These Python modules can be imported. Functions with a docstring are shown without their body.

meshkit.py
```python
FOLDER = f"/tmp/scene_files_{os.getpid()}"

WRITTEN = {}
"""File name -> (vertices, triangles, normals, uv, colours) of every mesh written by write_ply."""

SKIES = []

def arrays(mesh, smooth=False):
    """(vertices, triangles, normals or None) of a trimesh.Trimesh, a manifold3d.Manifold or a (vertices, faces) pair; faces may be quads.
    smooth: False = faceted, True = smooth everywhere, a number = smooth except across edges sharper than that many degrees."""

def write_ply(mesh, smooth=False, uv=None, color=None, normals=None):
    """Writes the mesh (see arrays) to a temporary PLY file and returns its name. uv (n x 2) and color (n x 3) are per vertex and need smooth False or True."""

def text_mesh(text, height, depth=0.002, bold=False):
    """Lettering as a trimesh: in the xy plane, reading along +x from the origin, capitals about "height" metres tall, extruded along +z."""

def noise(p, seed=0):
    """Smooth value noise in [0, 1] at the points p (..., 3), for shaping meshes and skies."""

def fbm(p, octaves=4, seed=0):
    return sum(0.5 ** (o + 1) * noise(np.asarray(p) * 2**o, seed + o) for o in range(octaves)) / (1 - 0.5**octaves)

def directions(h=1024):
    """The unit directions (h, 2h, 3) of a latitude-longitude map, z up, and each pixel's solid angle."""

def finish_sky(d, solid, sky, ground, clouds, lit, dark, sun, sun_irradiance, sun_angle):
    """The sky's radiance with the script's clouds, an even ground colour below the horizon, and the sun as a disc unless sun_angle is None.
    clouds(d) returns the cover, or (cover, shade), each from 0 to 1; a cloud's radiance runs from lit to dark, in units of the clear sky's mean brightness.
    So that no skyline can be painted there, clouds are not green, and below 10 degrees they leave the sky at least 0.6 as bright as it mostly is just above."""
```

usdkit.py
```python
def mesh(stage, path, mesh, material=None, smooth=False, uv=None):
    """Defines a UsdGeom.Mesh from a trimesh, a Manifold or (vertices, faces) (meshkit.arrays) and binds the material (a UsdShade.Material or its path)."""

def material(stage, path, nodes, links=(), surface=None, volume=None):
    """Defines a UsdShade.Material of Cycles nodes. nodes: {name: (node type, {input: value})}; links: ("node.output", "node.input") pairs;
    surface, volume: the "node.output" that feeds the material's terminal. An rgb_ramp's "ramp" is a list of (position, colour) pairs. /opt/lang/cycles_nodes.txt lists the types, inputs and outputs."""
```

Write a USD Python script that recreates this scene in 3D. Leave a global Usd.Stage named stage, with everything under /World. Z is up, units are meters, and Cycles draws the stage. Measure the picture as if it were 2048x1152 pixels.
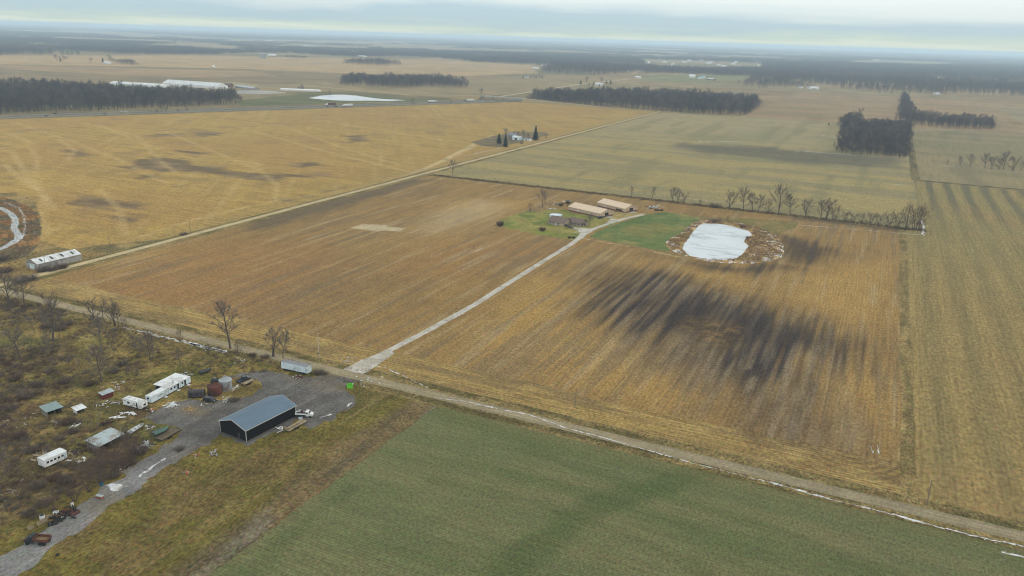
import math, random
import numpy as np, trimesh, shapely, usdkit, meshkit
from shapely.geometry import Polygon, LineString, box as sbox
from pxr import Usd, UsdGeom, UsdLux, UsdShade, Gf, Sdf, Vt

stage = Usd.Stage.CreateInMemory()
UsdGeom.SetStageUpAxis(stage, UsdGeom.Tokens.z)
UsdGeom.SetStageMetersPerUnit(stage, 1.0)
UsdGeom.Xform.Define(stage, '/World')
UsdGeom.Scope.Define(stage, '/World/Looks')
rad = math.radians

# ------------------------------------------------------------------ camera
# The fields follow a square survey grid, so x runs along the roads (east), y across them (north). A drone 128 m up looks a little west of north.
CAM_H, FPX = 128.0, 1575.0
PITCH, ROLL, YAW = rad(17.688), rad(1.7766), rad(24.6)
F0 = np.array([0, math.cos(PITCH), -math.sin(PITCH)]); R0 = np.array([1.0, 0, 0]); U0 = np.cross(R0, F0)
_c, _s = math.cos(ROLL), math.sin(ROLL)
R1, U1 = _c * R0 + _s * U0, -_s * R0 + _c * U0
_M = np.array([[math.cos(YAW), -math.sin(YAW), 0], [math.sin(YAW), math.cos(YAW), 0], [0, 0, 1]])
FW, RT, UP = _M @ F0, _M @ R1, _M @ U1
EYE = np.array([0, 0, CAM_H])
cam = UsdGeom.Camera.Define(stage, '/World/camera')
cam.CreateHorizontalApertureAttr(36.0); cam.CreateVerticalApertureAttr(20.25)
cam.CreateFocalLengthAttr(FPX / 2048 * 36.0)
cam.CreateClippingRangeAttr(Gf.Vec2f(1.0, 200000.0))
cam.AddTransformOp().Set(Gf.Matrix4d(*RT, 0, *UP, 0, *(-FW), 0, *EYE, 1))
cam.CreateExposureAttr(0.0)

# ------------------------------------------------------------------ sky and sun
SUN_AZ, SUN_EL = rad(55), rad(32)          # azimuth from +y towards +x
sun_dir = np.array([math.sin(SUN_AZ) * math.cos(SUN_EL), math.cos(SUN_AZ) * math.cos(SUN_EL), math.sin(SUN_EL)])
sky_mat = usdkit.material(stage, '/World/Looks/sky_material', {
    'sky': ('sky_texture', {'sky_type': 'single_scattering', 'sun_disc': False, 'sun_elevation': SUN_EL, 'sun_rotation': SUN_AZ, 'altitude': 120.0, 'air_density': 1.0, 'aerosol_density': 1.6, 'ozone_density': 1.0}),
    'tc': ('texture_coordinate', {}),
    'xyz': ('separate_xyz', {}),
    'el': ('math', {'math_type': 'maximum', 'value2': 0.0}),
    # thin high overcast: long streaky banks, seen edge-on towards the horizon
    'mp': ('mapping', {'mapping_type': 'point', 'scale': (2.2, 2.2, 26.0)}),
    'nz': ('noise_texture', {'scale': 1.6, 'detail': 4.0, 'roughness': 0.55, 'distortion': 0.5}),
    'jig': ('map_range', {'from_min': 0.3, 'from_max': 0.7, 'to_min': -0.009, 'to_max': 0.009}),
    'el2': ('math', {'math_type': 'add'}),
    'pw': ('math', {'math_type': 'power', 'value2': 0.5}),
    'ramp': ('rgb_ramp', {'ramp': [(0.0, (8.2, 9.4, 8.4)), (0.05, (8.9, 9.9, 8.8)), (0.088, (7.4, 8.9, 8.2)), (0.125, (6.3, 8.1, 8.7)), (0.155, (6.3, 8.2, 9.1)),
                                   (0.185, (8.6, 10.0, 10.3)), (0.225, (10.7, 11.8, 11.7)), (0.32, (11.2, 11.9, 11.8)), (0.6, (11.5, 11.9, 11.9)), (1.0, (12.0, 12.2, 12.3))]}),
    'cover': ('map_range', {'from_min': 0.25, 'from_max': 0.75, 'to_min': 0.97, 'to_max': 0.86}),
    'mix': ('mix', {'mix_type': 'mix'}),
    'bg': ('background_shader', {'strength': 0.085}),
}, [('tc.generated', 'xyz.vector'), ('xyz.z', 'el.value1'), ('tc.generated', 'mp.vector'), ('mp.vector', 'nz.vector'), ('nz.fac', 'jig.value'), ('nz.fac', 'cover.value'),
    ('el.value', 'el2.value1'), ('jig.result', 'el2.value2'), ('el2.value', 'pw.value1'), ('pw.value', 'ramp.fac'),
    ('cover.result', 'mix.fac'), ('sky.color', 'mix.color1'), ('ramp.color', 'mix.color2'), ('mix.color', 'bg.color')], surface='bg.background')
sky = UsdLux.DomeLight.Define(stage, '/World/sky')
sky.CreateIntensityAttr(1.0)
UsdShade.MaterialBindingAPI.Apply(sky.GetPrim()).Bind(sky_mat)
sky.GetPrim().SetCustomDataByKey('kind', 'structure')
sun = UsdLux.DistantLight.Define(stage, '/World/sun')
sun.CreateIntensityAttr(0.30); sun.CreateNormalizeAttr(True); sun.CreateAngleAttr(14.0)
sun.CreateColorAttr(Gf.Vec3f(1.0, 0.93, 0.82))
sun.AddRotateXYZOp().Set(Gf.Vec3f(90 - math.degrees(SUN_EL), 0, 180 - math.degrees(SUN_AZ)))

# ------------------------------------------------------------------ helpers
RNG = np.random.default_rng(7)
_used = {}
def uniq(name, parent='/World'):
    k = (str(parent), name); n = _used.get(k, 0); _used[k] = n + 1
    return f'{parent}/{name}' if n == 0 else f'{parent}/{name}_{n:03d}'

def px(x, y, z=0.0):
    """Where the sight line through a point of the 2048 x 1152 photograph meets the level z: surveying, once, of where things stand on the ground."""
    d = FW * FPX + RT * (np.asarray(x, float)[..., None] - 1024) - UP * (np.asarray(y, float)[..., None] - 576)
    t = (z - CAM_H) / d[..., 2]
    return d[..., :2] * t[..., None]

def pxs(pts):
    a = np.asarray(pts, float)
    return px(a[:, 0], a[:, 1])

def tag(prim, label=None, cat=None, group=None, kind=None):
    prim = prim.GetPrim() if hasattr(prim, 'GetPrim') else prim
    for k, v in (('label', label), ('category', cat), ('group', group), ('kind', kind)):
        if v: prim.SetCustomDataByKey(k, v)
    return prim

def place(prim, loc, rz=0.0, sc=(1, 1, 1)):
    x = UsdGeom.Xformable(prim)
    x.AddTranslateOp().Set(Gf.Vec3d(*map(float, loc))); x.AddRotateZOp().Set(float(math.degrees(rz))); x.AddScaleOp().Set(Gf.Vec3f(*map(float, sc)))

def thing(name, label, cat, loc=(0, 0, 0), rz=0.0, group=None, sc=(1, 1, 1)):
    if len(loc) == 2: loc = (*loc, 0.0)
    x = UsdGeom.Xform.Define(stage, uniq(name))
    place(x, loc, rz, sc)
    tag(x, label, cat, group)
    return str(x.GetPath())

def part(parent, name, mesh, material, label=None, smooth=False):
    if isinstance(mesh, list): mesh = trimesh.util.concatenate(mesh)
    m = usdkit.mesh(stage, uniq(name, parent), mesh, material, smooth=smooth)
    if label: tag(m, label)
    return str(m.GetPath())

def copy_of(src, name, label, cat, loc, rz=0.0, group=None, sc=(1, 1, 1)):
    x = UsdGeom.Xform.Define(stage, uniq(name))
    p = x.GetPrim(); p.GetReferences().AddInternalReference(src); p.SetInstanceable(True)
    if len(loc) == 2: loc = (*loc, 0.0)
    place(x, loc, rz, sc); tag(p, label, cat, group)
    return str(x.GetPath())

def kindclass(name):
    """A class prim: a kind of thing, with its parts, that copies refer to."""
    path = f'/World/{name}_kind'
    stage.CreateClassPrim(path)
    return path

def B(cx, cy, cz, sx, sy, sz, rz=0.0, rx=0.0, ry=0.0):
    m = trimesh.creation.box((sx, sy, sz))
    T = trimesh.transformations.euler_matrix(rx, ry, rz, 'sxyz'); T[:3, 3] = (cx, cy, cz)
    return m.apply_transform(T)

def CYL(p0, p1, r0, r1=None, n=10):
    p0, p1 = np.asarray(p0, float), np.asarray(p1, float); r1 = r0 if r1 is None else r1
    d = p1 - p0; L = np.linalg.norm(d); d = d / L
    a = np.cross(d, [0, 0, 1.0] if abs(d[2]) < 0.9 else [1.0, 0, 0]); a /= np.linalg.norm(a); b = np.cross(d, a)
    t = np.arange(n) * 2 * np.pi / n
    ring = np.cos(t)[:, None] * a + np.sin(t)[:, None] * b
    v = np.vstack([p0 + ring * r0, p1 + ring * r1, p0, p1]); i = np.arange(n); j = (i + 1) % n
    f = np.vstack([np.c_[i, j, n + j], np.c_[i, n + j, n + i], np.c_[j, i, np.full(n, 2 * n)], np.c_[n + i, n + j, np.full(n, 2 * n + 1)]])
    return trimesh.Trimesh(v, f, process=False)

def EXT(poly, h, axis='z'):
    """Extrudes a 2-D outline; axis 'y': the outline is (x, z) and it runs along y from 0 to h; 'x': the outline is (y, z), running along x."""
    m = trimesh.creation.extrude_polygon(Polygon(poly), h, engine='earcut')
    v = m.vertices.copy()
    if axis == 'y': m.vertices = np.c_[v[:, 0], v[:, 2], v[:, 1]]; m.invert()
    if axis == 'x': m.vertices = np.c_[v[:, 2], v[:, 0], v[:, 1]]
    return m

def fb(u, v, s, o=3, seed=0, sv=None):
    u, v = np.asarray(u, float), np.asarray(v, float)
    return meshkit.fbm(np.stack([u / s, v / (sv or s), np.full_like(u, 0.37 * seed)], -1), o, seed)

def sstep(x, a, b):
    t = np.clip((x - a) / (b - a), 0, 1); return t * t * (3 - 2 * t)

def lerp(a, b, t):
    return np.asarray(a) * (1 - t[..., None]) + np.asarray(b) * t[..., None]

# ------------------------------------------------------------------ materials
def mat(name, rgb, rough=0.8, metal=0.0, var=0.25, scale=1.5, spec=0.3, dirt=None, dirt_amt=0.35, stretch=(1, 1, 1), coord='object'):
    """Plain stuff with uneven colour: fine mottling, plus a second dirt or rust colour in patches."""
    nodes = {'tc': ('texture_coordinate', {}), 'mp': ('mapping', {'mapping_type': 'point', 'scale': stretch}),
             'n1': ('noise_texture', {'scale': scale, 'detail': 5.0, 'roughness': 0.62}),
             'r1': ('map_range', {'from_min': 0.25, 'from_max': 0.75, 'to_min': 1 - var, 'to_max': 1 + var}),
             'c': ('color', {'value': rgb}), 'vm': ('vector_math', {'math_type': 'scale'}),
             'p': ('principled_bsdf', {'roughness': rough, 'metallic': metal, 'specular_ior_level': spec})}
    links = [(f'tc.{coord}', 'mp.vector'), ('mp.vector', 'n1.vector'), ('n1.fac', 'r1.value'), ('r1.result', 'vm.scale')]
    if dirt is None:
        links += [('c.color', 'vm.vector1')]
    else:
        nodes['n2'] = ('noise_texture', {'scale': scale * 0.45, 'detail': 6.0, 'roughness': 0.7})
        nodes['r2'] = ('map_range', {'from_min': 0.62 - dirt_amt * 0.5, 'from_max': 0.78 - dirt_amt * 0.5, 'to_min': 0.0, 'to_max': 1.0, 'clamp': True})
        nodes['mx'] = ('mix', {'mix_type': 'mix', 'color2': dirt})
        links += [('mp.vector', 'n2.vector'), ('n2.fac', 'r2.value'), ('r2.result', 'mx.fac'), ('c.color', 'mx.color1'), ('mx.color', 'vm.vector1')]
    links += [('vm.vector', 'p.base_color')]
    return usdkit.material(stage, '/World/Looks/' + name, nodes, links, surface='p.BSDF')

def ground_mat(name, fine=0.35, row=0.3, row_w=1.6, row_l=40.0, mid=0.25, hue=0.25, hue_rgb=(1.25, 1.0, 0.7), along='y', fs=1.0, drill=0.0, pitch=1.52, fleck=0.16):
    """Ground cover: the mesh's own colour (primvar tint) broken up by grain, tufts, flecks of other hues, and drill or plough rows."""
    rs = (1 / row_w, 1 / row_l, 1.0) if along == 'y' else (1 / row_l, 1 / row_w, 1.0)
    nodes = {'a': ('attribute', {'attribute': 'tint'}), 'g': ('geometry', {}),
             'mr': ('mapping', {'mapping_type': 'point', 'scale': rs}),
             'nr': ('noise_texture', {'scale': 1.0, 'detail': 3.0, 'roughness': 0.65}),
             'mrr': ('map_range', {'from_min': 0.28, 'from_max': 0.72, 'to_min': 1 - row, 'to_max': 1 + row}),
             'mg': ('mapping', {'mapping_type': 'point', 'scale': (1.0, 0.55, 1.0)}),
             'nf': ('noise_texture', {'scale': fs, 'detail': 3.0, 'roughness': 0.7}),
             'mf': ('map_range', {'from_min': 0.33, 'from_max': 0.67, 'to_min': 1 - fine, 'to_max': 1 + fine}),
             'nm': ('noise_texture', {'scale': 0.11, 'detail': 5.0, 'roughness': 0.6, 'distortion': 0.4}),
             'mm': ('map_range', {'from_min': 0.3, 'from_max': 0.7, 'to_min': 1 - mid, 'to_max': 1 + mid}),
             'm1': ('math', {'math_type': 'multiply'}), 'm2': ('math', {'math_type': 'multiply'}), 'm3': ('math', {'math_type': 'multiply'}),
             'vm': ('vector_math', {'math_type': 'scale'}),
             'nh': ('noise_texture', {'scale': 0.7, 'detail': 4.0, 'roughness': 0.7}),
             'mh': ('map_range', {'from_min': 0.5, 'from_max': 0.72, 'to_min': 0.0, 'to_max': hue, 'clamp': True}),
             'hm': ('mix', {'mix_type': 'multiply', 'color2': hue_rgb}),
             # flecks: straw, sprouts and soil of slightly different hues
             'nc': ('noise_texture', {'scale': 0.75, 'detail': 3.0, 'roughness': 0.75}), 'c2': ('vector_math', {'math_type': 'scale', 'scale': 2.0}),
             'cm': ('mix', {'mix_type': 'mix', 'fac': fleck * 2.2, 'color1': (1, 1, 1)}), 'cx': ('vector_math', {'math_type': 'multiply'}),
             # drilled rows
             'sx': ('separate_xyz', {}), 'ph': ('math', {'math_type': 'multiply_add', 'value2': 6.28318 / pitch}), 'pj': ('math', {'math_type': 'multiply', 'value2': 5.0}),
             'sn': ('math', {'math_type': 'sine'}), 'da': ('math', {'math_type': 'multiply_add', 'value2': drill, 'value3': 1.0}),
             'd': ('principled_bsdf', {'roughness': 0.95, 'specular_ior_level': 0.05, 'diffuse_roughness': 0.6})}
    links = [('g.position', 'mr.vector'), ('mr.vector', 'nr.vector'), ('nr.fac', 'mrr.value'), ('g.position', 'mg.vector'), ('mg.vector', 'nf.vector'), ('nf.fac', 'mf.value'),
             ('g.position', 'nm.vector'), ('nm.fac', 'mm.value'), ('mrr.result', 'm1.value1'), ('mf.result', 'm1.value2'), ('m1.value', 'm2.value1'), ('mm.result', 'm2.value2'),
             ('g.position', 'nh.vector'), ('nh.fac', 'mh.value'), ('mh.result', 'hm.fac'), ('a.color', 'hm.color1'),
             ('g.position', 'nc.vector'), ('nc.color', 'c2.vector1'), ('c2.vector', 'cm.color2'), ('hm.color', 'cx.vector1'), ('cm.color', 'cx.vector2'),
             ('cx.vector', 'vm.vector1'), ('vm.vector', 'd.base_color')]
    if drill:
        links += [('g.position', 'sx.vector'), (('sx.x' if along == 'y' else 'sx.y'), 'ph.value1'), ('nm.fac', 'pj.value1'), ('pj.value', 'ph.value3'), ('ph.value', 'sn.value1'), ('sn.value', 'da.value1'), ('m2.value', 'm3.value1'), ('da.value', 'm3.value2'), ('m3.value', 'vm.scale')]
    else:
        links += [('m2.value', 'vm.scale')]
        for k in ('sx', 'ph', 'pj', 'sn', 'da', 'm3'): nodes.pop(k)
    return usdkit.material(stage, '/World/Looks/' + name, nodes, links, surface='d.BSDF')

# ------------------------------------------------------------------ ground sheets
def grid_mesh(poly, du, dv):
    """Triangles filling a polygon: grid cells inside, clipped cells along the edge."""
    poly = poly if poly.is_valid else poly.buffer(0)
    x0, y0, x1, y1 = poly.bounds
    nu, nv = int(math.ceil((x1 - x0) / du)), int(math.ceil((y1 - y0) / dv))
    us, vs = x0 + du * np.arange(nu + 1), y0 + dv * np.arange(nv + 1)
    shapely.prepare(poly)
    U, V = np.meshgrid(us, vs, indexing='ij')
    inside = shapely.contains_xy(poly, U.ravel(), V.ravel()).reshape(U.shape)
    full = inside[:-1, :-1] & inside[1:, :-1] & inside[:-1, 1:] & inside[1:, 1:]
    # cells touched by the outline
    edge = np.zeros_like(full)
    b = poly.boundary
    pts = shapely.get_coordinates(shapely.segmentize(b, min(du, dv) * 0.45))
    ci = np.clip(((pts[:, 0] - x0) / du).astype(int), 0, nu - 1); cj = np.clip(((pts[:, 1] - y0) / dv).astype(int), 0, nv - 1)
    edge[ci, cj] = True
    for di, dj in ((1, 0), (-1, 0), (0, 1), (0, -1)):
        edge[np.clip(ci + di, 0, nu - 1), np.clip(cj + dj, 0, nv - 1)] = True
    full &= ~edge
    idx = np.arange(U.size).reshape(U.shape)
    i, j = np.nonzero(full)
    q = np.stack([idx[i, j], idx[i + 1, j], idx[i + 1, j + 1], idx[i, j + 1]], 1)
    V0 = np.c_[U.ravel(), V.ravel()]
    F = [q[:, [0, 1, 2]], q[:, [0, 2, 3]]]
    extra, n = [], len(V0)
    i, j = np.nonzero(edge)
    cells = shapely.box(us[i], vs[j], us[i + 1], vs[j + 1])
    for g in shapely.intersection(cells, poly):
        for p in getattr(g, 'geoms', [g]):
            if p.geom_type != 'Polygon' or p.area < 1e-5: continue
            c = np.asarray(p.exterior.coords)[:-1]
            if shapely.is_ccw(p.exterior) is False: c = c[::-1]
            if abs(p.convex_hull.area - p.area) < 1e-6 * p.area and not p.interiors:
                f = np.array([[0, k, k + 1] for k in range(1, len(c) - 1)])
            else:
                c, f = trimesh.creation.triangulate_polygon(p, engine='earcut')
                a = c[f]; neg = ((a[:, 1, 0] - a[:, 0, 0]) * (a[:, 2, 1] - a[:, 0, 1]) - (a[:, 1, 1] - a[:, 0, 1]) * (a[:, 2, 0] - a[:, 0, 0])) < 0
                f[neg] = f[neg][:, ::-1]
            extra.append(c); F.append(f + n); n += len(c)
    V = np.vstack([V0] + extra); F = np.vstack(F)
    keep = np.unique(F); m = np.full(len(V), -1); m[keep] = np.arange(len(keep))
    return V[keep], m[F]

def jag(poly, amp, step=2.0, seed=0):
    """Uneven edge, as grass or gravel has it."""
    out = []
    for ring in [poly.exterior]:
        c = shapely.get_coordinates(shapely.segmentize(ring, step))
        n1, n2 = fb(c[:, 0], c[:, 1], step * 2.2, 3, seed + 11), fb(c[:, 0], c[:, 1], step * 2.2, 3, seed + 57)
        out.append(c + amp * 2 * np.c_[n1 - 0.5, n2 - 0.5])
    p = Polygon(out[0])
    return p if p.is_valid else p.buffer(0)

def sheet(name, poly, z, colour, material, res=(1.5, 1.5), height=None, kind='structure', label=None):
    if poly.geom_type != 'Polygon':
        poly = max(poly.geoms, key=lambda g: g.area)
    v, f = grid_mesh(poly, *res)
    h = np.full(len(v), z) if height is None else z + height(v[:, 0], v[:, 1])
    m = usdkit.mesh(stage, uniq(name), (np.c_[v, h], f), material)
    c = np.broadcast_to(np.asarray(colour(v[:, 0], v[:, 1]) if callable(colour) else colour, float), (len(v), 3))
    c = np.where((c[:, 2] < .78 * c[:, 1])[:, None], c * np.array([1.03, 1.0, .86]), c)      # dry straw and soil: a shade warmer
    UsdGeom.PrimvarsAPI(m).CreatePrimvar('tint', Sdf.ValueTypeNames.Color3fArray, 'vertex').Set(Vt.Vec3fArray.FromNumpy(np.clip(c, 0.002, 0.95).astype(np.float32)))
    tag(m, label=label, kind=kind)
    return m

def sdist(poly, u, v):
    """Signed distance to a polygon, positive inside."""
    p = shapely.points(np.asarray(u), np.asarray(v)); shapely.prepare(poly)
    d = shapely.distance(poly.boundary, p)
    return np.where(shapely.contains_xy(poly, np.asarray(u), np.asarray(v)), d, -d)

def soft(polys, u, v, w, amp=0.0, n=None):
    """Mask, 1 inside any of the polygons (photograph points), fading over w metres, the outline pushed about by the noise n."""
    m = np.zeros(len(u))
    for P in polys:
        m = np.maximum(m, sstep(sdist(Polygon(pxs(P)).buffer(0), u, v) + (0 if n is None else amp * (n - 0.5)), -w, w))
    return m
# ================================================================== the setting
S_ROAD, W_ROAD, N_ROAD = 231.5, -394.5, 1524.0        # centre lines of the three county roads
A3 = lambda *c: np.array(c, float)

# ---- ground to the horizon
def big_ground():
    t = np.linspace(-1, 1, 161)
    g = np.sinh(t * 6.2) / math.sinh(6.2) * 62000
    U, V = np.meshgrid(g, g + 900, indexing='ij')
    n = len(t); idx = np.arange(n * n).reshape(n, n)
    q = np.stack([idx[:-1, :-1], idx[1:, :-1], idx[1:, 1:], idx[:-1, 1:]], -1).reshape(-1, 4)
    f = np.vstack([q[:, [0, 1, 2]], q[:, [0, 2, 3]]])
    nodes = {'g': ('geometry', {}),
             'wob': ('noise_texture', {'scale': 0.0012, 'detail': 3.0}), 'ws': ('vector_math', {'math_type': 'scale', 'scale': 260.0}), 'wa': ('vector_math', {'math_type': 'add'}),
             'mp': ('mapping', {'mapping_type': 'point', 'scale': (1 / 430.0, 1 / 300.0, 0.0)}),
             'vo': ('voronoi_texture', {'dimensions': '2D', 'metric': 'chebychev', 'feature': 'f1', 'scale': 1.0, 'randomness': 0.75}),
             'sp': ('separate_xyz', {}),
             'rp': ('rgb_ramp', {'ramp': [(0.0, (.17, .135, .075)), (0.2, (.25, .185, .10)), (0.4, (.30, .22, .125)), (0.55, (.20, .165, .085)), (0.7, (.15, .14, .075)), (0.85, (.27, .21, .12)), (1.0, (.21, .175, .10))]}),
             'n': ('noise_texture', {'scale': 0.012, 'detail': 6.0, 'roughness': 0.65}), 'r': ('map_range', {'from_min': 0.3, 'from_max': 0.7, 'to_min': 0.72, 'to_max': 1.28}),
             'vm': ('vector_math', {'math_type': 'scale'}), 'd': ('principled_bsdf', {'roughness': 1.0, 'specular_ior_level': 0.0})}
    links = [('g.position', 'wob.vector'), ('wob.color', 'ws.vector1'), ('g.position', 'wa.vector1'), ('ws.vector', 'wa.vector2'), ('wa.vector', 'mp.vector'), ('mp.vector', 'vo.vector'),
             ('vo.color', 'sp.vector'), ('sp.x', 'rp.fac'), ('rp.color', 'vm.vector1'), ('g.position', 'n.vector'), ('n.fac', 'r.value'), ('r.result', 'vm.scale'), ('vm.vector', 'd.base_color')]
    m = usdkit.material(stage, '/World/Looks/farmland', nodes, links, surface='d.BSDF')
    g = usdkit.mesh(stage, uniq('ground'), (np.c_[U.ravel(), V.ravel(), np.full(U.size, -0.012)], f), m)
    tag(g, kind='structure')
big_ground()

M_lot = ground_mat('crop_stubble', fine=0.36, row=0.2, row_w=0.9, row_l=30, mid=0.09, hue=0.25, hue_rgb=(1.2, 1.0, 0.7), drill=.045)
M_lotx = ground_mat('headland_stubble', fine=0.36, row=0.34, row_w=1.1, row_l=40, mid=0.12, hue=0.25, along='x', drill=.1)
M_gold = ground_mat('gold_stubble', fine=0.32, row=0.18, row_w=2.4, row_l=60, mid=0.10, hue=0.3, hue_rgb=(1.18, 1.0, 0.75), along='x', fs=0.7)
M_field = ground_mat('plain_field', fine=0.34, row=0.2, row_w=1.6, row_l=70, mid=0.08, hue=0.25, fs=0.7, drill=.04)
M_fieldx = ground_mat('plain_field_across', fine=0.32, row=0.2, row_w=2.4, row_l=90, mid=0.10, hue=0.25, along='x', fs=0.6)
M_wheat = ground_mat('winter_wheat', fine=0.34, row=0.15, row_w=0.8, row_l=26, mid=0.06, hue=0.2, hue_rgb=(1.2, 1.0, 0.85), along='x', fs=1.5, drill=.09, pitch=1.0, fleck=.14)
M_grass = ground_mat('rough_grass', fine=0.52, row=0.08, row_w=2.0, row_l=9, mid=0.28, hue=0.5, hue_rgb=(1.25, 1.0, 0.66), fs=1.2, fleck=.2)
M_lawn = ground_mat('lawn', fine=0.36, row=0.1, row_w=2.5, row_l=10, mid=0.22, hue=0.4, hue_rgb=(1.3, 1.0, 0.8), fleck=.2)
M_gravel = ground_mat('gravel', fine=0.34, row=0.2, row_w=0.9, row_l=14, mid=0.2, hue=0.2, hue_rgb=(1.15, 1.0, 0.8), fs=1.6, fleck=.12)
M_roadx = ground_mat('gravel_road', fine=0.22, row=0.2, row_w=0.6, row_l=30, mid=0.12, hue=0.1, along='x', fs=1.2, fleck=.08)
M_roady = ground_mat('gravel_road_north', fine=0.22, row=0.2, row_w=0.6, row_l=30, mid=0.12, hue=0.1, along='y', fs=1.2, fleck=.08)
M_snow = mat('snow', (.60, .63, .65), rough=0.7, var=0.22, scale=0.9, coord='object', dirt=(.30, .27, .21), dirt_amt=.34)

# ---- the lot: brown bean stubble round the farmstead, with a dark wet hollow
WET = [[(1150, 615), (1185, 575), (1240, 540), (1300, 540), (1370, 556), (1450, 585), (1540, 612), (1620, 640), (1700, 672), (1745, 695), (1690, 720), (1620, 735), (1560, 738), (1480, 728), (1400, 710), (1330, 690), (1270, 670), (1220, 650)], [(1300, 640), (1500, 640), (1640, 680), (1600, 760), (1480, 770), (1360, 720)]]
WET_CORE = [[(1275, 610), (1330, 580), (1420, 600), (1500, 610), (1560, 645), (1640, 660), (1660, 690), (1570, 715), (1480, 705), (1400, 690), (1330, 668), (1290, 640)]]
WET_TAIL = [[(1290, 680), (1420, 705), (1560, 730), (1600, 770), (1690, 850), (1680, 900), (1560, 890), (1470, 850), (1400, 780)]]
ISLAND = [[(1385, 640), (1440, 636), (1480, 655), (1475, 690), (1435, 700), (1390, 680), (1372, 655)]]
POND_DARK = [[(1563, 470), (1600, 478), (1660, 500), (1640, 520), (1580, 525), (1560, 505)], [(1380, 525), (1470, 533), (1560, 528), (1590, 536), (1480, 548), (1400, 538)]]
NW_DARK = [[(620, 400), (720, 378), (820, 355), (850, 360), (800, 378), (700, 412), (560, 452), (500, 460), (480, 450)]]
LIGHT = [[(870, 425), (960, 400), (1010, 410), (1000, 440), (940, 455), (880, 470), (840, 465)]]
PATCH = [[(697, 456), (725, 448), (770, 450), (778, 454), (812, 456), (800, 463), (768, 461), (755, 463), (735, 460)]]
GOLDEN = [[(1080, 545), (1180, 590), (1150, 640), (1240, 700), (1380, 745), (1420, 800), (1300, 815), (1100, 745), (940, 690), (1000, 610)], [(1600, 545), (1780, 520), (1790, 640), (1700, 650), (1560, 590)], [(1690, 740), (1770, 730), (1765, 850), (1700, 870)], [(900, 400), (1080, 400), (1000, 425), (900, 420)], [(1250, 520), (1480, 548), (1500, 580), (1330, 540)]]
RUSSET = [[(110, 580), (400, 490), (640, 480), (700, 540), (560, 620), (420, 650), (280, 630)], [(850, 480), (1100, 480), (1080, 520), (900, 560), (800, 540)]]
PURPLE = [[(380, 640), (480, 560), (700, 500), (760, 520), (640, 620), (560, 680), (470, 680)], [(640, 430), (860, 370), (900, 390), (780, 440), (680, 470)]]
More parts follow.
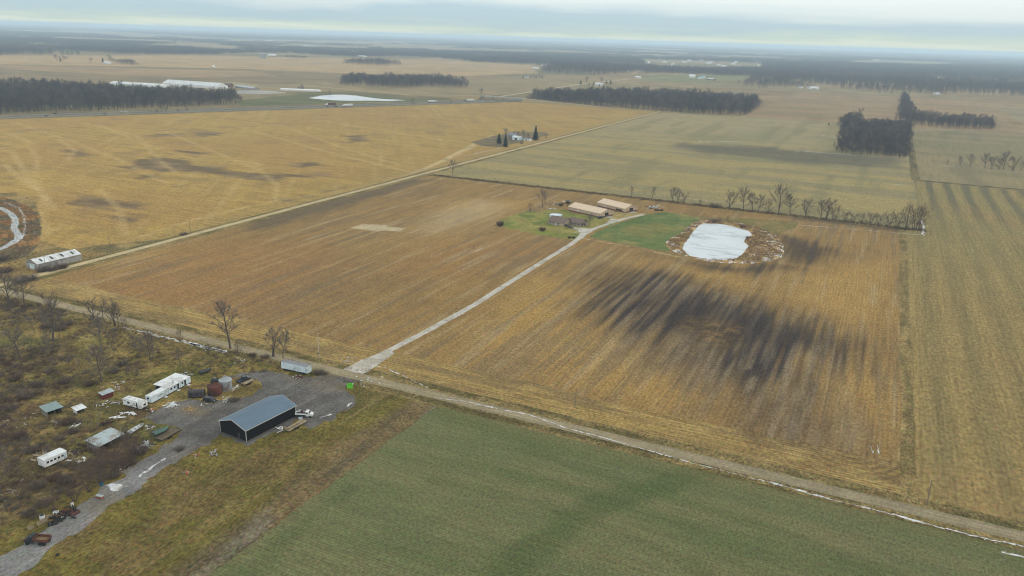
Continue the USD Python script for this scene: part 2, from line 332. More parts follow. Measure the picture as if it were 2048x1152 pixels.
def lot_colour(u, v):
    n_row = fb(u, v, 3.0, 3, 1, sv=80.0); n_fine = fb(u, v, 1.7, 2, 2, sv=34.0); n_big = fb(u, v, 60, 4, 3); n_mid = fb(u, v, 16, 3, 4, sv=40)
    c = lerp(A3(.248, .172, .072), A3(.205, .146, .068), sstep(n_mid * .6 + n_row * .4, .40, .62))
    c = lerp(c, A3(.285, .200, .082), sstep(n_big, .42, .66) * .7)
    c = lerp(c, A3(.345, .238, .088), soft(GOLDEN, u, v, 20, 60, n_mid * .5 + n_row * .5) * .8)
    c = lerp(c, A3(.262, .162, .070), soft(RUSSET, u, v, 25, 60, n_mid) * .7)
    c = lerp(c, A3(.168, .128, .082), soft(PURPLE, u, v, 25, 90, n_row) * .5 * sstep(n_row, .35, .6))
    c = lerp(c, A3(.165, .132, .085), sstep(n_row * .7 + n_big * .5, .60, .74) * .6)
    c = lerp(c, A3(.33, .275, .165), sstep(fb(u, v, 2.4, 2, 5, sv=50), .60, .74) * .45)
    c = lerp(c, A3(.39, .325, .205), soft(LIGHT, u, v, 18, 50, n_row) * .55)
    c = lerp(c, A3(.110, .092, .066), soft(NW_DARK, u, v, 10, 24, n_mid) * .8)
    n_st = fb(u, v, 1.7, 2, 6, sv=48.0)
    wet = soft(WET, u, v, 24, 62, n_st * .55 + n_mid * .45)
    tail = soft(WET_TAIL, u, v, 28, 60, n_st * .5 + n_mid * .5)
    c = lerp(c, lerp(A3(.088, .071, .055), A3(.20, .168, .122), sstep(n_fine * .5 + n_st * .5, .42, .66)), tail * .78)
    resid = lerp(A3(.050, .042, .037), A3(.175, .150, .115), sstep(n_fine * .65 + n_row * .35, .44, .66))
    c = lerp(c, resid, wet * (.70 + .30 * sstep(n_st, .36, .6)))
    core = soft(WET_CORE, u, v, 18, 42, n_mid * .6 + n_st * .4)
    c = lerp(c, lerp(A3(.040, .034, .031), A3(.095, .076, .058), sstep(n_fine * .6 + n_st * .4, .42, .66)), core * .8)
    isl = soft(ISLAND, u, v, 10, 34, n_mid)
    c = lerp(c, lerp(A3(.075, .057, .038), A3(.215, .150, .070), sstep(fb(u, v, 3.2, 4, 9), .40, .68)), isl * .8)
    c = lerp(c, A3(.052, .044, .040), soft(POND_DARK, u, v, 12, 44, n_row * .7 + n_mid * .3) * .85)
    c = lerp(c, A3(.22, .19, .14), sstep(fb(u, v, 2.2, 2, 21, sv=20), .56, .68) * tail * .6)
    c = lerp(c, A3(.39, .35, .25), soft(PATCH, u, v, 1.2, 2.0, n_mid))
    c = lerp(c, A3(.10, .08, .06), sstep(v, 628, 642) * sstep(u, -70, -40) * .8)
    return c * A3(1.0, .95, .95)
lot = sbox(-387, 250, 24, 645)
sheet('stubble_field', lot, 0.004, lot_colour, M_lot, (1.0, 1.7))

def headland_colour(u, v):
    n = fb(u, v, 30, 3, 31, sv=6); n2 = fb(u, v, 9, 3, 32)
    c = lerp(A3(.285, .205, .085), A3(.205, .150, .074), sstep(n, .4, .65))
    # the arcs where the drill turned in the corner
    r = np.hypot(u - 6, v - 262); arc = .5 + .5 * np.sin(r * 2.1)
    c = lerp(c, A3(.125, .085, .05), arc * sstep(40 - r, 0, 10) * .75)
    return lerp(c, A3(.33, .25, .11), sstep(n2, .52, .7) * .6)
def wavy(u0, u1, n=40, base=250.0, amp=5.0, seed=3):
    u = np.linspace(u0, u1, n); return list(zip(u, base + amp * 2 * (fb(u, u * 0, 40, 3, seed) - .5)))
head = Polygon([(-387, 239), (24, 239), (24, 262)] + wavy(14, -380, 60, 258, 4)[0:] + [(-387, 258)])
sheet('headland', jag(head, .5, 2), 0.008, headland_colour, M_lotx, (1.3, 1.0))

# ---- fields round it
def right_colour(u, v):
    n = fb(u, v, 6, 3, 41, sv=90); n2 = fb(u, v, 40, 3, 42); b = .5 + .5 * np.sin((u + 5 * (fb(u, v, 30, 2, 43, sv=160) - .5)) * 2 * np.pi / 15.5)
    c = lerp(A3(.270, .205, .092), A3(.180, .150, .074), b * .62 + .2 * n)
    c = lerp(c, A3(.200, .178, .088), sstep(v, 420, 700) * .6)
    c = lerp(c, A3(.26, .18, .085), sstep(n2, .5, .7) * .4)
    far = sstep(v + 25 * (n2 - .5), 640, 820) * sstep(b + .6 * (n - .5), .5, .85)
    return lerp(c, A3(.085, .086, .070), far * .6)
sheet('stubble_field', Polygon([(24, 236), (420, 236), (420, 905), (36, 905), (36, 648), (24, 648)]), 0.004, right_colour, M_field, (1.6, 4.0))

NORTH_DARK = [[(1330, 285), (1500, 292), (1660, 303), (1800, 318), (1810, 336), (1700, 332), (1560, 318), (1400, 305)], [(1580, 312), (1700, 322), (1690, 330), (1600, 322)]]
def north_colour(u, v):
    n = fb(u, v, 90, 3, 51, sv=22); n2 = fb(u, v, 14, 3, 52, sv=120); n3 = fb(u, v, 160, 3, 53)
    c = lerp(A3(.285, .235, .112), A3(.225, .198, .112), sstep(n, .38, .62))
    c = lerp(c, A3(.270, .232, .145), sstep(v, 900, 1250) * .7)
    c = lerp(c, A3(.178, .168, .092), sstep(n2, .52, .68) * .55)
    c = lerp(c, A3(.175, .178, .095), sstep(n3, .55, .7) * .5)
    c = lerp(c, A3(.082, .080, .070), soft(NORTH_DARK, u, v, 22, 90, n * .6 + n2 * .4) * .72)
    return c
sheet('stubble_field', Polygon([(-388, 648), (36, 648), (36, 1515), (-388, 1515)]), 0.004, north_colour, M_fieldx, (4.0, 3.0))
def north_east_colour(u, v):
    n = fb(u, v, 120, 3, 61, sv=40); n2 = fb(u, v, 30, 3, 62, sv=200)
    c = lerp(A3(.235, .195, .115), A3(.190, .170, .100), sstep(n, .4, .6))
    return lerp(c, A3(.13, .128, .085), sstep(n2, .55, .7) * .5)
sheet('stubble_field', Polygon([(36, 909), (900, 909), (900, 1515), (36, 1515)]), 0.004, north_east_colour, M_field, (8, 8))
def far_field_colour(u, v):
    n = fb(u, v, 160, 3, 65, sv=60); n2 = fb(u, v, 30, 3, 66, sv=160)
    c = lerp(A3(.275, .195, .118), A3(.225, .172, .105), sstep(n, .4, .6))
    return lerp(c, A3(.18, .145, .09), sstep(n2, .55, .7) * .5)
sheet('stubble_field', Polygon([(-245, 1534), (215, 1534), (215, 2500), (-245, 2500)]), 0.006, far_field_colour, M_field, (9, 9))
sheet('stubble_field', Polygon([(235, 1534), (1200, 1534), (1200, 2300), (235, 2300)]), 0.006, lambda u, v: lerp(A3(.24, .20, .125), A3(.19, .165, .10), sstep(fb(u, v, 200, 3, 67, sv=60), .4, .6)), M_field, (14, 14))

# ---- gold field beyond the west road, up to the highway
HW_PX = [(0, 233), (256, 226), (512, 218.5), (700, 210), (860, 205.5), (1000, 202)]
HW_UV = px([p[0] for p in HW_PX], [p[1] for p in HW_PX])
k = np.polyfit(HW_UV[:, 1], HW_UV[:, 0], 2)
hv = np.linspace(380, 2300, 97)
hu = np.polyval(k, np.clip(hv, 600, 1700)) + np.where(hv > 1700, (hv - 1700) * (2 * k[0] * 1700 + k[1]), 0) + np.where(hv < 600, (hv - 600) * (2 * k[0] * 600 + k[1]), 0)
highway_line = LineString(np.c_[hu, hv])
GOLD_DARK = [[(280, 318), (320, 314), (365, 318), (390, 330), (440, 335), (480, 345), (520, 345), (600, 348), (640, 352), (560, 360), (500, 358), (440, 350), (400, 345), (350, 342), (320, 350), (290, 355), (300, 340), (240, 335)],
             [(590, 328), (630, 326), (645, 331), (600, 336)], [(130, 300), (170, 305), (200, 312), (150, 312)], [(690, 272), (725, 270), (740, 282), (700, 285)], [(170, 395), (220, 400), (280, 410), (270, 418), (200, 412), (150, 405)],
             [(550, 400), (610, 392), (650, 382), (690, 376), (640, 392), (580, 404)], [(300, 266), (360, 268), (350, 273), (300, 272)], [(400, 265), (440, 266), (430, 272), (400, 272)], [(330, 298), (420, 305), (400, 312), (340, 304)], [(240, 432), (275, 436), (262, 444), (236, 440)]]
TRACKS = [[(30, 245), (150, 285), (250, 325), (330, 365)], [(200, 250), (290, 290), (330, 330), (360, 350)], [(0, 262), (70, 288)], [(330, 262), (420, 300), (520, 340), (555, 370), (550, 400)],
          [(170, 246), (270, 270), (300, 292), (390, 318)], [(430, 320), (500, 322), (530, 335), (500, 345)], [(60, 290), (75, 320), (70, 350), (80, 380), (110, 420)], [(20, 300), (42, 330), (60, 365), (90, 395), (80, 430), (95, 465)],
          [(560, 250), (700, 300), (800, 330)], [(800, 355), (900, 320), (960, 285), (1000, 272)], [(200, 380), (240, 420), (250, 470)], [(120, 280), (150, 300), (135, 320)], [(260, 480), (420, 430), (560, 400), (680, 382), (810, 350)],
          [(600, 290), (760, 330), (830, 345)], [(480, 255), (640, 300)], [(640, 240), (900, 282)], [(10, 330), (60, 372), (95, 400)]]
def gold_colour(u, v):
    n = fb(u, v, 60, 3, 71, sv=7); n2 = fb(u, v, 24, 4, 72); n3 = fb(u, v, 130, 3, 73)
    # passes of the combine, slanting across the field
    d = u * .82 + v * .57; nd = fb(d, u * .57 - v * .82, 5.5, 3, 74, sv=170)
    c = lerp(A3(.365, .270, .098), A3(.290, .215, .082), sstep(nd * .55 + n * .45, .40, .62))
    c = lerp(c, A3(.42, .325, .145), sstep(nd, .55, .72) * .7)
    c = lerp(c, A3(.320, .215, .09), sstep(n3, .48, .66) * .5)
    c = lerp(c, A3(.24, .18, .095), sstep(n2, .56, .70) * .55)
    c = lerp(c, lerp(A3(.10, .083, .07), A3(.24, .19, .13), sstep(n2, .52, .7)), soft(GOLD_DARK, u, v, 8, 60, n * .6 + n2 * .4) * .8)
    p = shapely.points(u, v)
    for t in TRACKS:
        d = shapely.distance(LineString(pxs(t)), p)
        w = np.exp(-((d - 1.3) / 1.1) ** 2)
        c = lerp(c, A3(.50, .40, .215), w * .5 * sstep(n, .25, .5))
    edge = sstep(u, -430, -402)
    c = lerp(c, A3(.30, .235, .105), edge * .7)
    return lerp(c, A3(.40, .285, .13), sstep(330 - v, 0, 60) * .5) * A3(.93, .88, .82)
gold_poly = Polygon([(-399, 300), (-399, 1514), (-690, 1514)] + [(a + 26, b) for a, b in zip(hu[::-1], hv[::-1]) if 640 < b < 1480] + [(-1220, 300)])
sheet('stubble_field', gold_poly, 0.004, gold_colour, M_gold, (2.6, 2.6))

# ---- foreground: winter wheat, mown strip, rough ground of the neighbour's yard
def wheat_colour(u, v):
    n = fb(u, v, 34, 4, 81); n2 = fb(u, v, 70, 3, 82, sv=8); n3 = fb(u, v, 7, 3, 83)
    c = lerp(A3(.128, .140, .078), A3(.150, .150, .085), sstep(n2, .36, .64))
    c = lerp(c, A3(.172, .158, .096), sstep(n, .46, .72) * .45)
    c = lerp(c, A3(.104, .124, .062), sstep(fb(u, v, 80, 3, 84, sv=7), .52, .68) * .65)
    c = lerp(c, A3(.108, .132, .072), sstep(n3, .56, .75) * .35)
    for pts, wd, amt in (([(1420, 930), (1290, 985), (1190, 1010), (1120, 1060), (1060, 1110), (1000, 1152)], 5, .6), ([(1050, 900), (1240, 960), (1420, 1020), (1600, 1080), (1800, 1152)], 2.5, .35), ([(860, 960), (1100, 1010), (1300, 1090), (1420, 1152)], 2.5, .3), ([(700, 980), (640, 1020), (560, 1090), (500, 1150)], 2, .35)):
        d = shapely.distance(LineString(pxs(pts)), shapely.points(u, v))
        c = lerp(c, A3(.072, .098, .044), sstep(wd + 7 * (n3 - .5) - d, -wd * .6, wd * .6) * amt)
    return lerp(c, A3(.145, .135, .07), sstep(v, 212, 226) * .5) * A3(.97, 1.0, .92)
wheat_poly = jag(Polygon([(-131, 20), (330, 20), (330, 224.5), (-131, 224.5), (-133, 120)]), .8, 2, 5)
sheet('winter_wheat_field', wheat_poly, 0.012, wheat_colour, M_wheat, (1.0, 1.0))

def strip_colour(u, v):
    n = fb(u, v, 3.0, 3, 91, sv=46); n2 = fb(u, v, 16, 4, 92); n3 = fb(u, v, 5, 3, 93)
    c = lerp(A3(.138, .116, .036), A3(.080, .076, .027), sstep(n * .6 + n2 * .4, .42, .62))
    c = lerp(c, A3(.205, .162, .070), sstep(n, .57, .70) * .6)
    c = lerp(c, A3(.16, .115, .055), sstep(n2, .54, .7) * .6)
    bare = sstep(u + 6 * (n2 - .5), -146, -139)
    bc = lerp(A3(.155, .118, .066), A3(.105, .086, .058), sstep(fb(u, v, 3.5, 3, 94, sv=26), .42, .62))
    bc = lerp(bc, A3(.165, .152, .125), sstep(fb(u, v, 4.5, 3, 95, sv=22), .56, .68) * .8)
    c = lerp(c, bc, bare * .9)
    return lerp(c, A3(.235, .175, .085), sstep(fb(u, v, 4, 3, 96), .58, .72) * sstep(-u, 178, 190) * .55)
strip_poly = Polygon([(-128, 20), (-128, 227.5), (-210, 227.5), (-300, 200), (-330, 120), (-330, 20)])
sheet('mown_grass', strip_poly, 0.004, strip_colour, M_grass, (1.0, 1.0))

SCRUB = [[(-20, 905), (60, 880), (180, 900), (240, 930), (210, 965), (140, 1000), (80, 1040), (0, 1030)], [(-20, 690), (60, 700), (120, 690), (150, 720), (60, 745), (-20, 760)], [(-20, 800), (60, 830), (70, 890), (0, 920)], [(80, 840), (150, 835), (170, 850), (90, 858)],
         [(180, 895), (250, 868), (290, 880), (300, 905), (240, 930), (180, 925)], [(0, 590), (140, 610), (120, 640), (0, 650)], [(0, 770), (110, 770), (180, 740), (200, 760), (60, 800), (0, 810)]]
def rough_colour(u, v):
    n = fb(u, v, 10, 4, 101); n2 = fb(u, v, 26, 4, 102); n3 = fb(u, v, 3.2, 3, 103)
    c = lerp(A3(.128, .100, .040), A3(.225, .175, .066), sstep(n, .40, .60))
    c = lerp(c, A3(.098, .106, .036), sstep(n2, .50, .64) * .75)
    c = lerp(c, A3(.095, .066, .042), sstep(fb(u, v, 14, 4, 104), .50, .62) * .85)
    c = lerp(c, A3(.27, .215, .10), sstep(n3, .60, .74) * .6)
    s = soft(SCRUB, u, v, 4, 18, n)
    return lerp(c, lerp(A3(.082, .066, .044), A3(.165, .122, .066), sstep(n3, .42, .66)), s * .8)
rough_poly = Polygon([(-196, 20), (-196, 227.2), (-640, 227.2), (-640, 20)])
sheet('rough_grass', rough_poly, 0.008, rough_colour, M_grass, (1.2, 1.2))
yardgrass = [(440, 725), (520, 715), (640, 745), (620, 752), (560, 742), (500, 742), (440, 760), (400, 770), (360, 775), (300, 780), (280, 760), (360, 735)]
sheet('rough_grass', jag(Polygon(pxs(yardgrass)), 1.0, 2), 0.012, lambda u, v: lerp(A3(.125, .120, .036), A3(.20, .155, .058), sstep(fb(u, v, 7, 4, 106), .45, .66)), M_grass, (1.2, 1.2))
# ground beyond the crossroads on the left: pasture with the creek
def pasture_colour(u, v):
    n = fb(u, v, 14, 4, 111); n2 = fb(u, v, 40, 3, 112)
    c = lerp(A3(.225, .165, .072), A3(.145, .122, .062), sstep(n2, .45, .6))
    c = lerp(c, A3(.30, .225, .10), sstep(n, .52, .66) * .6)
    return c
past = [(-260, 400), (30, 385), (70, 400), (85, 440), (80, 480), (130, 500), (200, 490), (330, 478), (330, 490), (180, 530), (40, 578), (-260, 640)]
sheet('pasture', jag(Polygon(pxs(past)).buffer(0).intersection(sbox(-1500, 236, -398, 900)), 2.0, 3, 2), 0.010, pasture_colour, M_grass, (1.6, 1.6))
bank = [(-80, 380), (10, 395), (50, 408), (75, 425), (84, 455), (78, 490), (55, 510), (0, 530), (-120, 560)]
sheet('creek_bank', jag(Polygon(pxs(bank)).buffer(0), 1.5, 3, 3), 0.016, lambda u, v: lerp(A3(.105, .095, .066), A3(.26, .15, .062), sstep(fb(u, v, 9, 4, 114), .46, .62)), M_grass, (1.4, 1.4))

# ---- verges along the roads
def verge_colour(u, v):
    n = fb(u, v, 22, 3, 121, sv=2.2); n2 = fb(u, v, 6, 3, 122)
    c = lerp(A3(.205, .165, .078), A3(.115, .102, .046), sstep(n, .42, .6))
    return lerp(c, A3(.29, .23, .115), sstep(n2, .55, .7) * .6)
def verge_colour_y(u, v): return verge_colour(v, u)
sheet('verge', jag(sbox(-640, 224.0, 420, 239.6), .6, 2, 7), 0.016, verge_colour, M_grass, (1.2, 0.8))
sheet('verge', jag(sbox(-400.5, 240.5, -386.5, 1516), .6, 3, 8), 0.016, verge_colour_y, M_grass, (0.9, 2.2))
sheet('verge', jag(sbox(-560, 1515, 900, 1534), .8, 4, 9), 0.016, verge_colour, M_grass, (5, 1.6))
sheet('verge', jag(sbox(21.6, 236, 26.2, 648), .7, 3, 10), 0.014, lambda u, v: lerp(A3(.25, .19, .09), A3(.16, .13, .06), sstep(fb(u, v, 3, 3, 123, sv=20), .4, .6)), M_grass, (0.9, 2.2))
sheet('verge', jag(sbox(-388, 642.5, 40, 652.5), 1.0, 3, 11), 0.014, lambda u, v: lerp(A3(.205, .16, .075), A3(.105, .082, .045), sstep(fb(u, v, 8, 3, 124, sv=3), .42, .62)), M_grass, (2.2, 1.2))
sheet('verge', jag(sbox(36, 902, 420, 910), 1.0, 3, 12), 0.014, lambda u, v: lerp(A3(.15, .125, .06), A3(.07, .06, .04), sstep(fb(u, v, 8, 3, 125, sv=3), .42, .62)), M_grass, (2.2, 1.4))
sheet('verge', jag(sbox(33, 905, 41, 1516), 1.0, 3, 13), 0.018, lambda u, v: lerp(A3(.15, .125, .06), A3(.08, .07, .045), sstep(fb(u, v, 4, 3, 126, sv=30), .42, .62)), M_grass, (1.6, 5))

# ---- gravel roads
def road_colour(c0, c1, across):
    def f(u, v):
        a = (v - S_ROAD) if across == 'v' else (u - W_ROAD)
        t = np.exp(-((np.abs(a) - 0.85) / 0.55) ** 2)
        n = fb(u, v, 9, 3, 131)
        return lerp(lerp(np.array(c1), np.array(c0), t * .75), np.array(c1) * .85, sstep(n, .5, .68) * .5)
    return f
sheet('gravel_road', jag(sbox(-700, S_ROAD - 2.9, 480, S_ROAD + 2.9), .22, 1.6, 21), 0.05, road_colour((.315, .275, .205), (.255, .222, .158), 'v'), M_roadx, (2.0, 0.5))
sheet('gravel_road', jag(sbox(W_ROAD - 2.6, S_ROAD + 2.8, W_ROAD + 2.6, N_ROAD - 3.0), .2, 1.6, 22), 0.05, road_colour((.47, .40, .275), (.38, .315, .205), 'u'), M_roady, (0.65, 3.0))
sheet('county_road', jag(sbox(-568, N_ROAD - 3.4, 900, N_ROAD + 3.4), .3, 4, 23), 0.054, A3(.34, .30, .225), M_roadx, (8, 1.7))
far_road = LineString(pxs([(420, 168), (560, 170), (611, 171.5), (700, 179), (814, 189)]))
sheet('county_road', far_road.buffer(4.2, cap_style=2), 0.05, A3(.36, .31, .22), M_roadx, (5, 5))
sheet('county_road', LineString(pxs([(1000, 193), (1080, 181), (1165, 167.5), (1260, 158), (1340, 155)])).buffer(4.5, cap_style=2), 0.05, A3(.42, .37, .28), M_roadx, (5, 5))

# ---- the farm driveway and its fork
def pale(u, v):
    n = fb(u, v, 4, 3, 141); return lerp(A3(.46, .44, .385), A3(.36, .335, .27), sstep(n, .45, .68))
drv = LineString(pxs([(690, 742), (722, 726), (762, 709), (800, 690), (850, 664), (900, 637), (950, 609), (1000, 577), (1040, 552), (1075, 530), (1110, 508), (1140, 490), (1158, 477), (1172, 466), (1186, 458), (1212, 449), (1240, 440), (1262, 434), (1285, 430)]))
d2 = LineString(pxs([(1160, 476), (1168, 466), (1160, 460), (1146, 455)]))
mouth = Polygon(pxs([(690, 738), (716, 724), (742, 716), (778, 703), (790, 706), (764, 724), (742, 740), (720, 752)]))
driveway = shapely.union_all([drv.buffer(1.75), d2.buffer(2.4), mouth.buffer(0).intersection(sbox(-500, 234.2, 100, 300)), Polygon(pxs([(1172, 469), (1152, 458), (1160, 456), (1190, 459)])).buffer(.6), Polygon(pxs([(1213, 447), (1223, 437), (1230, 438), (1238, 443)])).buffer(.5)])
driveway = driveway.intersection(sbox(-500, 234.4, 100, 640)).simplify(.15)
driveway = max(getattr(driveway, 'geoms', [driveway]), key=lambda g: g.area)
sheet('driveway', jag(driveway, .4, 1.2, 24), 0.056, pale, M_roady, (1.0, 1.0))

# ---- the lawn of the farmstead
LAWN1 = [(1000, 441), (1012, 434), (1030, 428), (1060, 421), (1075, 424), (1100, 418), (1128, 419), (1150, 428), (1190, 428), (1230, 424), (1262, 424), (1292, 428), (1260, 438), (1190, 461), (1170, 470), (1155, 482), (1130, 478), (1060, 466), (1012, 456), (1000, 448)]
def lawn_colour(u, v):
    n = fb(u, v, 12, 4, 151); n2 = fb(u, v, 5, 3, 152)
    c = lerp(A3(.165, .190, .050), A3(.235, .215, .075), sstep(n, .42, .62))
    c = lerp(c, A3(.105, .155, .042), sstep(fb(u, v, 9, 3, 153), .54, .66) * .8)
    tan = soft([[(1128, 419), (1240, 416), (1300, 428), (1262, 440), (1215, 446), (1225, 438), (1200, 426)]], u, v, 3, 8, n)
    c = lerp(c, A3(.36, .27, .14), tan * .7)
    return lerp(c, A3(.24, .185, .085), sstep(n2, .58, .72) * .5)
sheet('lawn', jag(Polygon(pxs(LAWN1)), 1.6, 2.5, 25), 0.024, lawn_colour, M_lawn, (1.1, 1.4))
LAWN2 = [(1178, 473), (1195, 463), (1240, 446), (1288, 430), (1330, 424), (1400, 434), (1398, 442), (1372, 462), (1340, 478), (1332, 490), (1340, 503), (1300, 498), (1240, 486), (1200, 479)]
def paddock_colour(u, v):
    n = fb(u, v, 14, 4, 161)
    c = lerp(A3(.112, .155, .056), A3(.195, .192, .075), sstep(n, .44, .64))
    c = lerp(c, A3(.085, .138, .052), sstep(fb(u, v, 20, 3, 162), .52, .64) * .8)
    mid = soft([[(1250, 452), (1320, 445), (1350, 460), (1300, 478), (1240, 470)]], u, v, 10, 14, n)
    return lerp(c, A3(.215, .190, .070), mid * .6)
sheet('grass_paddock', jag(Polygon(pxs(LAWN2)), .8, 2.5, 26), 0.024, paddock_colour, M_lawn, (1.1, 1.4))
sheet('grass_paddock', jag(Polygon(pxs([(1400, 436), (1480, 436), (1600, 445), (1590, 456), (1552, 470), (1520, 458), (1440, 444), (1402, 442)])), 1.0, 2.5, 27), 0.022, lambda u, v: lerp(A3(.150, .140, .055), A3(.21, .165, .075), sstep(fb(u, v, 10, 4, 163), .42, .64)), M_lawn, (1.4, 1.4))
sheet('grass_strip', jag(LineString(pxs([(1172, 478), (1240, 490), (1300, 502), (1370, 516)])).buffer(1.4), .5, 2, 28), 0.028, lambda u, v: lerp(A3(.33, .265, .14), A3(.20, .15, .08), sstep(fb(u, v, 4, 3, 165), .45, .6)), M_grass, (1, 1))

# ---- pond: frozen, with a weedy raised bank
POND = [(1406, 447), (1422, 447.5), (1441, 448), (1462, 452), (1480, 457), (1498, 462), (1505, 470), (1492, 475), (1487, 483), (1497, 492), (1492, 500), (1480, 512), (1469, 519), (1448, 520), (1425, 519), (1400, 516), (1378, 511), (1367, 501), (1366, 494), (1369, 487), (1378, 476), (1387, 462), (1398, 451)]
BANK = [(1331, 484), (1334, 492), (1345, 501), (1362, 509), (1394, 518), (1441, 526), (1503, 527.5), (1542, 523), (1564, 515), (1568, 505), (1567, 494), (1560, 480), (1550, 469), (1519, 457), (1487, 448), (1456, 443), (1409, 439), (1387, 445), (1374, 455), (1362, 466), (1345, 474)]
pond_poly = jag(Polygon(pxs(POND)), .9, 2.0, 31)
bank_poly = jag(Polygon(pxs(BANK)), .9, 2.0, 32)
def bank_h(u, v):
    d = np.minimum(sdist(bank_poly, u, v), -sdist(pond_poly, u, v))
    return 0.03 + 0.9 * sstep(d, 0.0, 4.0) * (.5 + fb(u, v, 5, 3, 171)) 
def bank_colour(u, v):
    n = fb(u, v, 3.5, 3, 172); n2 = fb(u, v, 11, 3, 173)
    c = lerp(A3(.40, .295, .160), A3(.285, .195, .105), sstep(n, .42, .62))
    c = lerp(c, A3(.30, .22, .09), soft([[(1331, 484), (1345, 474), (1362, 474), (1366, 490), (1350, 503)]], u, v, 2, 4, n))
    e = sstep(u, -118, -60) * .0 + sstep(fb(u, v, 2.6, 3, 174), .53, .60)
    snowy = np.maximum(sstep(6 - np.abs(sdist(bank_poly, u, v) - 2.5), 0, 4) * .75, sstep(u, np.percentile(u, 60), np.percentile(u, 95)))
    return lerp(lerp(c, A3(.15, .14, .07), sstep(n2, .55, .68) * .6), A3(.70, .72, .74), e * snowy * .95)
sheet('pond_bank', bank_poly.difference(pond_poly), 0.02, bank_colour, M_grass, (0.9, 0.9), height=bank_h)
ice_mat = usdkit.material(stage, '/World/Looks/pond_ice', {
    'g': ('geometry', {}), 'n': ('noise_texture', {'scale': 0.075, 'detail': 8.0, 'roughness': 0.72, 'distortion': 1.6}), 'mp': ('mapping', {'mapping_type': 'point', 'scale': (0.35, 1.0, 1.0)}),
    'r': ('rgb_ramp', {'ramp': [(0.30, (.24, .285, .31)), (0.41, (.40, .455, .48)), (0.50, (.52, .575, .595)), (0.72, (.60, .65, .665))]}),
    'p': ('principled_bsdf', {'roughness': 0.45, 'specular_ior_level': 0.4})},
    [('g.position', 'mp.vector'), ('mp.vector', 'n.vector'), ('n.fac', 'r.fac'), ('r.color', 'p.base_color')], surface='p.BSDF')
def flat(name, poly, z, material, label=None, kind='structure', cat=None, group=None, res=(6, 6)):
    if poly.geom_type != 'Polygon': poly = max(poly.geoms, key=lambda g: g.area)
    v, f = grid_mesh(poly, *res)
    m = usdkit.mesh(stage, uniq(name), (np.c_[v, np.full(len(v), z)], f), material)
    tag(m, label, cat, group, kind)
flat('pond', pond_poly.buffer(.4), 0.034, ice_mat)
flat('pond', jag(Polygon(pxs([(618, 196), (640, 191.5), (665, 189.5), (690, 189.5), (715, 191.5), (740, 195.5), (765, 198), (812, 200.3), (780, 202), (735, 201.2), (700, 201.8), (660, 200), (630, 197.6)])), 3, 10, 33), 0.03, ice_mat)
creek = LineString(pxs([(-120, 395), (-40, 405), (0, 416), (12, 421), (22, 428), (30, 438), (31, 447), (28, 455), (32, 463), (38, 471), (35, 478), (22, 487), (8, 495), (-20, 505), (-80, 520)]))
flat('creek', jag(creek.buffer(2.0), .6, 2, 34), 0.03, mat('creek_ice', (.34, .36, .36), rough=.45, var=.2, scale=.4))

# ---- lines and rags of old snow (the ditch, the creek, field edges)
def snow_run(pts, w, cover, seed, kindname='snow', gap=7.0):
    line = LineString(pxs(pts)); L = line.length; s, out = 0.0, []
    r = np.random.default_rng(seed); gap = gap * .45
    while s < L:
        ln = r.uniform(.3, 1.7) * gap * cover + .4
        seg = shapely.ops.substring(line, s, min(L, s + ln))
        if seg.length > .3:
            o = r.normal(0, w * .35, 2)
            out.append(jag(shapely.affinity.translate(seg, *o).buffer(w * r.uniform(.25, 1.0)), w * .9, .5, int(r.integers(1e6))))
            for _ in range(r.integers(0, 3)):
                q = seg.interpolate(r.uniform(0, 1), normalized=True); out.append(jag(shapely.Point(q.x + r.normal(0, w * 1.3), q.y + r.normal(0, w * 1.3)).buffer(w * r.uniform(.2, .5)), w * .4, .3, int(r.integers(1e6))))
        s += ln + r.uniform(0, 1.3) * gap * (1 - cover) + .05
    u = shapely.union_all(out)
    vs, fs, n = [], [], 0
    for p in getattr(u, 'geoms', [u]):
        if p.geom_type != 'Polygon' or p.area < .05: continue
        vv, ff = trimesh.creation.triangulate_polygon(p, engine='earcut')
        a = vv[ff]; neg = np.cross(a[:, 1] - a[:, 0], a[:, 2] - a[:, 0]) < 0
        ff[neg] = ff[neg][:, ::-1]
        vs.append(vv); fs.append(ff + n); n += len(vv)
    V = np.vstack(vs)
    m = usdkit.mesh(stage, uniq(kindname), (np.c_[V, np.full(len(V), .062)], np.vstack(fs)), M_snow)
    tag(m, kind='stuff')
import shapely.ops, shapely.affinity
snow_run([(1540, 965), (1640, 993), (1740, 1018), (1841, 1044), (1930, 1068), (2060, 1097)], .5, .88, 1)
snow_run([(870, 795), (930, 803), (1000, 818), (1060, 830), (1130, 855), (1200, 874), (1275, 895)], .3, .5, 2, gap=5)
snow_run([(1275, 895), (1380, 925), (1480, 950), (1540, 965)], .25, .5, 12, gap=5)
snow_run([(250, 656), (290, 664), (340, 678), (400, 692), (448, 704)], .7, .78, 3, gap=5)
snow_run([(370, 683), (410, 694), (448, 703)], 1.3, .9, 13, gap=6)
snow_run([(6, 404), (20, 409), (38, 417), (46, 428), (49, 440), (50, 460), (48, 470), (40, 480), (30, 487)], .8, .6, 4, gap=5)
snow_run([(1600, 450), (1700, 458), (1800, 467), (1845, 470)], .5, .55, 5)
snow_run([(1845, 470), (1848, 455), (1842, 440)], .9, .6, 6, gap=5)
snow_run([(1250, 385), (1330, 392), (1420, 402), (1500, 408)], .5, .3, 7)
snow_run([(1400, 283), (1440, 284), (1490, 282)], 1.6, .4, 8, gap=20)
snow_run([(1590, 302), (1640, 305), (1700, 310), (1815, 316)], 1.2, .6, 9, gap=14)
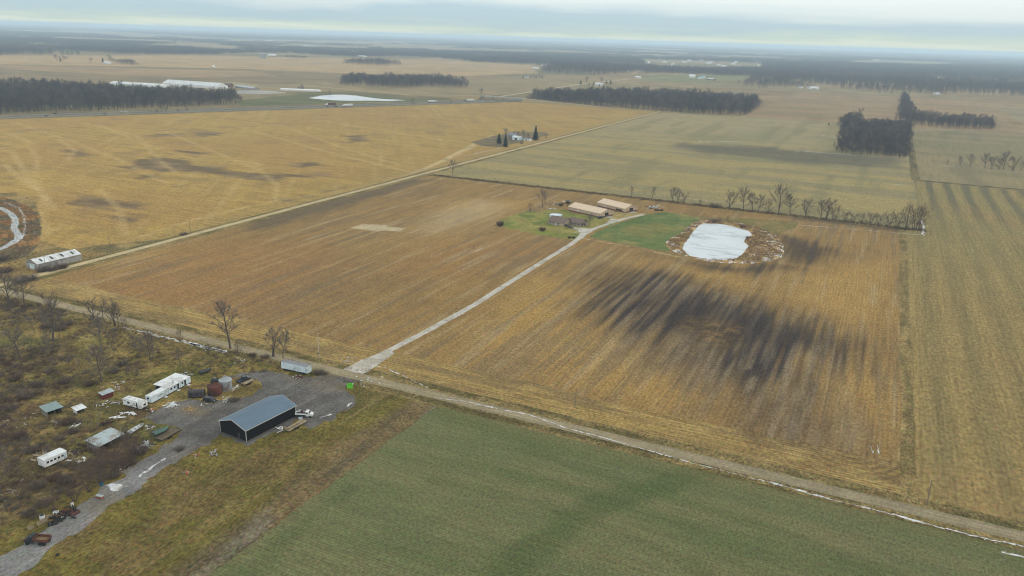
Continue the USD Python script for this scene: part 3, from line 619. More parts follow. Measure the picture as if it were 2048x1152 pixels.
snow_run([(1636, 270), (1660, 273), (1676, 276)], 1.4, .5, 10, gap=10)
snow_run([(1870, 329), (1960, 339), (2048, 344)], .8, .35, 11, gap=12)
snow_run([(1822, 264), (1860, 258), (1980, 261)], 1.2, .35, 14, gap=16)
snow_run([(930, 313), (960, 305), (1000, 297)], .8, .4, 15, gap=10)
snow_run([(948, 504), (955, 501), (966, 497)], .35, .9, 16, gap=8)
snow_run([(690, 722), (730, 728), (770, 735), (855, 775)], .35, .4, 17, gap=6)
snow_run([(1742, 893), (1746, 906)], .22, .95, 18)
snow_run([(1754, 890), (1758, 907)], .22, .95, 19)
snow_run([(1790, 369), (1800, 370)], 1.4, .9, 20)
snow_run([(2003, 1104), (2050, 1116)], .5, .9, 30, gap=6)

# ---- gravel yard of the black barn, with its lane
YARD = [(660, 741), (712, 747), (742, 757), (700, 767), (690, 777), (712, 795), (700, 812), (655, 842), (620, 860), (598, 838), (560, 860), (500, 892), (440, 868), (405, 893), (325, 940), (232, 1008), (112, 1094), (30, 1152), (-120, 1250), (-160, 1230), (-20, 1128), (100, 1050), (220, 965), (290, 920), (345, 880), (368, 858), (345, 850), (310, 846), (292, 838), (305, 822), (330, 810), (375, 797), (420, 806), (445, 802), (480, 797), (530, 778), (520, 766), (505, 756), (470, 754), (450, 762), (444, 756), (490, 745), (540, 741), (575, 752), (630, 757)]
def yard_colour(u, v):
    n = fb(u, v, 7, 4, 181); n2 = fb(u, v, 20, 3, 182); n3 = fb(u, v, 2.2, 3, 183, sv=14)
    c = lerp(A3(.130, .124, .114), A3(.102, .096, .088), sstep(n, .40, .66))
    lane = sstep(-v, -165, -140)
    c = lerp(c, A3(.205, .205, .198), lane * .8)
    c = lerp(c, A3(.20, .19, .17), sstep(n3, .55, .7) * .45)
    return lerp(c, A3(.165, .132, .085), sstep(n2, .54, .68) * .5)
yard_poly = Polygon(pxs(YARD)).buffer(0).intersection(sbox(-700, 10, 100, 228.4))
if yard_poly.geom_type != 'Polygon': yard_poly = max(yard_poly.geoms, key=lambda g: g.area)
sheet('gravel_yard', jag(yard_poly, 2.4, 1.5, 35), 0.022, yard_colour, M_gravel, (0.9, 0.9))

# ---- the highway: two carriageways with a grass median
def carriage(off, w):
    return highway_line.parallel_offset(abs(off), 'left' if off < 0 else 'right').buffer(w, cap_style=2)
M_asph = ground_mat('highway_asphalt', fine=.1, row=.1, row_w=1.5, row_l=60, mid=.08, hue=.1)
sheet('verge', highway_line.buffer(36, cap_style=2), 0.026, lambda u, v: lerp(A3(.150, .135, .075), A3(.115, .105, .07), sstep(fb(u, v, 20, 3, 191), .4, .6)), M_grass, (6, 6))
sheet('highway', carriage(-15, 5.8), 0.06, A3(.165, .160, .150), M_asph, (6, 6))
sheet('highway', carriage(15, 5.8), 0.06, A3(.165, .160, .150), M_asph, (6, 6))
M_line = mat('road_line_paint', (.62, .62, .58), rough=.6, var=.1)
def marking(off, w):
    g = highway_line.parallel_offset(abs(off), 'left' if off < 0 else 'right').buffer(w, cap_style=2)
    flat('road_marking', g, 0.075, M_line, res=(8, 8))
for o in (-20.3, -9.7, 9.7, 20.3): marking(o, .14)
# far-off fields and green round the highway
def plot(name, pts, col, z=0.01, m=None, res=(12, 12), j=3.0):
    c0 = np.array(col)
    sheet(name, jag(Polygon(pxs(pts)).buffer(0), j, 12, int(abs(pts[0][0])) + 40), z, lambda u, v: lerp(c0, c0 * A3(.72, .76, .8), sstep(fb(u, v, 60, 4, 201, sv=20), .42, .64)), m or M_field, res)
plot('grass_field', [(470, 202), (560, 192), (620, 187), (820, 196), (900, 196), (900, 199), (700, 206), (480, 213)], (.125, .130, .062), z=.02)
plot('stubble_field', [(440, 186), (700, 183), (815, 191), (960, 193), (1080, 182), (1160, 169), (1060, 152), (940, 160), (700, 160), (500, 172)], (.255, .20, .115), z=.008)
plot('stubble_field', [(-100, 112), (0, 111), (200, 111), (440, 112), (700, 116), (950, 124), (1060, 130), (1075, 146), (940, 152), (680, 146), (500, 138), (250, 133), (0, 128), (-150, 128)], (.375, .265, .145), z=.006, res=(40, 40), j=12)
plot('stubble_field', [(-150, 129), (0, 129), (250, 135), (500, 140), (680, 148), (900, 160), (500, 172), (400, 168), (200, 165), (0, 162), (-150, 160)], (.215, .165, .098), z=.006, res=(30, 30), j=8)
plot('stubble_field', [(0, 137), (120, 144), (260, 152), (420, 155), (560, 152), (500, 141), (250, 136), (0, 131)], (.305, .215, .125), z=.010, res=(30, 30), j=6)
plot('lawn', [(1270, 152), (1330, 149), (1420, 149), (1500, 152), (1470, 163), (1380, 166), (1290, 162)], (.185, .185, .085), z=.03)
plot('concrete_pad', [(445, 184), (490, 180.5), (545, 182), (575, 186), (530, 188), (470, 187)], (.36, .35, .31), z=.03, m=M_gravel)
plot('gravel_yard', [(430, 166), (470, 164), (520, 170), (500, 178), (450, 176)], (.30, .25, .16), z=.032, m=M_gravel)
plot('yard', [(940, 285), (985, 272), (1030, 263), (1085, 264), (1100, 268), (1075, 276), (1030, 287), (1000, 294), (965, 292)], (.165, .135, .085), z=.03, m=M_grass, res=(3, 3), j=1.5)
plot('track', [(800, 352), (840, 338), (880, 320), (915, 303), (950, 284), (985, 270), (990, 272), (950, 292), (925, 305), (890, 322), (850, 340)], (.42, .33, .18), z=.012, m=M_gold, res=(3, 3), j=2)
# ---- winter air: one even box of haze round everything
haze_mat = usdkit.material(stage, '/World/Looks/haze_air', {'v': ('principled_volume', {'color': (.68, .86, .97), 'density': 0.000095, 'anisotropy': 0.15})}, [], volume='v.volume')
hz = trimesh.creation.box((150000, 150000, 136.0)); hz.apply_translation((0, 0, 67.0 - 1.2))
hzm = usdkit.mesh(stage, '/World/haze', hz, haze_mat); tag(hzm, kind='stuff')
# ================================================================== trees, brush and woods
def bark(name, rgb, var=.3): return mat(name, rgb, rough=.95, var=var, scale=.8, spec=.1)
M_bark = bark('bark', (.105, .088, .074)); M_bark_grey = bark('grey_bark', (.135, .120, .105)); M_bark_pale = bark('pale_bark', (.34, .32, .27))
M_twig = bark('bare_twigs', (.140, .118, .104)); M_twig_grey = bark('grey_twigs', (.135, .118, .104)); M_twig_red = bark('reddish_twigs', (.112, .076, .060))
M_needle = bark('dark_needles', (.018, .032, .022), .4); M_needle2 = bark('blue_green_needles', (.022, .040, .034), .4)
M_reed = bark('dry_reeds', (.33, .225, .11)); M_weed = bark('dry_weeds', (.115, .083, .055)); M_drygrass = bark('dry_grass', (.27, .205, .095))

def tubes(segs, n=4):
    """Many tapered sticks at once. segs: rows x0 y0 z0 x1 y1 z1 r0 r1."""
    s = np.asarray(segs, float); p0, p1, r0, r1 = s[:, 0:3], s[:, 3:6], s[:, 6], s[:, 7]
    d = p1 - p0; d /= np.linalg.norm(d, axis=1, keepdims=True) + 1e-9
    a = np.cross(d, np.where(np.abs(d[:, 2:]) < .9, [0, 0, 1.0], [1.0, 0, 0])); a /= np.linalg.norm(a, axis=1, keepdims=True); b = np.cross(d, a)
    t = np.arange(n) * 2 * np.pi / n
    ring = np.cos(t)[None, :, None] * a[:, None] + np.sin(t)[None, :, None] * b[:, None]
    v = np.concatenate([p0[:, None] + ring * r0[:, None, None], p1[:, None] + ring * r1[:, None, None]], 1)
    i = np.arange(n); j = (i + 1) % n
    f1 = np.vstack([np.c_[i, j, n + j], np.c_[i, n + j, n + i]])
    f = (np.arange(len(s))[:, None, None] * 2 * n + f1[None]).reshape(-1, 3)
    return trimesh.Trimesh(v.reshape(-1, 3), f, process=False)

def twigs(base, direc, length, width, rng):
    base, direc = np.asarray(base), np.asarray(direc)
    d = direc / (np.linalg.norm(direc, axis=1, keepdims=True) + 1e-9)
    side = np.cross(d, rng.normal(size=d.shape)); side /= np.linalg.norm(side, axis=1, keepdims=True) + 1e-9
    L = np.asarray(length)[:, None]; w = np.broadcast_to(width, (len(d),))[:, None] * .5
    v = np.stack([base - side * w, base + side * w, base + d * L], 1).reshape(-1, 3)
    return trimesh.Trimesh(v, np.arange(len(v)).reshape(-1, 3), process=False)

def bare_tree(seed, H, spread=.35, base=.22, limbs=13, subs=6, tw=10, tww=.055, lean=.04, stems=1, n=4, rtrunk=None):
    """(trunk, crown): a leafless tree of limbs, branches and twigs."""
    r = np.random.default_rng(seed); tr, br, tb, td, tl = [], [], [], [], []
    R = rtrunk or H * .019
    for st in range(stems):
        p = np.array([r.normal(0, .25), r.normal(0, .25), 0]) * (stems > 1); d = np.array([r.normal(0, lean + .12 * (stems > 1)), r.normal(0, lean + .12 * (stems > 1)), 1.0])
        pts, rad_ = [p], [R]
        K = 7
        for k in range(K):
            d = d + np.r_[r.normal(0, .07, 2), 0]; d /= np.linalg.norm(d)
            p = p + d * H * .86 / K * (1 if stems == 1 else r.uniform(.75, 1)); pts.append(p); rad_.append(R * (1 - .88 * (k + 1) / K) + .012)
        pts = np.array(pts); rad_ = np.array(rad_)
        for k in range(K): tr.append([*pts[k], *pts[k + 1], rad_[k], rad_[k + 1]])
        nl = max(3, limbs // stems); ph = r.uniform(0, 6.28)
        for l in range(nl):
            h = base + (1 - base) * ((l + r.uniform(0, .8)) / nl) ** .9 * .97
            x = h * K; k = min(int(x), K - 1); q = pts[k] + (pts[k + 1] - pts[k]) * (x - k); rr = np.interp(h, np.linspace(0, 1, K + 1), rad_)
            ph += 2.4 + r.normal(0, .3)
            L = H * spread * (1.12 - .62 * abs(h - .45) / .55) * r.uniform(.75, 1.15)
            up = .55 + .9 * h + r.normal(0, .12)
            dd = np.array([math.cos(ph), math.sin(ph), up]); dd /= np.linalg.norm(dd)
            lp, lr = [q], [rr * .62]
            for s_ in range(4):
                dd = dd + np.r_[r.normal(0, .13, 2), .10]; dd /= np.linalg.norm(dd); q = q + dd * L / 4; lp.append(q); lr.append(rr * .62 * (1 - (s_ + 1) / 4.6))
            for s_ in range(4): br.append([*lp[s_], *lp[s_ + 1], lr[s_], lr[s_ + 1]])
            for b_ in range(subs):
                x = 4 * (.25 + .75 * (b_ + r.uniform(0, .9)) / subs); s_ = min(int(x), 3); o = lp[s_] + (lp[s_ + 1] - lp[s_]) * (x - s_)
                e = (lp[s_ + 1] - lp[s_]); e = e / np.linalg.norm(e) + r.normal(0, .55, 3) + [0, 0, .22]; e /= np.linalg.norm(e)
                bl = L * r.uniform(.28, .5); m = o + e * bl * .5; e2 = e + r.normal(0, .25, 3) + [0, 0, .12]; e2 /= np.linalg.norm(e2); f_ = m + e2 * bl * .5
                br.append([*o, *m, lr[s_] * .5 + .01, lr[s_] * .3 + .008]); br.append([*m, *f_, lr[s_] * .3 + .008, .006])
                for t_ in range(tw):
                    z = r.uniform(.1, 1); o2 = o + e * bl * .5 * min(z * 2, 1) + e2 * bl * .5 * max(z * 2 - 1, 0)
                    tb.append(o2); td.append(e2 + r.normal(0, .65, 3) + [0, 0, .25]); tl.append(H * r.uniform(.05, .13))
    trunk = tubes(tr, 6 if n > 3 else 3)
    crown = trimesh.util.concatenate([tubes(br, n if n < 4 else 3), twigs(tb, td, tl, tww, r)])
    return trunk, crown

def shrub(seed, H, W, n=160, w=.07, arch=.5):
    r = np.random.default_rng(seed)
    a = r.uniform(0, 6.28, n); rr = np.sqrt(r.uniform(0, 1, n)) * W * .3
    b = np.c_[np.cos(a) * rr, np.sin(a) * rr, np.zeros(n)]
    d = np.c_[np.cos(a) * r.uniform(.1, 1, n) * W / H * arch, np.sin(a) * r.uniform(.1, 1, n) * W / H * arch, np.ones(n)] + r.normal(0, .12, (n, 3))
    L = H * r.uniform(.6, 1.1, n)
    m1 = twigs(b, d, L, w * 1.3, r)
    k = n * 3; i = r.integers(0, n, k); dn = d / np.linalg.norm(d, axis=1, keepdims=True)
    m2 = twigs(b[i] + dn[i] * (L[i] * r.uniform(.25, .9, k))[:, None], dn[i] + r.normal(0, .6, (k, 3)), H * r.uniform(.2, .42, k), w, r)
    return trimesh.util.concatenate([m1, m2])

def conifer(seed, H, W, layers=15, per=15):
    r = np.random.default_rng(seed); vs = []
    for l in range(layers):
        z = H * (.06 + .9 * l / layers); R = W * .5 * (1 - l / layers) ** .85 * r.uniform(.85, 1.12) + .12
        for k in range(per):
            a = (k + r.uniform(0, .8)) / per * 6.283 + l; w = R * 6.283 / per * r.uniform(.7, 1.1)
            rr = R * r.uniform(.75, 1.12); ca, sa = math.cos(a), math.sin(a); zt = z + H / layers * r.uniform(1.0, 1.7); zb = z - H * .03 * r.uniform(0, 1.4)
            o, tip = np.array([ca * .08, sa * .08, zt]), np.array([ca * rr, sa * rr, zb]); sd = np.array([-sa, ca, 0]) * w * .5; mid = o * .35 + tip * .65
            vs += [o, mid - sd, tip, o, tip, mid + sd]
    vs.append([0, 0, H]); vs.append([.12, 0, H * .9]); vs.append([-.12, .05, H * .9])
    v = np.array(vs, float)
    return tubes([[0, 0, 0, 0, 0, H * .3, W * .06, W * .05], [0, 0, H * .3, 0, 0, H * .95, W * .05, .02]], 6), trimesh.Trimesh(v, np.arange(len(v)).reshape(-1, 3), process=False)

TREE_KINDS = {}
def tree_kind(name, parts):
    c = kindclass(name)
    for nm, m, mt in parts: part(c, nm, m, mt)
    TREE_KINDS[name] = c
def _tk(name, seed, H, tm, cm, **k):
    t, c = bare_tree(seed, H, **k); tree_kind(name, [('trunk', t, tm), ('crown', c, cm)])
_tk('broad_bare_tree', 1, 10, M_bark, M_twig, spread=.46, base=.20, limbs=15, subs=7, tw=14, tww=.045)
_tk('tall_bare_tree', 2, 10, M_bark, M_twig, spread=.34, base=.26, limbs=15, subs=7, tw=13, tww=.042)
_tk('oval_bare_tree', 3, 10, M_bark_grey, M_twig_grey, spread=.38, base=.24, limbs=16, subs=7, tw=13, tww=.042)
_tk('thin_bare_tree', 4, 10, M_bark, M_twig, spread=.22, base=.30, limbs=11, subs=4, tw=12, tww=.042, rtrunk=.17)
_tk('twin_stem_tree', 5, 10, M_bark, M_twig, spread=.36, base=.18, limbs=16, subs=6, tw=13, tww=.042, stems=2)
_tk('scrub_tree', 6, 10, M_bark, M_twig_red, spread=.5, base=.10, limbs=16, subs=6, tw=13, tww=.04, stems=4, rtrunk=.12)
_tk('pale_dead_tree', 7, 10, M_bark_pale, M_bark_pale, spread=.36, base=.25, limbs=9, subs=4, tw=2, tww=.07)
for nm, sd, mm in (('dark_evergreen', 11, M_needle), ('slim_evergreen', 12, M_needle2)):
    t, c = conifer(sd, 10, 5.2 if sd == 11 else 3.4); tree_kind(nm, [('trunk', t, M_bark), ('crown', c, mm)])
tree_kind('bare_shrub', [('stems', shrub(21, 2.0, 3.0, 110, .035), M_twig), ('twigs', shrub(22, 1.8, 3.2, 110, .035, .8), M_twig_red)])
tree_kind('rounded_shrub', [('stems', shrub(23, 1.6, 2.2, 130, .05, .9), M_twig_red), ('twigs', shrub(24, 1.5, 2.3, 120, .05, 1.1), M_weed)])

def tree(kind, at, H, label, cat='tree', group=None, wide=1.0, name=None):
    """at: ground point; H: height in metres."""
    if kind == 'bare_shrub' and H > 4.5: kind, wide = 'scrub_tree', wide * .9
    s = H / (10.0 if kind not in ('bare_shrub', 'rounded_shrub') else 2.0)
    return copy_of(TREE_KINDS[kind], name or kind, label, cat, at, RNG.uniform(0, 6.28), group, (s * wide, s * wide, s))

def height_at(bx, by, yt):
    """Metres that reach from the ground point seen at (bx, by) up to picture row yt."""
    p = np.r_[px(bx, by), 0.0]; lo, hi = 0.0, 80.0
    for _ in range(40):
        m = (lo + hi) / 2; q = p + [0, 0, m] - EYE
        if 576 - FPX * (q @ UP) / (q @ FW) > yt: lo = m
        else: hi = m
    return m

# ---- woods: many trees that read as one mass
def instancer(name, protos, pos, idx, scale, rot, label=None, kind='stuff'):
    path = uniq(name); pi = UsdGeom.PointInstancer.Define(stage, path); rel = []
    for k, (m, mt) in enumerate(protos):
        p = f'{path}/kinds/plant_{k:03d}' if k else f'{path}/kinds/plant'
        if k == 0: UsdGeom.Scope.Define(stage, f'{path}/kinds')
        usdkit.mesh(stage, p, m, mt); rel.append(p)
    pi.CreatePrototypesRel().SetTargets(rel)
    pi.CreatePositionsAttr(Vt.Vec3fArray.FromNumpy(np.asarray(pos, np.float32)))
    pi.CreateProtoIndicesAttr(Vt.IntArray.FromNumpy(np.asarray(idx, np.int32)))
    pi.CreateScalesAttr(Vt.Vec3fArray.FromNumpy(np.asarray(scale, np.float32)))
    q = np.zeros((len(pos), 4), np.float32); q[:, 0] = np.cos(rot / 2); q[:, 3] = np.sin(rot / 2)
    pi.CreateOrientationsAttr(Vt.QuathArray([Gf.Quath(float(a), 0, 0, float(d)) for a, _, _, d in q]))
    tag(pi, label, kind=kind)
    return path

def wood_tree(seed, mt, H=10, spread=.36, w=.24, limbs=9, subs=3, tw=9):
    t, c = bare_tree(seed, H, spread=spread, base=.22, limbs=limbs, subs=subs, tw=tw, tww=w, n=3, rtrunk=.17)
    return trimesh.util.concatenate([t, c]), mt
WT = [bark('wood_twigs_a', (.066, .052, .058)), bark('wood_twigs_b', (.085, .066, .062)), bark('wood_twigs_c', (.050, .046, .055)), bark('wood_twigs_d', (.125, .102, .092))]
WOOD = [wood_tree(40 + k, WT[k], spread=.34 + .04 * (k % 2)) for k in range(4)]
WOODFAR = [wood_tree(50 + k, WT[k], spread=.42, w=.55, limbs=7, subs=2, tw=6) for k in range(4)]
def scatter(poly, spacing, seed):
    r = np.random.default_rng(seed); x0, y0, x1, y1 = poly.bounds
    u, v = np.meshgrid(np.arange(x0, x1, spacing), np.arange(y0, y1, spacing), indexing='ij')
    u = u.ravel() + r.uniform(-.5, .5, u.size) * spacing; v = v.ravel() + r.uniform(-.5, .5, v.size) * spacing
    k = shapely.contains_xy(poly, u, v)
    return u[k], v[k], r
def wood(pts, H, spacing, seed, label, protos=WOOD, poly=None, edge=.5, name='woodland', gap=.36):
    poly = poly if poly is not None else Polygon(pxs(pts)).buffer(0)
    B_ = spacing * 1.3
    u, v, r = scatter(poly.buffer(B_), spacing * 1.08, seed)
    ed = sdist(poly, u, v) / B_                                  # thins and gets lower towards a ragged edge
    k = (fb(u, v, spacing * 4, 3, seed + 900) > gap) & (ed > 1.3 * fb(u, v, spacing * 2.5, 2, seed + 901) - 1.0 + .35 * r.uniform(-1, 1, len(u))); u, v, ed = u[k], v[k], ed[k]; n = len(u)
    s = H / 10 * r.choice([.5, .75, .9, 1.0, 1.1, 1.3], n) * r.uniform(.9, 1.08, n) * (.75 + .5 * fb(u, v, 50, 2, seed)) * np.where(ed < .3, r.uniform(.45, 1.0, n), 1)
    w = s * r.uniform(.85, 1.3, n)
    instancer(name, protos, np.c_[u, v, np.zeros(n)], r.integers(0, len(protos), n), np.c_[w, w, s], r.uniform(0, 6.28, n), label)
    return n

nw = 0
nw += wood([(-120, 236), (0, 229), (110, 226), (200, 221.5), (330, 216), (430, 211), (476, 207), (482, 203), (455, 198), (380, 194), (300, 191), (200, 184), (100, 178), (0, 176), (-120, 178)], 17, 7.5, 1, 'dark bare woodland along the far side of the highway, at the left edge')
nw += wood([(681, 171), (720, 173.5), (762, 175), (800, 176.5), (838, 175), (866, 173), (938, 176), (915, 168), (890, 163), (820, 161), (740, 160.5), (690, 162)], 17, 9, 2, 'long bare grove in the middle of the tan field beyond the highway')
nw += wood([(684, 128.5), (720, 130), (760, 131.5), (798, 131), (796, 127), (760, 124), (700, 124)], 16, 13, 3, 'small bare grove far behind the long grove', WOODFAR)
nw += wood([(1058, 203), (1090, 206), (1150, 210.5), (1250, 216), (1330, 224), (1400, 229), (1482, 231), (1500, 227), (1518, 212), (1505, 205), (1440, 201), (1380, 197), (1300, 194), (1200, 193), (1120, 194), (1075, 197)], 18, 8, 4, 'wide bare woodland behind the county road junction')
nw += wood([(1673, 306), (1740, 312), (1812, 318), (1816, 290), (1821, 262), (1819, 252), (1760, 252), (1700, 250), (1688, 252), (1678, 275)], 10.5, 4.6, 5, 'dense square thicket of bare trees in the field at the right')
nw += wood([(1680, 255), (1700, 252), (1722, 250), (1722, 247), (1700, 246), (1685, 248)], 17, 6, 6, 'few taller bare trees at the back corner of the square thicket')
nw += wood([(1800, 238), (1824, 240), (1820, 212), (1815, 198), (1810, 193.5), (1804, 193.5), (1802, 210)], 13, 7, 7, 'narrow bare tree belt running away behind the square thicket')
nw += wood([(1798, 243), (1830, 250), (1900, 257), (1978, 260.5), (1989, 254), (1960, 248), (1900, 242), (1830, 236), (1800, 236)], 15, 7.5, 8, 'bare tree belt reaching right from behind the square thicket')
nw += wood([(1085, 146), (1120, 148.5), (1180, 150), (1240, 149), (1268, 145), (1266, 139), (1200, 132), (1110, 130), (1088, 136)], 17, 14, 9, 'bare grove beside the far white farm, right of the middle', WOODFAR)
nw += wood([(944, 123), (1000, 126), (1060, 128), (1080, 127), (1095, 121), (1040, 116), (965, 116)], 17, 17, 10, 'bare woodland behind the far tan field, at the middle', WOODFAR)
nw += wood([(1482, 173), (1520, 176.5), (1570, 178), (1600, 175), (1650, 171), (1690, 178), (1760, 187), (1820, 189.5), (1900, 190.5), (2120, 196), (2140, 140), (1980, 133), (1880, 134), (1760, 131), (1660, 127), (1580, 130), (1530, 145), (1505, 160)], 17, 15, 11, 'great hazy woodland filling the far right', WOODFAR, gap=.45)
nw += wood([(1280, 150), (1340, 148), (1440, 149), (1500, 152), (1495, 146), (1400, 141), (1300, 141)], 15, 15, 12, 'line of far trees behind the green farm lawn', WOODFAR)

# ---- the far country: woods in patches out to the horizon
def far_forest():
    r = np.random.default_rng(77)
    def clump(seed, size, n, H, w, tw):
        q = np.random.default_rng(seed); ms = []
        for k in range(n):
            t, c = bare_tree(seed * 100 + k, H * q.uniform(.75, 1.15), spread=.42, limbs=6, subs=2, tw=tw, tww=w, n=3, rtrunk=.3, base=.15)
            m = trimesh.util.concatenate([t, c]); m.apply_translation((*q.uniform(-.5, .5, 2) * size, 0)); ms.append(m)
        return trimesh.util.concatenate(ms)
    near = [(clump(60 + k, 46, 16, 16, .9, 4), WT[k % 4]) for k in range(3)]
    far = [(clump(70 + k, 150, 60, 17, 2.6, 2), WT[k % 4]) for k in range(3)]
    OPEN = [Polygon(pxs(p)).buffer(0) for p in (
        [(-300, 111.5), (0, 110.5), (200, 110.5), (440, 111.5), (500, 106), (600, 108), (700, 114), (800, 113), (900, 118), (945, 124), (1080, 129), (1086, 137), (1086, 148), (1180, 151), (1270, 148), (1280, 142), (1300, 151), (1500, 153), (1480, 172), (1600, 180), (1800, 190), (2200, 200), (2200, 1400), (-900, 1400), (-900, 111)],
        [(1690, 122.5), (1740, 121), (1800, 124), (1880, 126.5), (1925, 128), (1920, 131), (1860, 132), (1780, 128.5), (1700, 127.5)],
        [(240, 88.5), (300, 90), (420, 93), (560, 97), (560, 100), (440, 97), (300, 95)], [(1275, 118), (1400, 122), (1530, 127), (1525, 138), (1420, 139), (1290, 132)], [(1030, 100.5), (1200, 107), (1200, 109.5), (1030, 105)], [(0, 88), (100, 90), (180, 94), (120, 96), (0, 92)], [(520, 90), (640, 92), (740, 97), (700, 99), (560, 95)], [(840, 98), (960, 101), (940, 104.5), (860, 102)], [(1320, 108), (1440, 111), (1520, 115), (1420, 114.5)], [(1960, 140), (2060, 141), (2060, 145), (1970, 144)], [(1640, 176), (1660, 170), (1730, 174), (1720, 178)])]
    DENSE = [Polygon(pxs(p)).buffer(0) for p in ([(-300, 78), (0, 78), (120, 80), (240, 84), (330, 92), (440, 103), (440, 110), (200, 109.5), (-300, 109.5)], [(440, 90), (700, 95), (900, 103), (960, 112), (900, 117), (800, 112), (700, 112), (600, 106), (500, 104)], [(960, 108), (1240, 116), (1500, 118), (1560, 128), (1540, 146), (1500, 150), (1280, 140), (1240, 130), (1100, 116)], [(1500, 118), (1690, 119), (1690, 128), (1920, 132), (2200, 136), (2200, 150), (1500, 150)])]
    out = []
    for step, d0, d1, protos in ((46, 2300, 7000, near), (150, 7000, 30000, far)):
        u, v = np.meshgrid(np.arange(-d1, d1, step), np.arange(0, d1, step), indexing='ij'); u, v = u.ravel(), v.ravel()
        d = np.hypot(u, v); az = np.degrees(np.arctan2(u, v)) + 24.6
        k = (d > d0) & (d < d1) & (np.abs(az) < 41); u, v, d = u[k], v[k], d[k]
        u = u + r.uniform(-.5, .5, len(u)) * step * .8; v = v + r.uniform(-.5, .5, len(v)) * step * .8
        dens = fb(u, v, 1300, 5, 301, sv=600)
        keep = dens > .515 - .03 * sstep(d, 8000, 20000)
        for P in DENSE: keep |= shapely.contains_xy(P, u, v) & (fb(u, v, 380, 4, 305, sv=200) > .475)
        for P in OPEN: keep &= ~shapely.contains_xy(P, u, v)
        u, v = u[keep], v[keep]; n = len(u); s = r.uniform(.8, 1.15, n)
        instancer('far_woodland', protos, np.c_[u, v, np.zeros(n)], r.integers(0, 3, n), np.c_[s * 0 + 1, s * 0 + 1, s], r.uniform(0, 6.28, n), 'hazy patches of bare woodland out to the horizon' if step > 50 else 'patches of bare woodland in the middle distance beyond the tan fields')
        out.append(n)
    return out
print('wood trees', nw, 'far clumps', far_forest())
# ================================================================== buildings
M_black = mat('black_steel_siding', (.0045, .0045, .005), rough=.7, var=.3, scale=.8, spec=.15)
M_blueroof = mat('blue_grey_steel_roof', (.095, .148, .200), rough=.42, metal=.15, var=.10, scale=.3, spec=.5)
M_trim = mat('pale_trim', (.42, .41, .38), rough=.6, var=.12)
M_white = mat('white_paint', (.66, .68, .67), rough=.5, var=.10, scale=.9, dirt=(.40, .38, .34), dirt_amt=.25)
M_whiteroof = mat('weathered_white_roof', (.62, .66, .66), rough=.55, var=.12, scale=.5, dirt=(.42, .43, .41), dirt_amt=.35)
M_bluewhite = mat('cold_white_panels', (.56, .66, .70), rough=.45, var=.10, scale=.6, dirt=(.36, .40, .41), dirt_amt=.25)
M_tinroof = mat('galvanised_roof', (.36, .43, .44), rough=.5, metal=.3, var=.16, scale=.8, dirt=(.26, .22, .18), dirt_amt=.3)
M_slate = mat('grey_green_sheet_roof', (.20, .27, .27), rough=.55, metal=.2, var=.18, scale=.9)
M_tanroof = mat('tan_steel_roof', (.60, .475, .335), rough=.5, var=.07, scale=.25)
M_tanwall = mat('tan_steel_siding', (.43, .33, .235), rough=.6, var=.08, scale=.4)
M_brownlow = mat('brown_wainscot', (.125, .068, .048), rough=.65, var=.12, scale=.6)
M_greywall = mat('grey_siding', (.30, .29, .27), rough=.75, var=.2, scale=.7, dirt=(.17, .15, .13), dirt_amt=.35)
M_greywood = mat('weathered_wood', (.165, .145, .120), rough=.9, var=.3, scale=1.5)
M_wood = mat('pale_lumber', (.30, .245, .150), rough=.85, var=.3, scale=1.4, dirt=(.14, .11, .075), dirt_amt=.3)
M_dark = mat('dark_interior', (.012, .011, .010), rough=.9, var=.2)
M_glass = mat('dark_window_glass', (.018, .022, .028), rough=.12, var=.1, spec=.6)
M_brownroof = mat('brown_shingles', (.165, .125, .098), rough=.9, var=.22, scale=.8)
M_brick = mat('brown_brick', (.29, .235, .180), rough=.9, var=.2, scale=1.1)
M_greyroof = mat('grey_shingles', (.20, .205, .21), rough=.9, var=.2, scale=.7)
M_rust = mat('rusty_steel', (.125, .042, .026), rough=.85, var=.35, scale=1.2, dirt=(.060, .030, .024), dirt_amt=.4)
M_galv = mat('galvanised_steel', (.36, .41, .43), rough=.45, metal=.35, var=.2, scale=.9, dirt=(.19, .15, .13), dirt_amt=.32)
M_concrete = mat('concrete', (.36, .34, .30), rough=.9, var=.15, scale=.8)
M_red = mat('faded_red_paint', (.115, .022, .022), rough=.7, var=.25)
M_tyre = mat('tyre_rubber', (.014, .014, .014), rough=.9, var=.2)
M_frame = mat('dark_frame_steel', (.030, .029, .028), rough=.7, var=.3)
M_pole = mat('weathered_pole', (.165, .135, .105), rough=.95, var=.25, scale=1.2)
M_palepole = mat('pale_pole', (.40, .35, .27), rough=.9, var=.2, scale=1.2)

def frame(A, B, C=None, raw=False):
    a, b = (px(*A), px(*B)) if not raw else (np.array(A, float), np.array(B, float))
    c = None if C is None else (px(*C) if not raw else np.array(C, float))
    if c is not None and (b - a)[0] * (c - a)[1] - (b - a)[1] * (c - a)[0] < 0: a, b, c = b, a, c + (b - a)
    d = b - a; L = float(np.hypot(*d)); d = d / L
    W = None if c is None else float((c - a) @ np.array([-d[1], d[0]])) if c is not None else None
    return a, math.atan2(d[1], d[0]), L, W

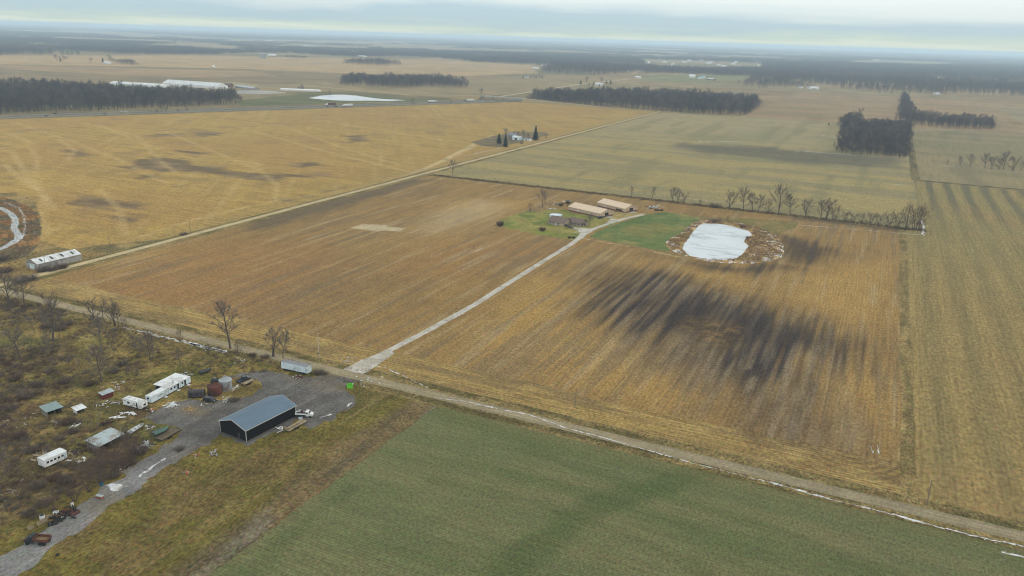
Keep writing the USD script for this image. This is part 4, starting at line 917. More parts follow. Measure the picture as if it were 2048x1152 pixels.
def roof_slopes(L, W, eave, rise, over, t, ribs, y_ridge=None):
    """Two sloping roof panels with standing ribs, along x; returns the meshes [near, far]."""
    yr = W / 2 if y_ridge is None else y_ridge; out = []
    for s in (0, 1):
        run = yr if s == 0 else W - yr; slope = rise / run; y0, y1 = (-over, yr) if s == 0 else (W + over, yr)
        z0, z1 = eave - over * slope, eave + rise
        pr = [(y0, z0), (y1, z1), (y1, z1 + t), (y0, z0 + t)]
        if s == 1: pr = pr[::-1]
        m = EXT(pr, L + 2 * over, 'x'); m.apply_translation((-over, 0, 0)); ms = [m]
        if ribs:
            n = int(L / ribs); a = math.atan2(z1 - z0, abs(y1 - y0)); ln = math.hypot(z1 - z0, y1 - y0)
            for i in range(1, n):
                ms.append(B(i * L / n, (y0 + y1) / 2, (z0 + z1) / 2 + t + .018, .06, ln - .1, .036, rx=a if s == 0 else -a))
        out.append(trimesh.util.concatenate(ms))
    return out

def gable_walls(p, L, W, eave, rise, wm, t=.18, gable_mat=None, yr=None):
    yr = W / 2 if yr is None else yr
    part(p, 'wall', B(L / 2, t / 2, eave / 2 - .02, L, t, eave - .04), wm); part(p, 'wall', B(L / 2, W - t / 2, eave / 2 - .02, L, t, eave - .04), wm)
    for x in (0, L - t):
        m = EXT([(t, 0), (W - t, 0), (W - t, eave - .06), (yr, eave + rise - .06), (t, eave - .06)], t, 'x'); m.apply_translation((x, 0, 0)); part(p, 'gable_wall', m, gable_mat or wm)

def door_on(p, L, W, side, pos, w, h, m, name='door', z=0.0, d=.05, off=.025):
    if side == 's': g = B(pos, -off, z + h / 2, w, d, h)
    elif side == 'n': g = B(pos, W + off, z + h / 2, w, d, h)
    elif side == 'w': g = B(-off, pos, z + h / 2, d, w, h)
    else: g = B(L + off, pos, z + h / 2, d, w, h)
    return part(p, name, g, m)

def gable(name, label, cat, fr, eave, rise, wm, rm, over=.35, ribs=.9, trim=None, openings=(), group=None, gable_mat=None, wainscot=None, cap=True):
    at, rz, L, W = fr
    p = thing(name, label, cat, at, rz, group)
    gable_walls(p, L, W, eave, rise, wm, gable_mat=gable_mat)
    for m in roof_slopes(L, W, eave, rise, over, .09, ribs): part(p, 'roof_panel', m, rm)
    if cap: part(p, 'ridge_cap', EXT([(W / 2 - .22, eave + rise + .04), (W / 2 + .22, eave + rise + .04), (W / 2 + .03, eave + rise + .17), (W / 2 - .03, eave + rise + .17)], L + 2 * over + .02, 'x').apply_translation((-over - .01, 0, 0)), rm)
    if trim:
        sl = rise / (W / 2)
        for x in (-over - .03, L + over - .03):
            for s in (0, 1):
                y0, y1 = (-over - .03, W / 2) if s == 0 else (W + over + .03, W / 2)
                z0, z1 = eave - over * sl - .03, eave + rise
                pr = [(y0, z0 - .12), (y1, z1 - .12), (y1, z1 + .14), (y0, z0 + .14)]
                part(p, 'rake_trim', EXT(pr if s == 0 else pr[::-1], .06, 'x').apply_translation((x, 0, 0)), trim)
        for y in (-over - .05, W + over + .05): part(p, 'eave_trim', B(L / 2, y, eave - over * sl + .02, L + 2 * over - .08, .07, .2), trim)
        for x, y in ((-.02, -.02), (L + .02, -.02), (-.02, W + .02), (L + .02, W + .02)): part(p, 'corner_trim', B(x, y, eave / 2 - .05, .16, .16, eave - .1), trim)
    if wainscot:
        wmw, wh = wainscot
        for y in (-.03, W + .03): part(p, 'wainscot', B(L / 2, y, wh / 2, L - .1, .05, wh), wmw)
        for x in (-.03, L + .03): part(p, 'wainscot', B(x, W / 2, wh / 2, .05, W - .1, wh), wmw)
    for o in openings: door_on(p, L, W, *o)
    return p, L, W

# ---- the black pole barn
bp, L, W = gable('pole_barn', 'long black steel-sided barn with a blue-grey roof and pale trim, on the gravel yard', 'barn', frame((493, 883), (591.6, 832), (437.4, 865)), 4.1, 2.1, M_black, M_blueroof, over=.4, trim=M_trim,
     openings=[('n', 5.0, 3.6, 3.3, M_frame), ('n', 12.0, 3.6, 3.3, M_frame), ('n', 17.5, 1.0, 2.1, M_frame), ('w', 3.4, 1.0, 2.1, M_frame)])
part(bp, 'gravel_skirt', B(L / 2, W / 2, .02, L + 2.2, W + 2.2, .06), mat('dark_gravel_skirt', (.085, .078, .068), rough=.95, var=.35, scale=3))

# ---- two tan barns of the farmstead
tb = [('tan steel barn with a brown base and a dark doorway, nearest the brown house', frame((1200, 436), (1137, 421.5), (1227.8, 431)), 'e'), ('tan steel barn with a brown base, behind the other one and furthest from the house', frame((1249, 426), (1194.4, 412.7), (1270.8, 420.6)), 'e')]
for i, (lb, fr, _) in enumerate(tb):
    at, rz, L, W = fr
    ex = 'w' if abs(math.cos(rz - math.radians(-21))) < 0 else 'e'
    op = [(ex, W / 2, 4.2, 3.1, M_dark, 'door'), ('s', L * .3, 1.0, 2.1, M_white, 'door')]
    if i == 1: op.append(('s', L * .80, 6.5, 2.0, M_dark, 'open_bay'))
    p, L, W = gable('farm_barn', lb, 'barn', fr, 3.4, 2.3, M_tanwall, M_tanroof, over=.35, ribs=1.4, trim=M_tanroof, openings=op, wainscot=(M_brownlow, 1.0))
    part(p, 'concrete_apron', B(L + 2.2, W / 2, .03, 3.6, 6, .06), M_concrete)

# ---- brown house of the farmstead: two wings and a porch
def farmhouse():
    at = px(1128, 453.5); rz = rad(-12)
    p = thing('farmhouse', 'low brown-roofed house with two wings, on the green lawn of the farmstead', 'house', at, rz)
    def wing(x0, y0, L, W, e, r, swap=False):
        ms = [B(x0 + L / 2, y0 + .1, e / 2, L, .2, e), B(x0 + L / 2, y0 + W - .1, e / 2, L, .2, e)]
        part(p, 'wall', ms[0], M_brick); part(p, 'wall', ms[1], M_brick)
        for x in (x0, x0 + L - .2):
            part(p, 'gable_wall', EXT([(y0 + .2, 0), (y0 + W - .2, 0), (y0 + W - .2, e), (y0 + W / 2, e + r - .05), (y0 + .2, e)], .2, 'x').apply_translation((x, 0, 0)), M_brick)
        for m in roof_slopes(L, W, e + .03, r, .6, .1, 0): part(p, 'roof_slope', m.apply_translation((x0, y0, 0)), M_brownroof)
    wing(-13.5, 0, 13, 10.5, 2.6, 2.7); wing(-2.0, 8.0, 11, 8.5, 2.6, 2.3)
    for x in (-11.8, -8.9, -5.0): w = part(p, 'window', B(x, -.03, 1.5, 1.2, .06, 1.1), M_white); part(w, 'pane', B(x, -.07, 1.5, 1.0, .03, .9), M_glass)
    d = part(p, 'door', B(-6.9, -.04, 1.02, .95, .08, 2.04), M_white); part(d, 'handle', B(-6.55, -.1, 1.0, .06, .06, .12), M_frame)
    part(p, 'garage_door', B(-2.6, -.04, 1.1, 3.2, .08, 2.2), M_tanwall)
    for x in (1.4, 4.4, 7.2): w = part(p, 'window', B(x, 7.96, 1.5, 1.4, .06, 1.1), M_white); part(w, 'pane', B(x, 7.92, 1.5, 1.2, .03, .9), M_glass)
    part(p, 'porch_opening', B(9.05, 12.2, 1.25, .06, 3.6, 2.3), M_dark)
    for y in (9.6, 14.8): part(p, 'porch_post', B(10.6, y, 1.25, .2, .2, 2.5), M_white)
    part(p, 'porch_roof', B(10.2, 12.2, 2.62, 2.2, 6.4, .14), M_brownroof)
    part(p, 'chimney', B(-6, 6.2, 5.2, .8, .8, 1.6), M_brick); part(p, 'step', B(-6.9, -.8, .1, 1.8, 1.4, .2), M_concrete)
farmhouse()
def pool(at):
    p = thing('above_ground_pool', 'round above-ground pool under a white winter cover, behind the brown house', 'pool', at)
    part(p, 'wall', trimesh.creation.annulus(4.9, 5.1, 1.25).apply_translation((0, 0, .625)), M_bluewhite)
    part(p, 'rim', trimesh.creation.annulus(4.85, 5.2, .08).apply_translation((0, 0, 1.3)), M_frame)
    part(p, 'cover', CYL((0, 0, 1.16), (0, 0, 1.24), 4.84, n=32), M_bluewhite)
pool(px(1112, 432.5))

# ---- long grey barn by the crossroads
p, L, W = gable('long_shed', 'long pale grey shed with four dark roof vents, beside the crossroads at the left', 'shed', frame((77, 541), (163, 520), (63, 533)), 3.6, 1.9, M_greywall, M_whiteroof, over=.3, ribs=1.2, openings=[('w', 5, 4.4, 3.0, M_bluewhite)], trim=M_trim)
sl = 1.9 / (W / 2)
for k in range(4):
    x = L * (.14 + .24 * k); yy = W * .23
    part(p, 'roof_vent', B(x, yy, 3.6 + sl * yy + .2, .8, 2.6, .22, rx=math.atan(sl)), M_frame)

# ---- sheds, trailers and bins of the cluttered yard
def lean_shed(label, fr, h0, h1, rm, wm, open_side=True, group=None, over=.4, name='lean_to_shed', posts=True):
    at, rz, L, W = fr
    p = thing(name, label, 'shed', at, rz, group)
    part(p, 'wall', B(L / 2, W - .08, h1 / 2 - .08, L, .14, h1 - .16), wm)
    for x in (.07, L - .07):
        part(p, 'side_wall', EXT([(.25, 0), (W - .16, 0), (W - .16, h1 - .12), (.25, h0 - .08)], .12, 'x').apply_translation((x - .06, 0, 0)), wm)
    if open_side:
        if posts:
            for x in np.linspace(.12, L - .12, 3): part(p, 'post', B(x, .1, h0 / 2 - .05, .14, .14, h0 - .1), M_greywood)
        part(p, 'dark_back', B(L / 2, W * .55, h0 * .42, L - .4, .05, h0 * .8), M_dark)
    else: part(p, 'wall', B(L / 2, .1, h0 / 2 - .06, L - .3, .14, h0 - .14), wm)
    a = math.atan2(h1 - h0, W); n = max(2, int(L / .9))
    for i in range(n):
        w = (L + 2 * over) / n
        part(p, 'roof_sheet', B(-over + w * (i + .5), W / 2, (h0 + h1) / 2 + .05 + .02 * (i % 2), w - .02, (W + 2 * over) / math.cos(a), .05, rx=a), rm)
    return p
lean_shed('open-fronted shed with a grey-green sheet roof, in the weeds left of the post row', frame((96, 836), (126, 826), (76, 830)), 2.3, 2.7, M_slate, M_greywood)
lean_shed('shed with a pale tin roof among dark brush, above the junk beside the lane', frame((200, 905), (248, 880), (183, 893)), 2.2, 2.9, M_tinroof, M_greywall)
lean_shed('little dark red shed with a pale flat roof, left of the white camper', frame((207, 800), (228, 792), (204, 796)), 2.0, 2.3, M_tinroof, M_red, open_side=False)
lean_shed('tiny white shed between the open-fronted shed and the post row', frame((155, 829), (172, 823), (150, 823)), 1.5, 1.8, M_whiteroof, M_white, open_side=True)

def house_trailer():
    at, rz, L, W = frame((91, 939), (126, 923), (81, 926)); L, W = 7.0, 3.4
    p = thing('site_trailer', 'short white box trailer with a small ramp, low in the brush at the left', 'trailer', at, rz)
    part(p, 'body', B(L / 2, W / 2, 1.75, L, W, 2.3), M_white)
    part(p, 'roof', EXT([(-.1, 2.9), (W + .1, 2.9), (W + .1, 2.98), (W / 2, 3.16), (-.1, 2.98)], L + .2, 'x').apply_translation((-.1, 0, 0)), M_whiteroof)
    for k in range(5): part(p, 'window', B(1 + k * 1.15, -.03, 1.95, .7, .06, .6), M_glass)
    part(p, 'door', B(L - .6, -.03, 1.6, .8, .06, 1.9), M_bluewhite); part(p, 'ramp', B(L - .6, -1.3, .35, .8, 2.5, .08, rx=-.22), M_white)
    part(p, 'chassis', B(L / 2, W / 2, .45, L - .6, W - .8, .3), M_frame)
    for x in (2.6, 3.6):
        for y in (.3, W - .3): part(p, 'wheel', CYL((x, y - .12, .38), (x, y + .12, .38), .38, n=12), M_tyre)
house_trailer()

def long_home():
    at, rz, L, W = frame((304, 808), (378, 768), (294, 801)); L, W = 19.5, 2.7
    p = thing('mobile_home', 'long white mobile home with a wide lean-to roof on its back, beside the gravel yard', 'mobile home', at, rz)
    part(p, 'body', B(L / 2, W / 2, 1.55, L, W, 2.3), M_bluewhite)
    part(p, 'skirting', B(L / 2, W / 2, .2, L - .3, W - .3, .4), M_frame)
    part(p, 'roof', EXT([(-.12, 2.70), (W + .12, 2.70), (W + .12, 2.76), (W / 2, 2.92), (-.12, 2.76)], L * .42, 'x'), M_whiteroof)
    part(p, 'lean_to_roof', B(L * .70, W / 2 + 1.9, 2.86, L * .58, W + 4.4, .12, rx=.03), M_whiteroof)
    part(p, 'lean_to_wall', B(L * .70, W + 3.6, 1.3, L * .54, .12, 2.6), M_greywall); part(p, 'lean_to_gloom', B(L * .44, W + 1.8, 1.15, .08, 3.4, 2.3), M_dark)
    part(p, 'flue', CYL((L * .62, 1.3, 2.9), (L * .62, 1.3, 3.7), .12, n=8), M_frame)
    for x in (9.6, 11.2, 15.2): part(p, 'window', B(x, -.03, 1.8, .8, .06, .7), M_glass)
    for x in (13.0, 16.6): part(p, 'door', B(x, -.03, 1.45, .85, .06, 1.95), M_frame)
    for x in (7.0, 8.0, 12.2, 14.2): part(p, 'side_seam', B(x, -.02, 1.55, .08, .04, 2.2), M_galv)
    part(p, 'faded_sign', B(4.0, -.03, 1.75, 2.6, .04, .42), M_galv, 'faded grey lettering panel')
    part(p, 'end_window', B(-.03, 1.5, 1.9, .06, .8, .7), M_glass)
    for x in (6.2, 12.4, 17.6): part(p, 'step', B(x, -.6, .14, 1.1, .8, .28), M_white)
long_home()

def camper():
    at, rz, L, W = frame((285.3, 822), (247, 811.8), (304, 812.5)); L, W = 8.9, 2.5
    if math.cos(rz) < 0: pass
    p = thing('camper_trailer', 'white camper trailer with dark swoosh stripes, end-on to the long mobile home', 'camper', at, rz)
    prof = [(0, .62), (L - .5, .62), (L, 1.2), (L, 2.5), (L - .25, 3.0), (.2, 3.05), (0, 2.85)]
    part(p, 'body', EXT(prof, W, 'y'), M_white)
    part(p, 'roof', B(L / 2, W / 2, 3.07, L - .7, W - .12, .07), M_whiteroof)
    for x in (2.0, 4.6, 6.4): part(p, 'roof_vent', B(x, W / 2, 3.16, .6, .6, .14), M_trim)
    part(p, 'end_window', B(L + .02, W / 2, 1.95, .05, .95, .62), M_glass); part(p, 'end_window', B(-.02, W / 2, 2.0, .05, 1.3, .6), M_glass)
    for y, s in ((-.02, -1), (W + .02, 1)):
        part(p, 'window', B(2.6, y, 1.85, 1.1, .05, .8), M_glass); part(p, 'window', B(5.2, y, 1.95, .5, .05, .4), M_glass); part(p, 'door', B(6.5, y, 1.65, .65, .05, 1.75), M_frame)
        xs = np.linspace(3.2, L - 1.2, 12); zs = 1.15 + .16 * np.sin(xs * 1.3)
        part(p, 'swoosh_stripe', [B((a + b) / 2, y, (c + d) / 2, abs(b - a) + .05, .03, .10, ry=-math.atan2(d - c, b - a)) for a, b, c, d in zip(xs[:-1], xs[1:], zs[:-1], zs[1:])], M_frame)
        part(p, 'swoosh_stripe', B(.9, y, 2.25, 1.2, .03, .12), M_frame)
    for x in (3.7, 4.6):
        for y in (.2, W - .2): part(p, 'wheel', CYL((x, y - .13, .36), (x, y + .13, .36), .36, n=12), M_tyre)
    part(p, 'hitch', [B(L + .6, W / 2, .55, 1.4, .12, .12), CYL((L + 1.2, W / 2, 0), (L + 1.2, W / 2, .6), .06, n=6)], M_frame)
camper()

def box_trailer():
    at, rz, L, W = frame((617, 751.5), (563, 740), (629, 747.5)); L, W = 12.4, 2.6
    p = thing('box_trailer', 'long pale blue-white freight trailer parked by the driveway entrance', 'trailer', at, rz)
    part(p, 'box', B(L / 2, W / 2, 2.25, L, W, 2.8), M_bluewhite)
    part(p, 'roof', B(L / 2, W / 2, 3.68, L - .1, W - .1, .05), M_greyroof)
    part(p, 'top_rail', [B(L / 2, -.02, 3.62, L, .06, .1), B(L / 2, W + .02, 3.62, L, .06, .1)], M_galv)
    for x in (-.03, L + .03):
        for y in (W * .26, W * .74): part(p, 'end_door', B(x, y, 2.2, .05, W * .46, 2.5), M_bluewhite)
    for k in range(1, 12): part(p, 'side_post', B(k * L / 12, -.02, 2.2, .05, .03, 2.6), M_galv)
    part(p, 'frame', B(L / 2, W / 2, .75, L - .8, 1.1, .2), M_frame)
    for x in (1.6, 2.8, L - 2.0, L - 3.2):
        for y in (.25, W - .25): part(p, 'wheel', CYL((x, y - .25, .5), (x, y + .25, .5), .5, n=12), M_tyre)
    for y in (.5, W - .5): part(p, 'landing_leg', B(L * .3, y, .42, .14, .14, .84), M_frame)
box_trailer()

def grain_bin(name, label, at, r, h, roofh, wm, rm):
    p = thing(name, label, 'grain bin', at)
    n = max(3, int(h / .8))
    for k in range(n): part(p, 'wall_ring', CYL((0, 0, k * h / n), (0, 0, (k + 1) * h / n - .03), r + .02 * (k % 2), r + .02 * (k % 2), 24), wm)
    part(p, 'roof', CYL((0, 0, h), (0, 0, h + roofh), r + .12, .35, 24), rm); part(p, 'cap', CYL((0, 0, h + roofh), (0, 0, h + roofh + .25), .38, .3, 12), rm)
    for k in range(12):
        a = k * math.pi / 6; part(p, 'roof_rib', CYL((math.cos(a) * (r + .1), math.sin(a) * (r + .1), h + .03), (math.cos(a) * .4, math.sin(a) * .4, h + roofh + .03), .035, n=4), wm)
    part(p, 'hatch', B(0, -r - .02, 1.0, .8, .08, 1.2), M_frame)
grain_bin('grain_bin', 'taller round silver grain bin beside the rusty one', px(452, 778), 2.25, 3.8, 1.3, M_galv, M_galv)
grain_bin('grain_bin', 'round rusty brown grain bin in front of the silver one', px(430, 788), 2.5, 3.4, 1.0, M_rust, M_rust)
def tank():
    p = thing('round_tank', 'dark round tank standing behind the two grain bins', 'tank', px(431, 771))
    part(p, 'shell', CYL((0, 0, 0), (0, 0, 2.4), 1.6, n=20), M_frame); part(p, 'dome', trimesh.creation.icosphere(2, 1.6).apply_scale((1, 1, .4)).apply_translation((0, 0, 2.4)), M_frame); part(p, 'lid', CYL((0, 0, 3.0), (0, 0, 3.15), .3, n=10), M_galv)
tank()

# ---- vehicles
M_navy = mat('dark_blue_car_paint', (.018, .028, .042), rough=.3, var=.1, spec=.6)
M_blackcar = mat('black_car_paint', (.010, .010, .012), rough=.3, var=.1, spec=.6)
M_lamp = mat('lamp_lens', (.55, .55, .52), rough=.2, var=.05); M_taillamp = mat('tail_lamp_lens', (.25, .02, .02), rough=.25, var=.05)
M_whitecar = mat('white_car_paint', (.62, .63, .63), rough=.35, var=.06); M_redbox = mat('dark_red_trailer_paint', (.13, .035, .035), rough=.5, var=.15)
def vehicle(name, label, cat, at, rz, paint, style, group=None, L=None):
    """Car built lengthwise along x, front at +x."""
    L = L or {'pickup': 5.6, 'suv': 4.8, 'sedan': 4.7, 'van': 5.3}[style]; W = 1.9; h = {'pickup': 1.85, 'suv': 1.75, 'sedan': 1.42, 'van': 2.1}[style]
    p = thing(name, label, cat, at, rz, group)
    z0, zb = .38, .98 if style != 'van' else 1.1
    bodyp = [(-L / 2, z0 + .1), (-L / 2 + .15, z0), (L / 2 - .2, z0), (L / 2, z0 + .15), (L / 2 - .03, zb - .12), (L / 2 - .5, zb), (-L / 2 + .05, zb), (-L / 2, zb - .1)]
    if style == 'pickup':  # an open bed behind the cab
        part(p, 'body', EXT([(x, z) for x, z in bodyp[:-3]] + [(L / 2 - .5, zb), (-.35, zb), (-.35, .7), (-L / 2 + .02, .7)], W, 'y').apply_translation((0, -W / 2, 0)), paint)
        for y in (-W / 2 + .06, W / 2 - .06): part(p, 'bed_side', B((-L / 2 - .35) / 2, y, .86, L / 2 - .35, .12, .34), paint)
        part(p, 'tailgate', B(-L / 2 + .05, 0, .86, .08, W - .24, .34), paint)
        cab = [(-.35, zb), (1.55, zb), (.95, h), (-.2, h)]
    elif style == 'suv': part(p, 'body', EXT(bodyp, W, 'y').apply_translation((0, -W / 2, 0)), paint); cab = [(-L / 2 + .08, zb), (L / 2 - 1.15, zb), (L / 2 - 1.75, h), (-L / 2 + .35, h)]
    elif style == 'van': part(p, 'body', EXT(bodyp, W, 'y').apply_translation((0, -W / 2, 0)), paint); cab = [(-L / 2 + .05, zb), (L / 2 - .7, zb), (L / 2 - 1.25, h), (-L / 2 + .15, h)]
    else: part(p, 'body', EXT(bodyp, W, 'y').apply_translation((0, -W / 2, 0)), paint); cab = [(-L / 2 + .75, zb), (L / 2 - 1.2, zb), (L / 2 - 1.95, h), (-L / 2 + 1.35, h)]
    part(p, 'cabin', EXT(cab, W - .3, 'y').apply_translation((0, -W / 2 + .15, 0)), paint)
    (xa, za), (xb, _), (xc, zc), (xd, _) = cab
    def pane(x0, z0_, x1, z1_): a = math.atan2(z1_ - z0_, x1 - x0); return B((x0 + x1) / 2, 0, (z0_ + z1_) / 2, math.hypot(x1 - x0, z1_ - z0_) * .82, W - .46, .04, ry=-a)
    part(p, 'windscreen', pane(xb + .01, za, xc + .01, zc), M_glass); part(p, 'rear_window', pane(xa - .01, za, xd - .01, zc), M_glass)
    for s in (-1, 1):
        y = s * (W / 2 - .145); k = .14
        m = EXT([(xa + .3, zb + .06), (xb - .45, zb + .06), (xc - .12, zc - .1), (xd + .12, zc - .1)], .03, 'y').apply_translation((0, y - .015, 0)); part(p, 'side_window', m, M_glass)
        part(p, 'headlight', B(L / 2 - .02, s * (W / 2 - .25), .8, .08, .34, .16), M_lamp); part(p, 'tail_light', B(-L / 2 - .01, s * (W / 2 - .18), .82, .06, .2, .22), M_taillamp)
        for x in (-L / 2 + .95, L / 2 - .95):
            w = part(p, 'wheel', CYL((x, s * (W / 2 - .2), .36), (x, s * (W / 2 + .01), .36), .36, n=14), M_tyre); part(w, 'rim', CYL((x, s * (W / 2 + .011), .36), (x, s * (W / 2 + .03), .36), .2, n=10), M_galv)
    part(p, 'bumper', B(L / 2 + .02, 0, .5, .12, W - .2, .18), M_frame); part(p, 'bumper', B(-L / 2 - .02, 0, .5, .12, W - .2, .18), M_frame)
    return p
def direc(a, b): d = px(*b) - px(*a); return math.atan2(d[1], d[0])
vehicle('pickup_truck', 'dark blue pickup truck parked right of the silver grain bin', 'pickup truck', px(487, 762), direc((477, 766), (499, 757)), M_navy, 'pickup')
vehicle('parked_car', 'black car parked before the rusty grain bin', 'car', px(420, 803), direc((409, 801), (431, 804)), M_blackcar, 'suv')
vehicle('parked_car', 'dark blue car parked at the corner of the nearer tan barn', 'car', px(1201, 437), direc((1190, 439), (1212, 435)), M_navy, 'suv')
vehicle('parked_car', 'black car parked against the front of the brown house', 'car', px(1131, 452), direc((1123, 450), (1140, 455)), M_blackcar, 'sedan')
vehicle('parked_car', 'dark grey car parked just in front of the black one by the brown house', 'car', px(1141, 456), direc((1134, 453.5), (1149, 458)), mat('dark_grey_car_paint', (.05, .05, .055), rough=.35, var=.1), 'sedan')

def old_van():
    p = thing('round_top_trailer', 'dark old trailer with a rounded top, left of the rusty grain bin', 'trailer', px(394, 794), direc((378, 796), (410, 795)))
    L, W = 5.6, 2.4; t = np.linspace(0, math.pi, 11)
    prof = [(-W / 2, .5)] + [(-W / 2 * math.cos(a), 2.1 + .85 * math.sin(a)) for a in t] + [(W / 2, .5)]
    part(p, 'body', EXT(prof[::-1], L, 'x').apply_translation((-L / 2, 0, 0)), mat('dull_dark_steel', (.042, .040, .044), rough=.6, var=.3, dirt=(.07, .055, .05)))
    for k in range(4): part(p, 'rib', EXT([(-1.02 * a, .0 + b + .02) for a, b in prof], .08, 'x').apply_translation((-L / 2 + .7 + k * 1.35, 0, 0)), M_frame)
    part(p, 'window', B(.3, -W / 2 - .03, 1.5, .7, .05, .6), M_glass); part(p, 'door', B(-1.6, -W / 2 - .03, 1.3, .8, .05, 1.6), M_frame)
    for x in (-1.2, 1.2):
        for y in (-1, 1): part(p, 'wheel', CYL((x, y - .1, .38), (x, y + .1, .38), .38, n=12), M_tyre)
old_van()

def flat_trailer(label, at, rz, L, W, deck, load=None, h=.75, wheelx=(.35, .48), name='flatbed_trailer', sides=.0, gap=False):
    p = thing(name, label, 'trailer', at, rz)
    n = max(3, int(W / .34))
    for k in range(n):
        if gap and k in (n // 2,): continue
        part(p, 'deck_plank', B(L / 2, W * (k + .5) / n, h, L - .1 * (k % 2), W / n - .04, .07), deck)
    part(p, 'frame', [B(L / 2, .15, h - .14, L, .12, .2), B(L / 2, W - .15, h - .14, L, .12, .2), B(.06, W / 2, h - .14, .12, W - .46, .2), B(L - .06, W / 2, h - .14, .12, W - .46, .2)], M_frame)
    for x in wheelx:
        for y in (-.05, W + .05): part(p, 'wheel', CYL((x * L, y - .12, .36), (x * L, y + .12, .36), .36, n=12), M_tyre)
    part(p, 'tongue', [B(L + .6, W / 2, h - .2, 1.3, .1, .1), CYL((L + 1.1, W / 2, .0), (L + 1.1, W / 2, h - .1), .05, n=6)], M_frame)
    if sides: part(p, 'headboard', B(.05, W / 2, h + sides / 2, .1, W, sides), M_wood)
    return p
at, rz, L, W = frame((489, 773), (511, 764), (485, 769.5)); flat_trailer('small flatbed trailer with a pale rim, alongside the dark blue pickup', at, rz, 5.0, 2.0, M_wood)
at, rz, L, W = frame((578, 867), (616, 845), (566, 858)); flat_trailer('long wooden flatbed trailer with a headboard, beside the black barn', at, rz, 9.0, 2.5, M_wood, sides=1.3, gap=True)
at, rz, L, W = frame((325, 885), (360, 865), (316, 874)); flat_trailer('plank-decked trailer carrying a dark green boat, at the edge of the lane', at, rz, 7.8, 3.6, mat('brown_planks', (.115, .092, .060), rough=.9, var=.35, scale=1.2), h=.8)

def utility_truck():
    p = thing('utility_truck', 'white work truck with junk in its bed, at the end of the black barn', 'truck', px(608, 833), direc((597, 828), (622, 829)))
    part(p, 'bed', B(-1, 0, .95, 3.6, 2.1, .3), M_frame)
    for y in (-1.02, 1.02): part(p, 'bed_side', B(-1, y, 1.35, 3.6, .08, .5), M_white)
    part(p, 'tailgate', B(-2.8, 0, 1.35, .08, 2.0, .5), M_white); part(p, 'cab', EXT([(.85, .6), (3.2, .6), (3.2, 1.35), (2.3, 1.5), (1.8, 2.2), (.85, 2.25)], 1.95, 'y').apply_translation((0, -.975, 0)), M_white)
    part(p, 'windscreen', B(2.09, 0, 1.86, .04, 1.6, .72, ry=-.6), M_glass)
    for s in (-1, 1):
        part(p, 'side_window', B(1.3, s * .985, 1.8, .7, .03, .5), M_glass)
        for x in (-1.6, 2.4): part(p, 'wheel', CYL((x, s * .8, .42), (x, s * 1.02, .42), .42, n=12), M_tyre)
utility_truck()
for q, (x, y, c, sx) in enumerate([(604, 831, M_red, .8), (608, 834, M_navy, .7), (600, 827, M_white, .7), (601, 838, M_bluewhite, 1.1)]):
    o = thing('junk_crate', ['faded red crate in the bed of the white work truck', 'dark blue crate in the bed of the white work truck', 'white crate by the cab end of the white work truck', 'round-cornered white tote on the ground by the white work truck'][q], 'crate', (*px(x, y), 1.12 if q < 3 else 0.02), .4)
    part(o, 'box', B(0, 0, sx * .4, sx, sx * .8, sx * .8), c); part(o, 'lid', B(0, 0, sx * .83, sx * 1.05, sx * .85, .06), M_frame)

def dump_truck():
    at = px(79, 1086)
    p = thing('dump_truck', 'rusty old dump truck with an empty brown bed, parked at the lane in the corner', 'dump truck', at, direc((96, 1085), (62, 1083)))
    L = 5.6
    part(p, 'chassis', B(0, 0, .75, L, .9, .25), M_frame)
    part(p, 'bed_floor', B(-.9, 0, 1.15, 3.6, 2.3, .1), mat('rusty_bed', (.19, .125, .065), rough=.9, var=.3))
    for y in (-1.16, 1.16): part(p, 'bed_side', B(-.9, y, 1.5, 3.6, .1, .75), M_rust)
    part(p, 'tailgate', B(-2.72, 0, 1.45, .1, 2.2, .65), M_rust); part(p, 'headboard', B(.92, 0, 1.65, .1, 2.3, 1.0), M_rust)
    part(p, 'cab', EXT([(1.1, .75), (3.4, .75), (3.4, 1.45), (2.5, 1.6), (2.15, 2.3), (1.1, 2.35)], 2.0, 'y').apply_translation((0, -1, 0)), mat('dark_teal_paint', (.016, .028, .034), rough=.6, var=.3, dirt=(.06, .03, .02)))
    part(p, 'windscreen', B(2.36, 0, 1.95, .04, 1.7, .7, ry=-.46), M_glass)
    for s in (-1, 1):
        part(p, 'side_window', B(1.65, s * 1.01, 1.9, .75, .03, .5), M_glass); part(p, 'mudguard', B(2.6, s * 1.05, 1.05, 1.2, .2, .2), M_frame); part(p, 'headlight', B(3.42, s * .7, 1.15, .06, .22, .22), M_lamp)
        for x in (-1.9, -.9, 2.6): part(p, 'wheel', CYL((x, s * .85, .5), (x, s * 1.15, .5), .5, n=14), M_tyre)
dump_truck()

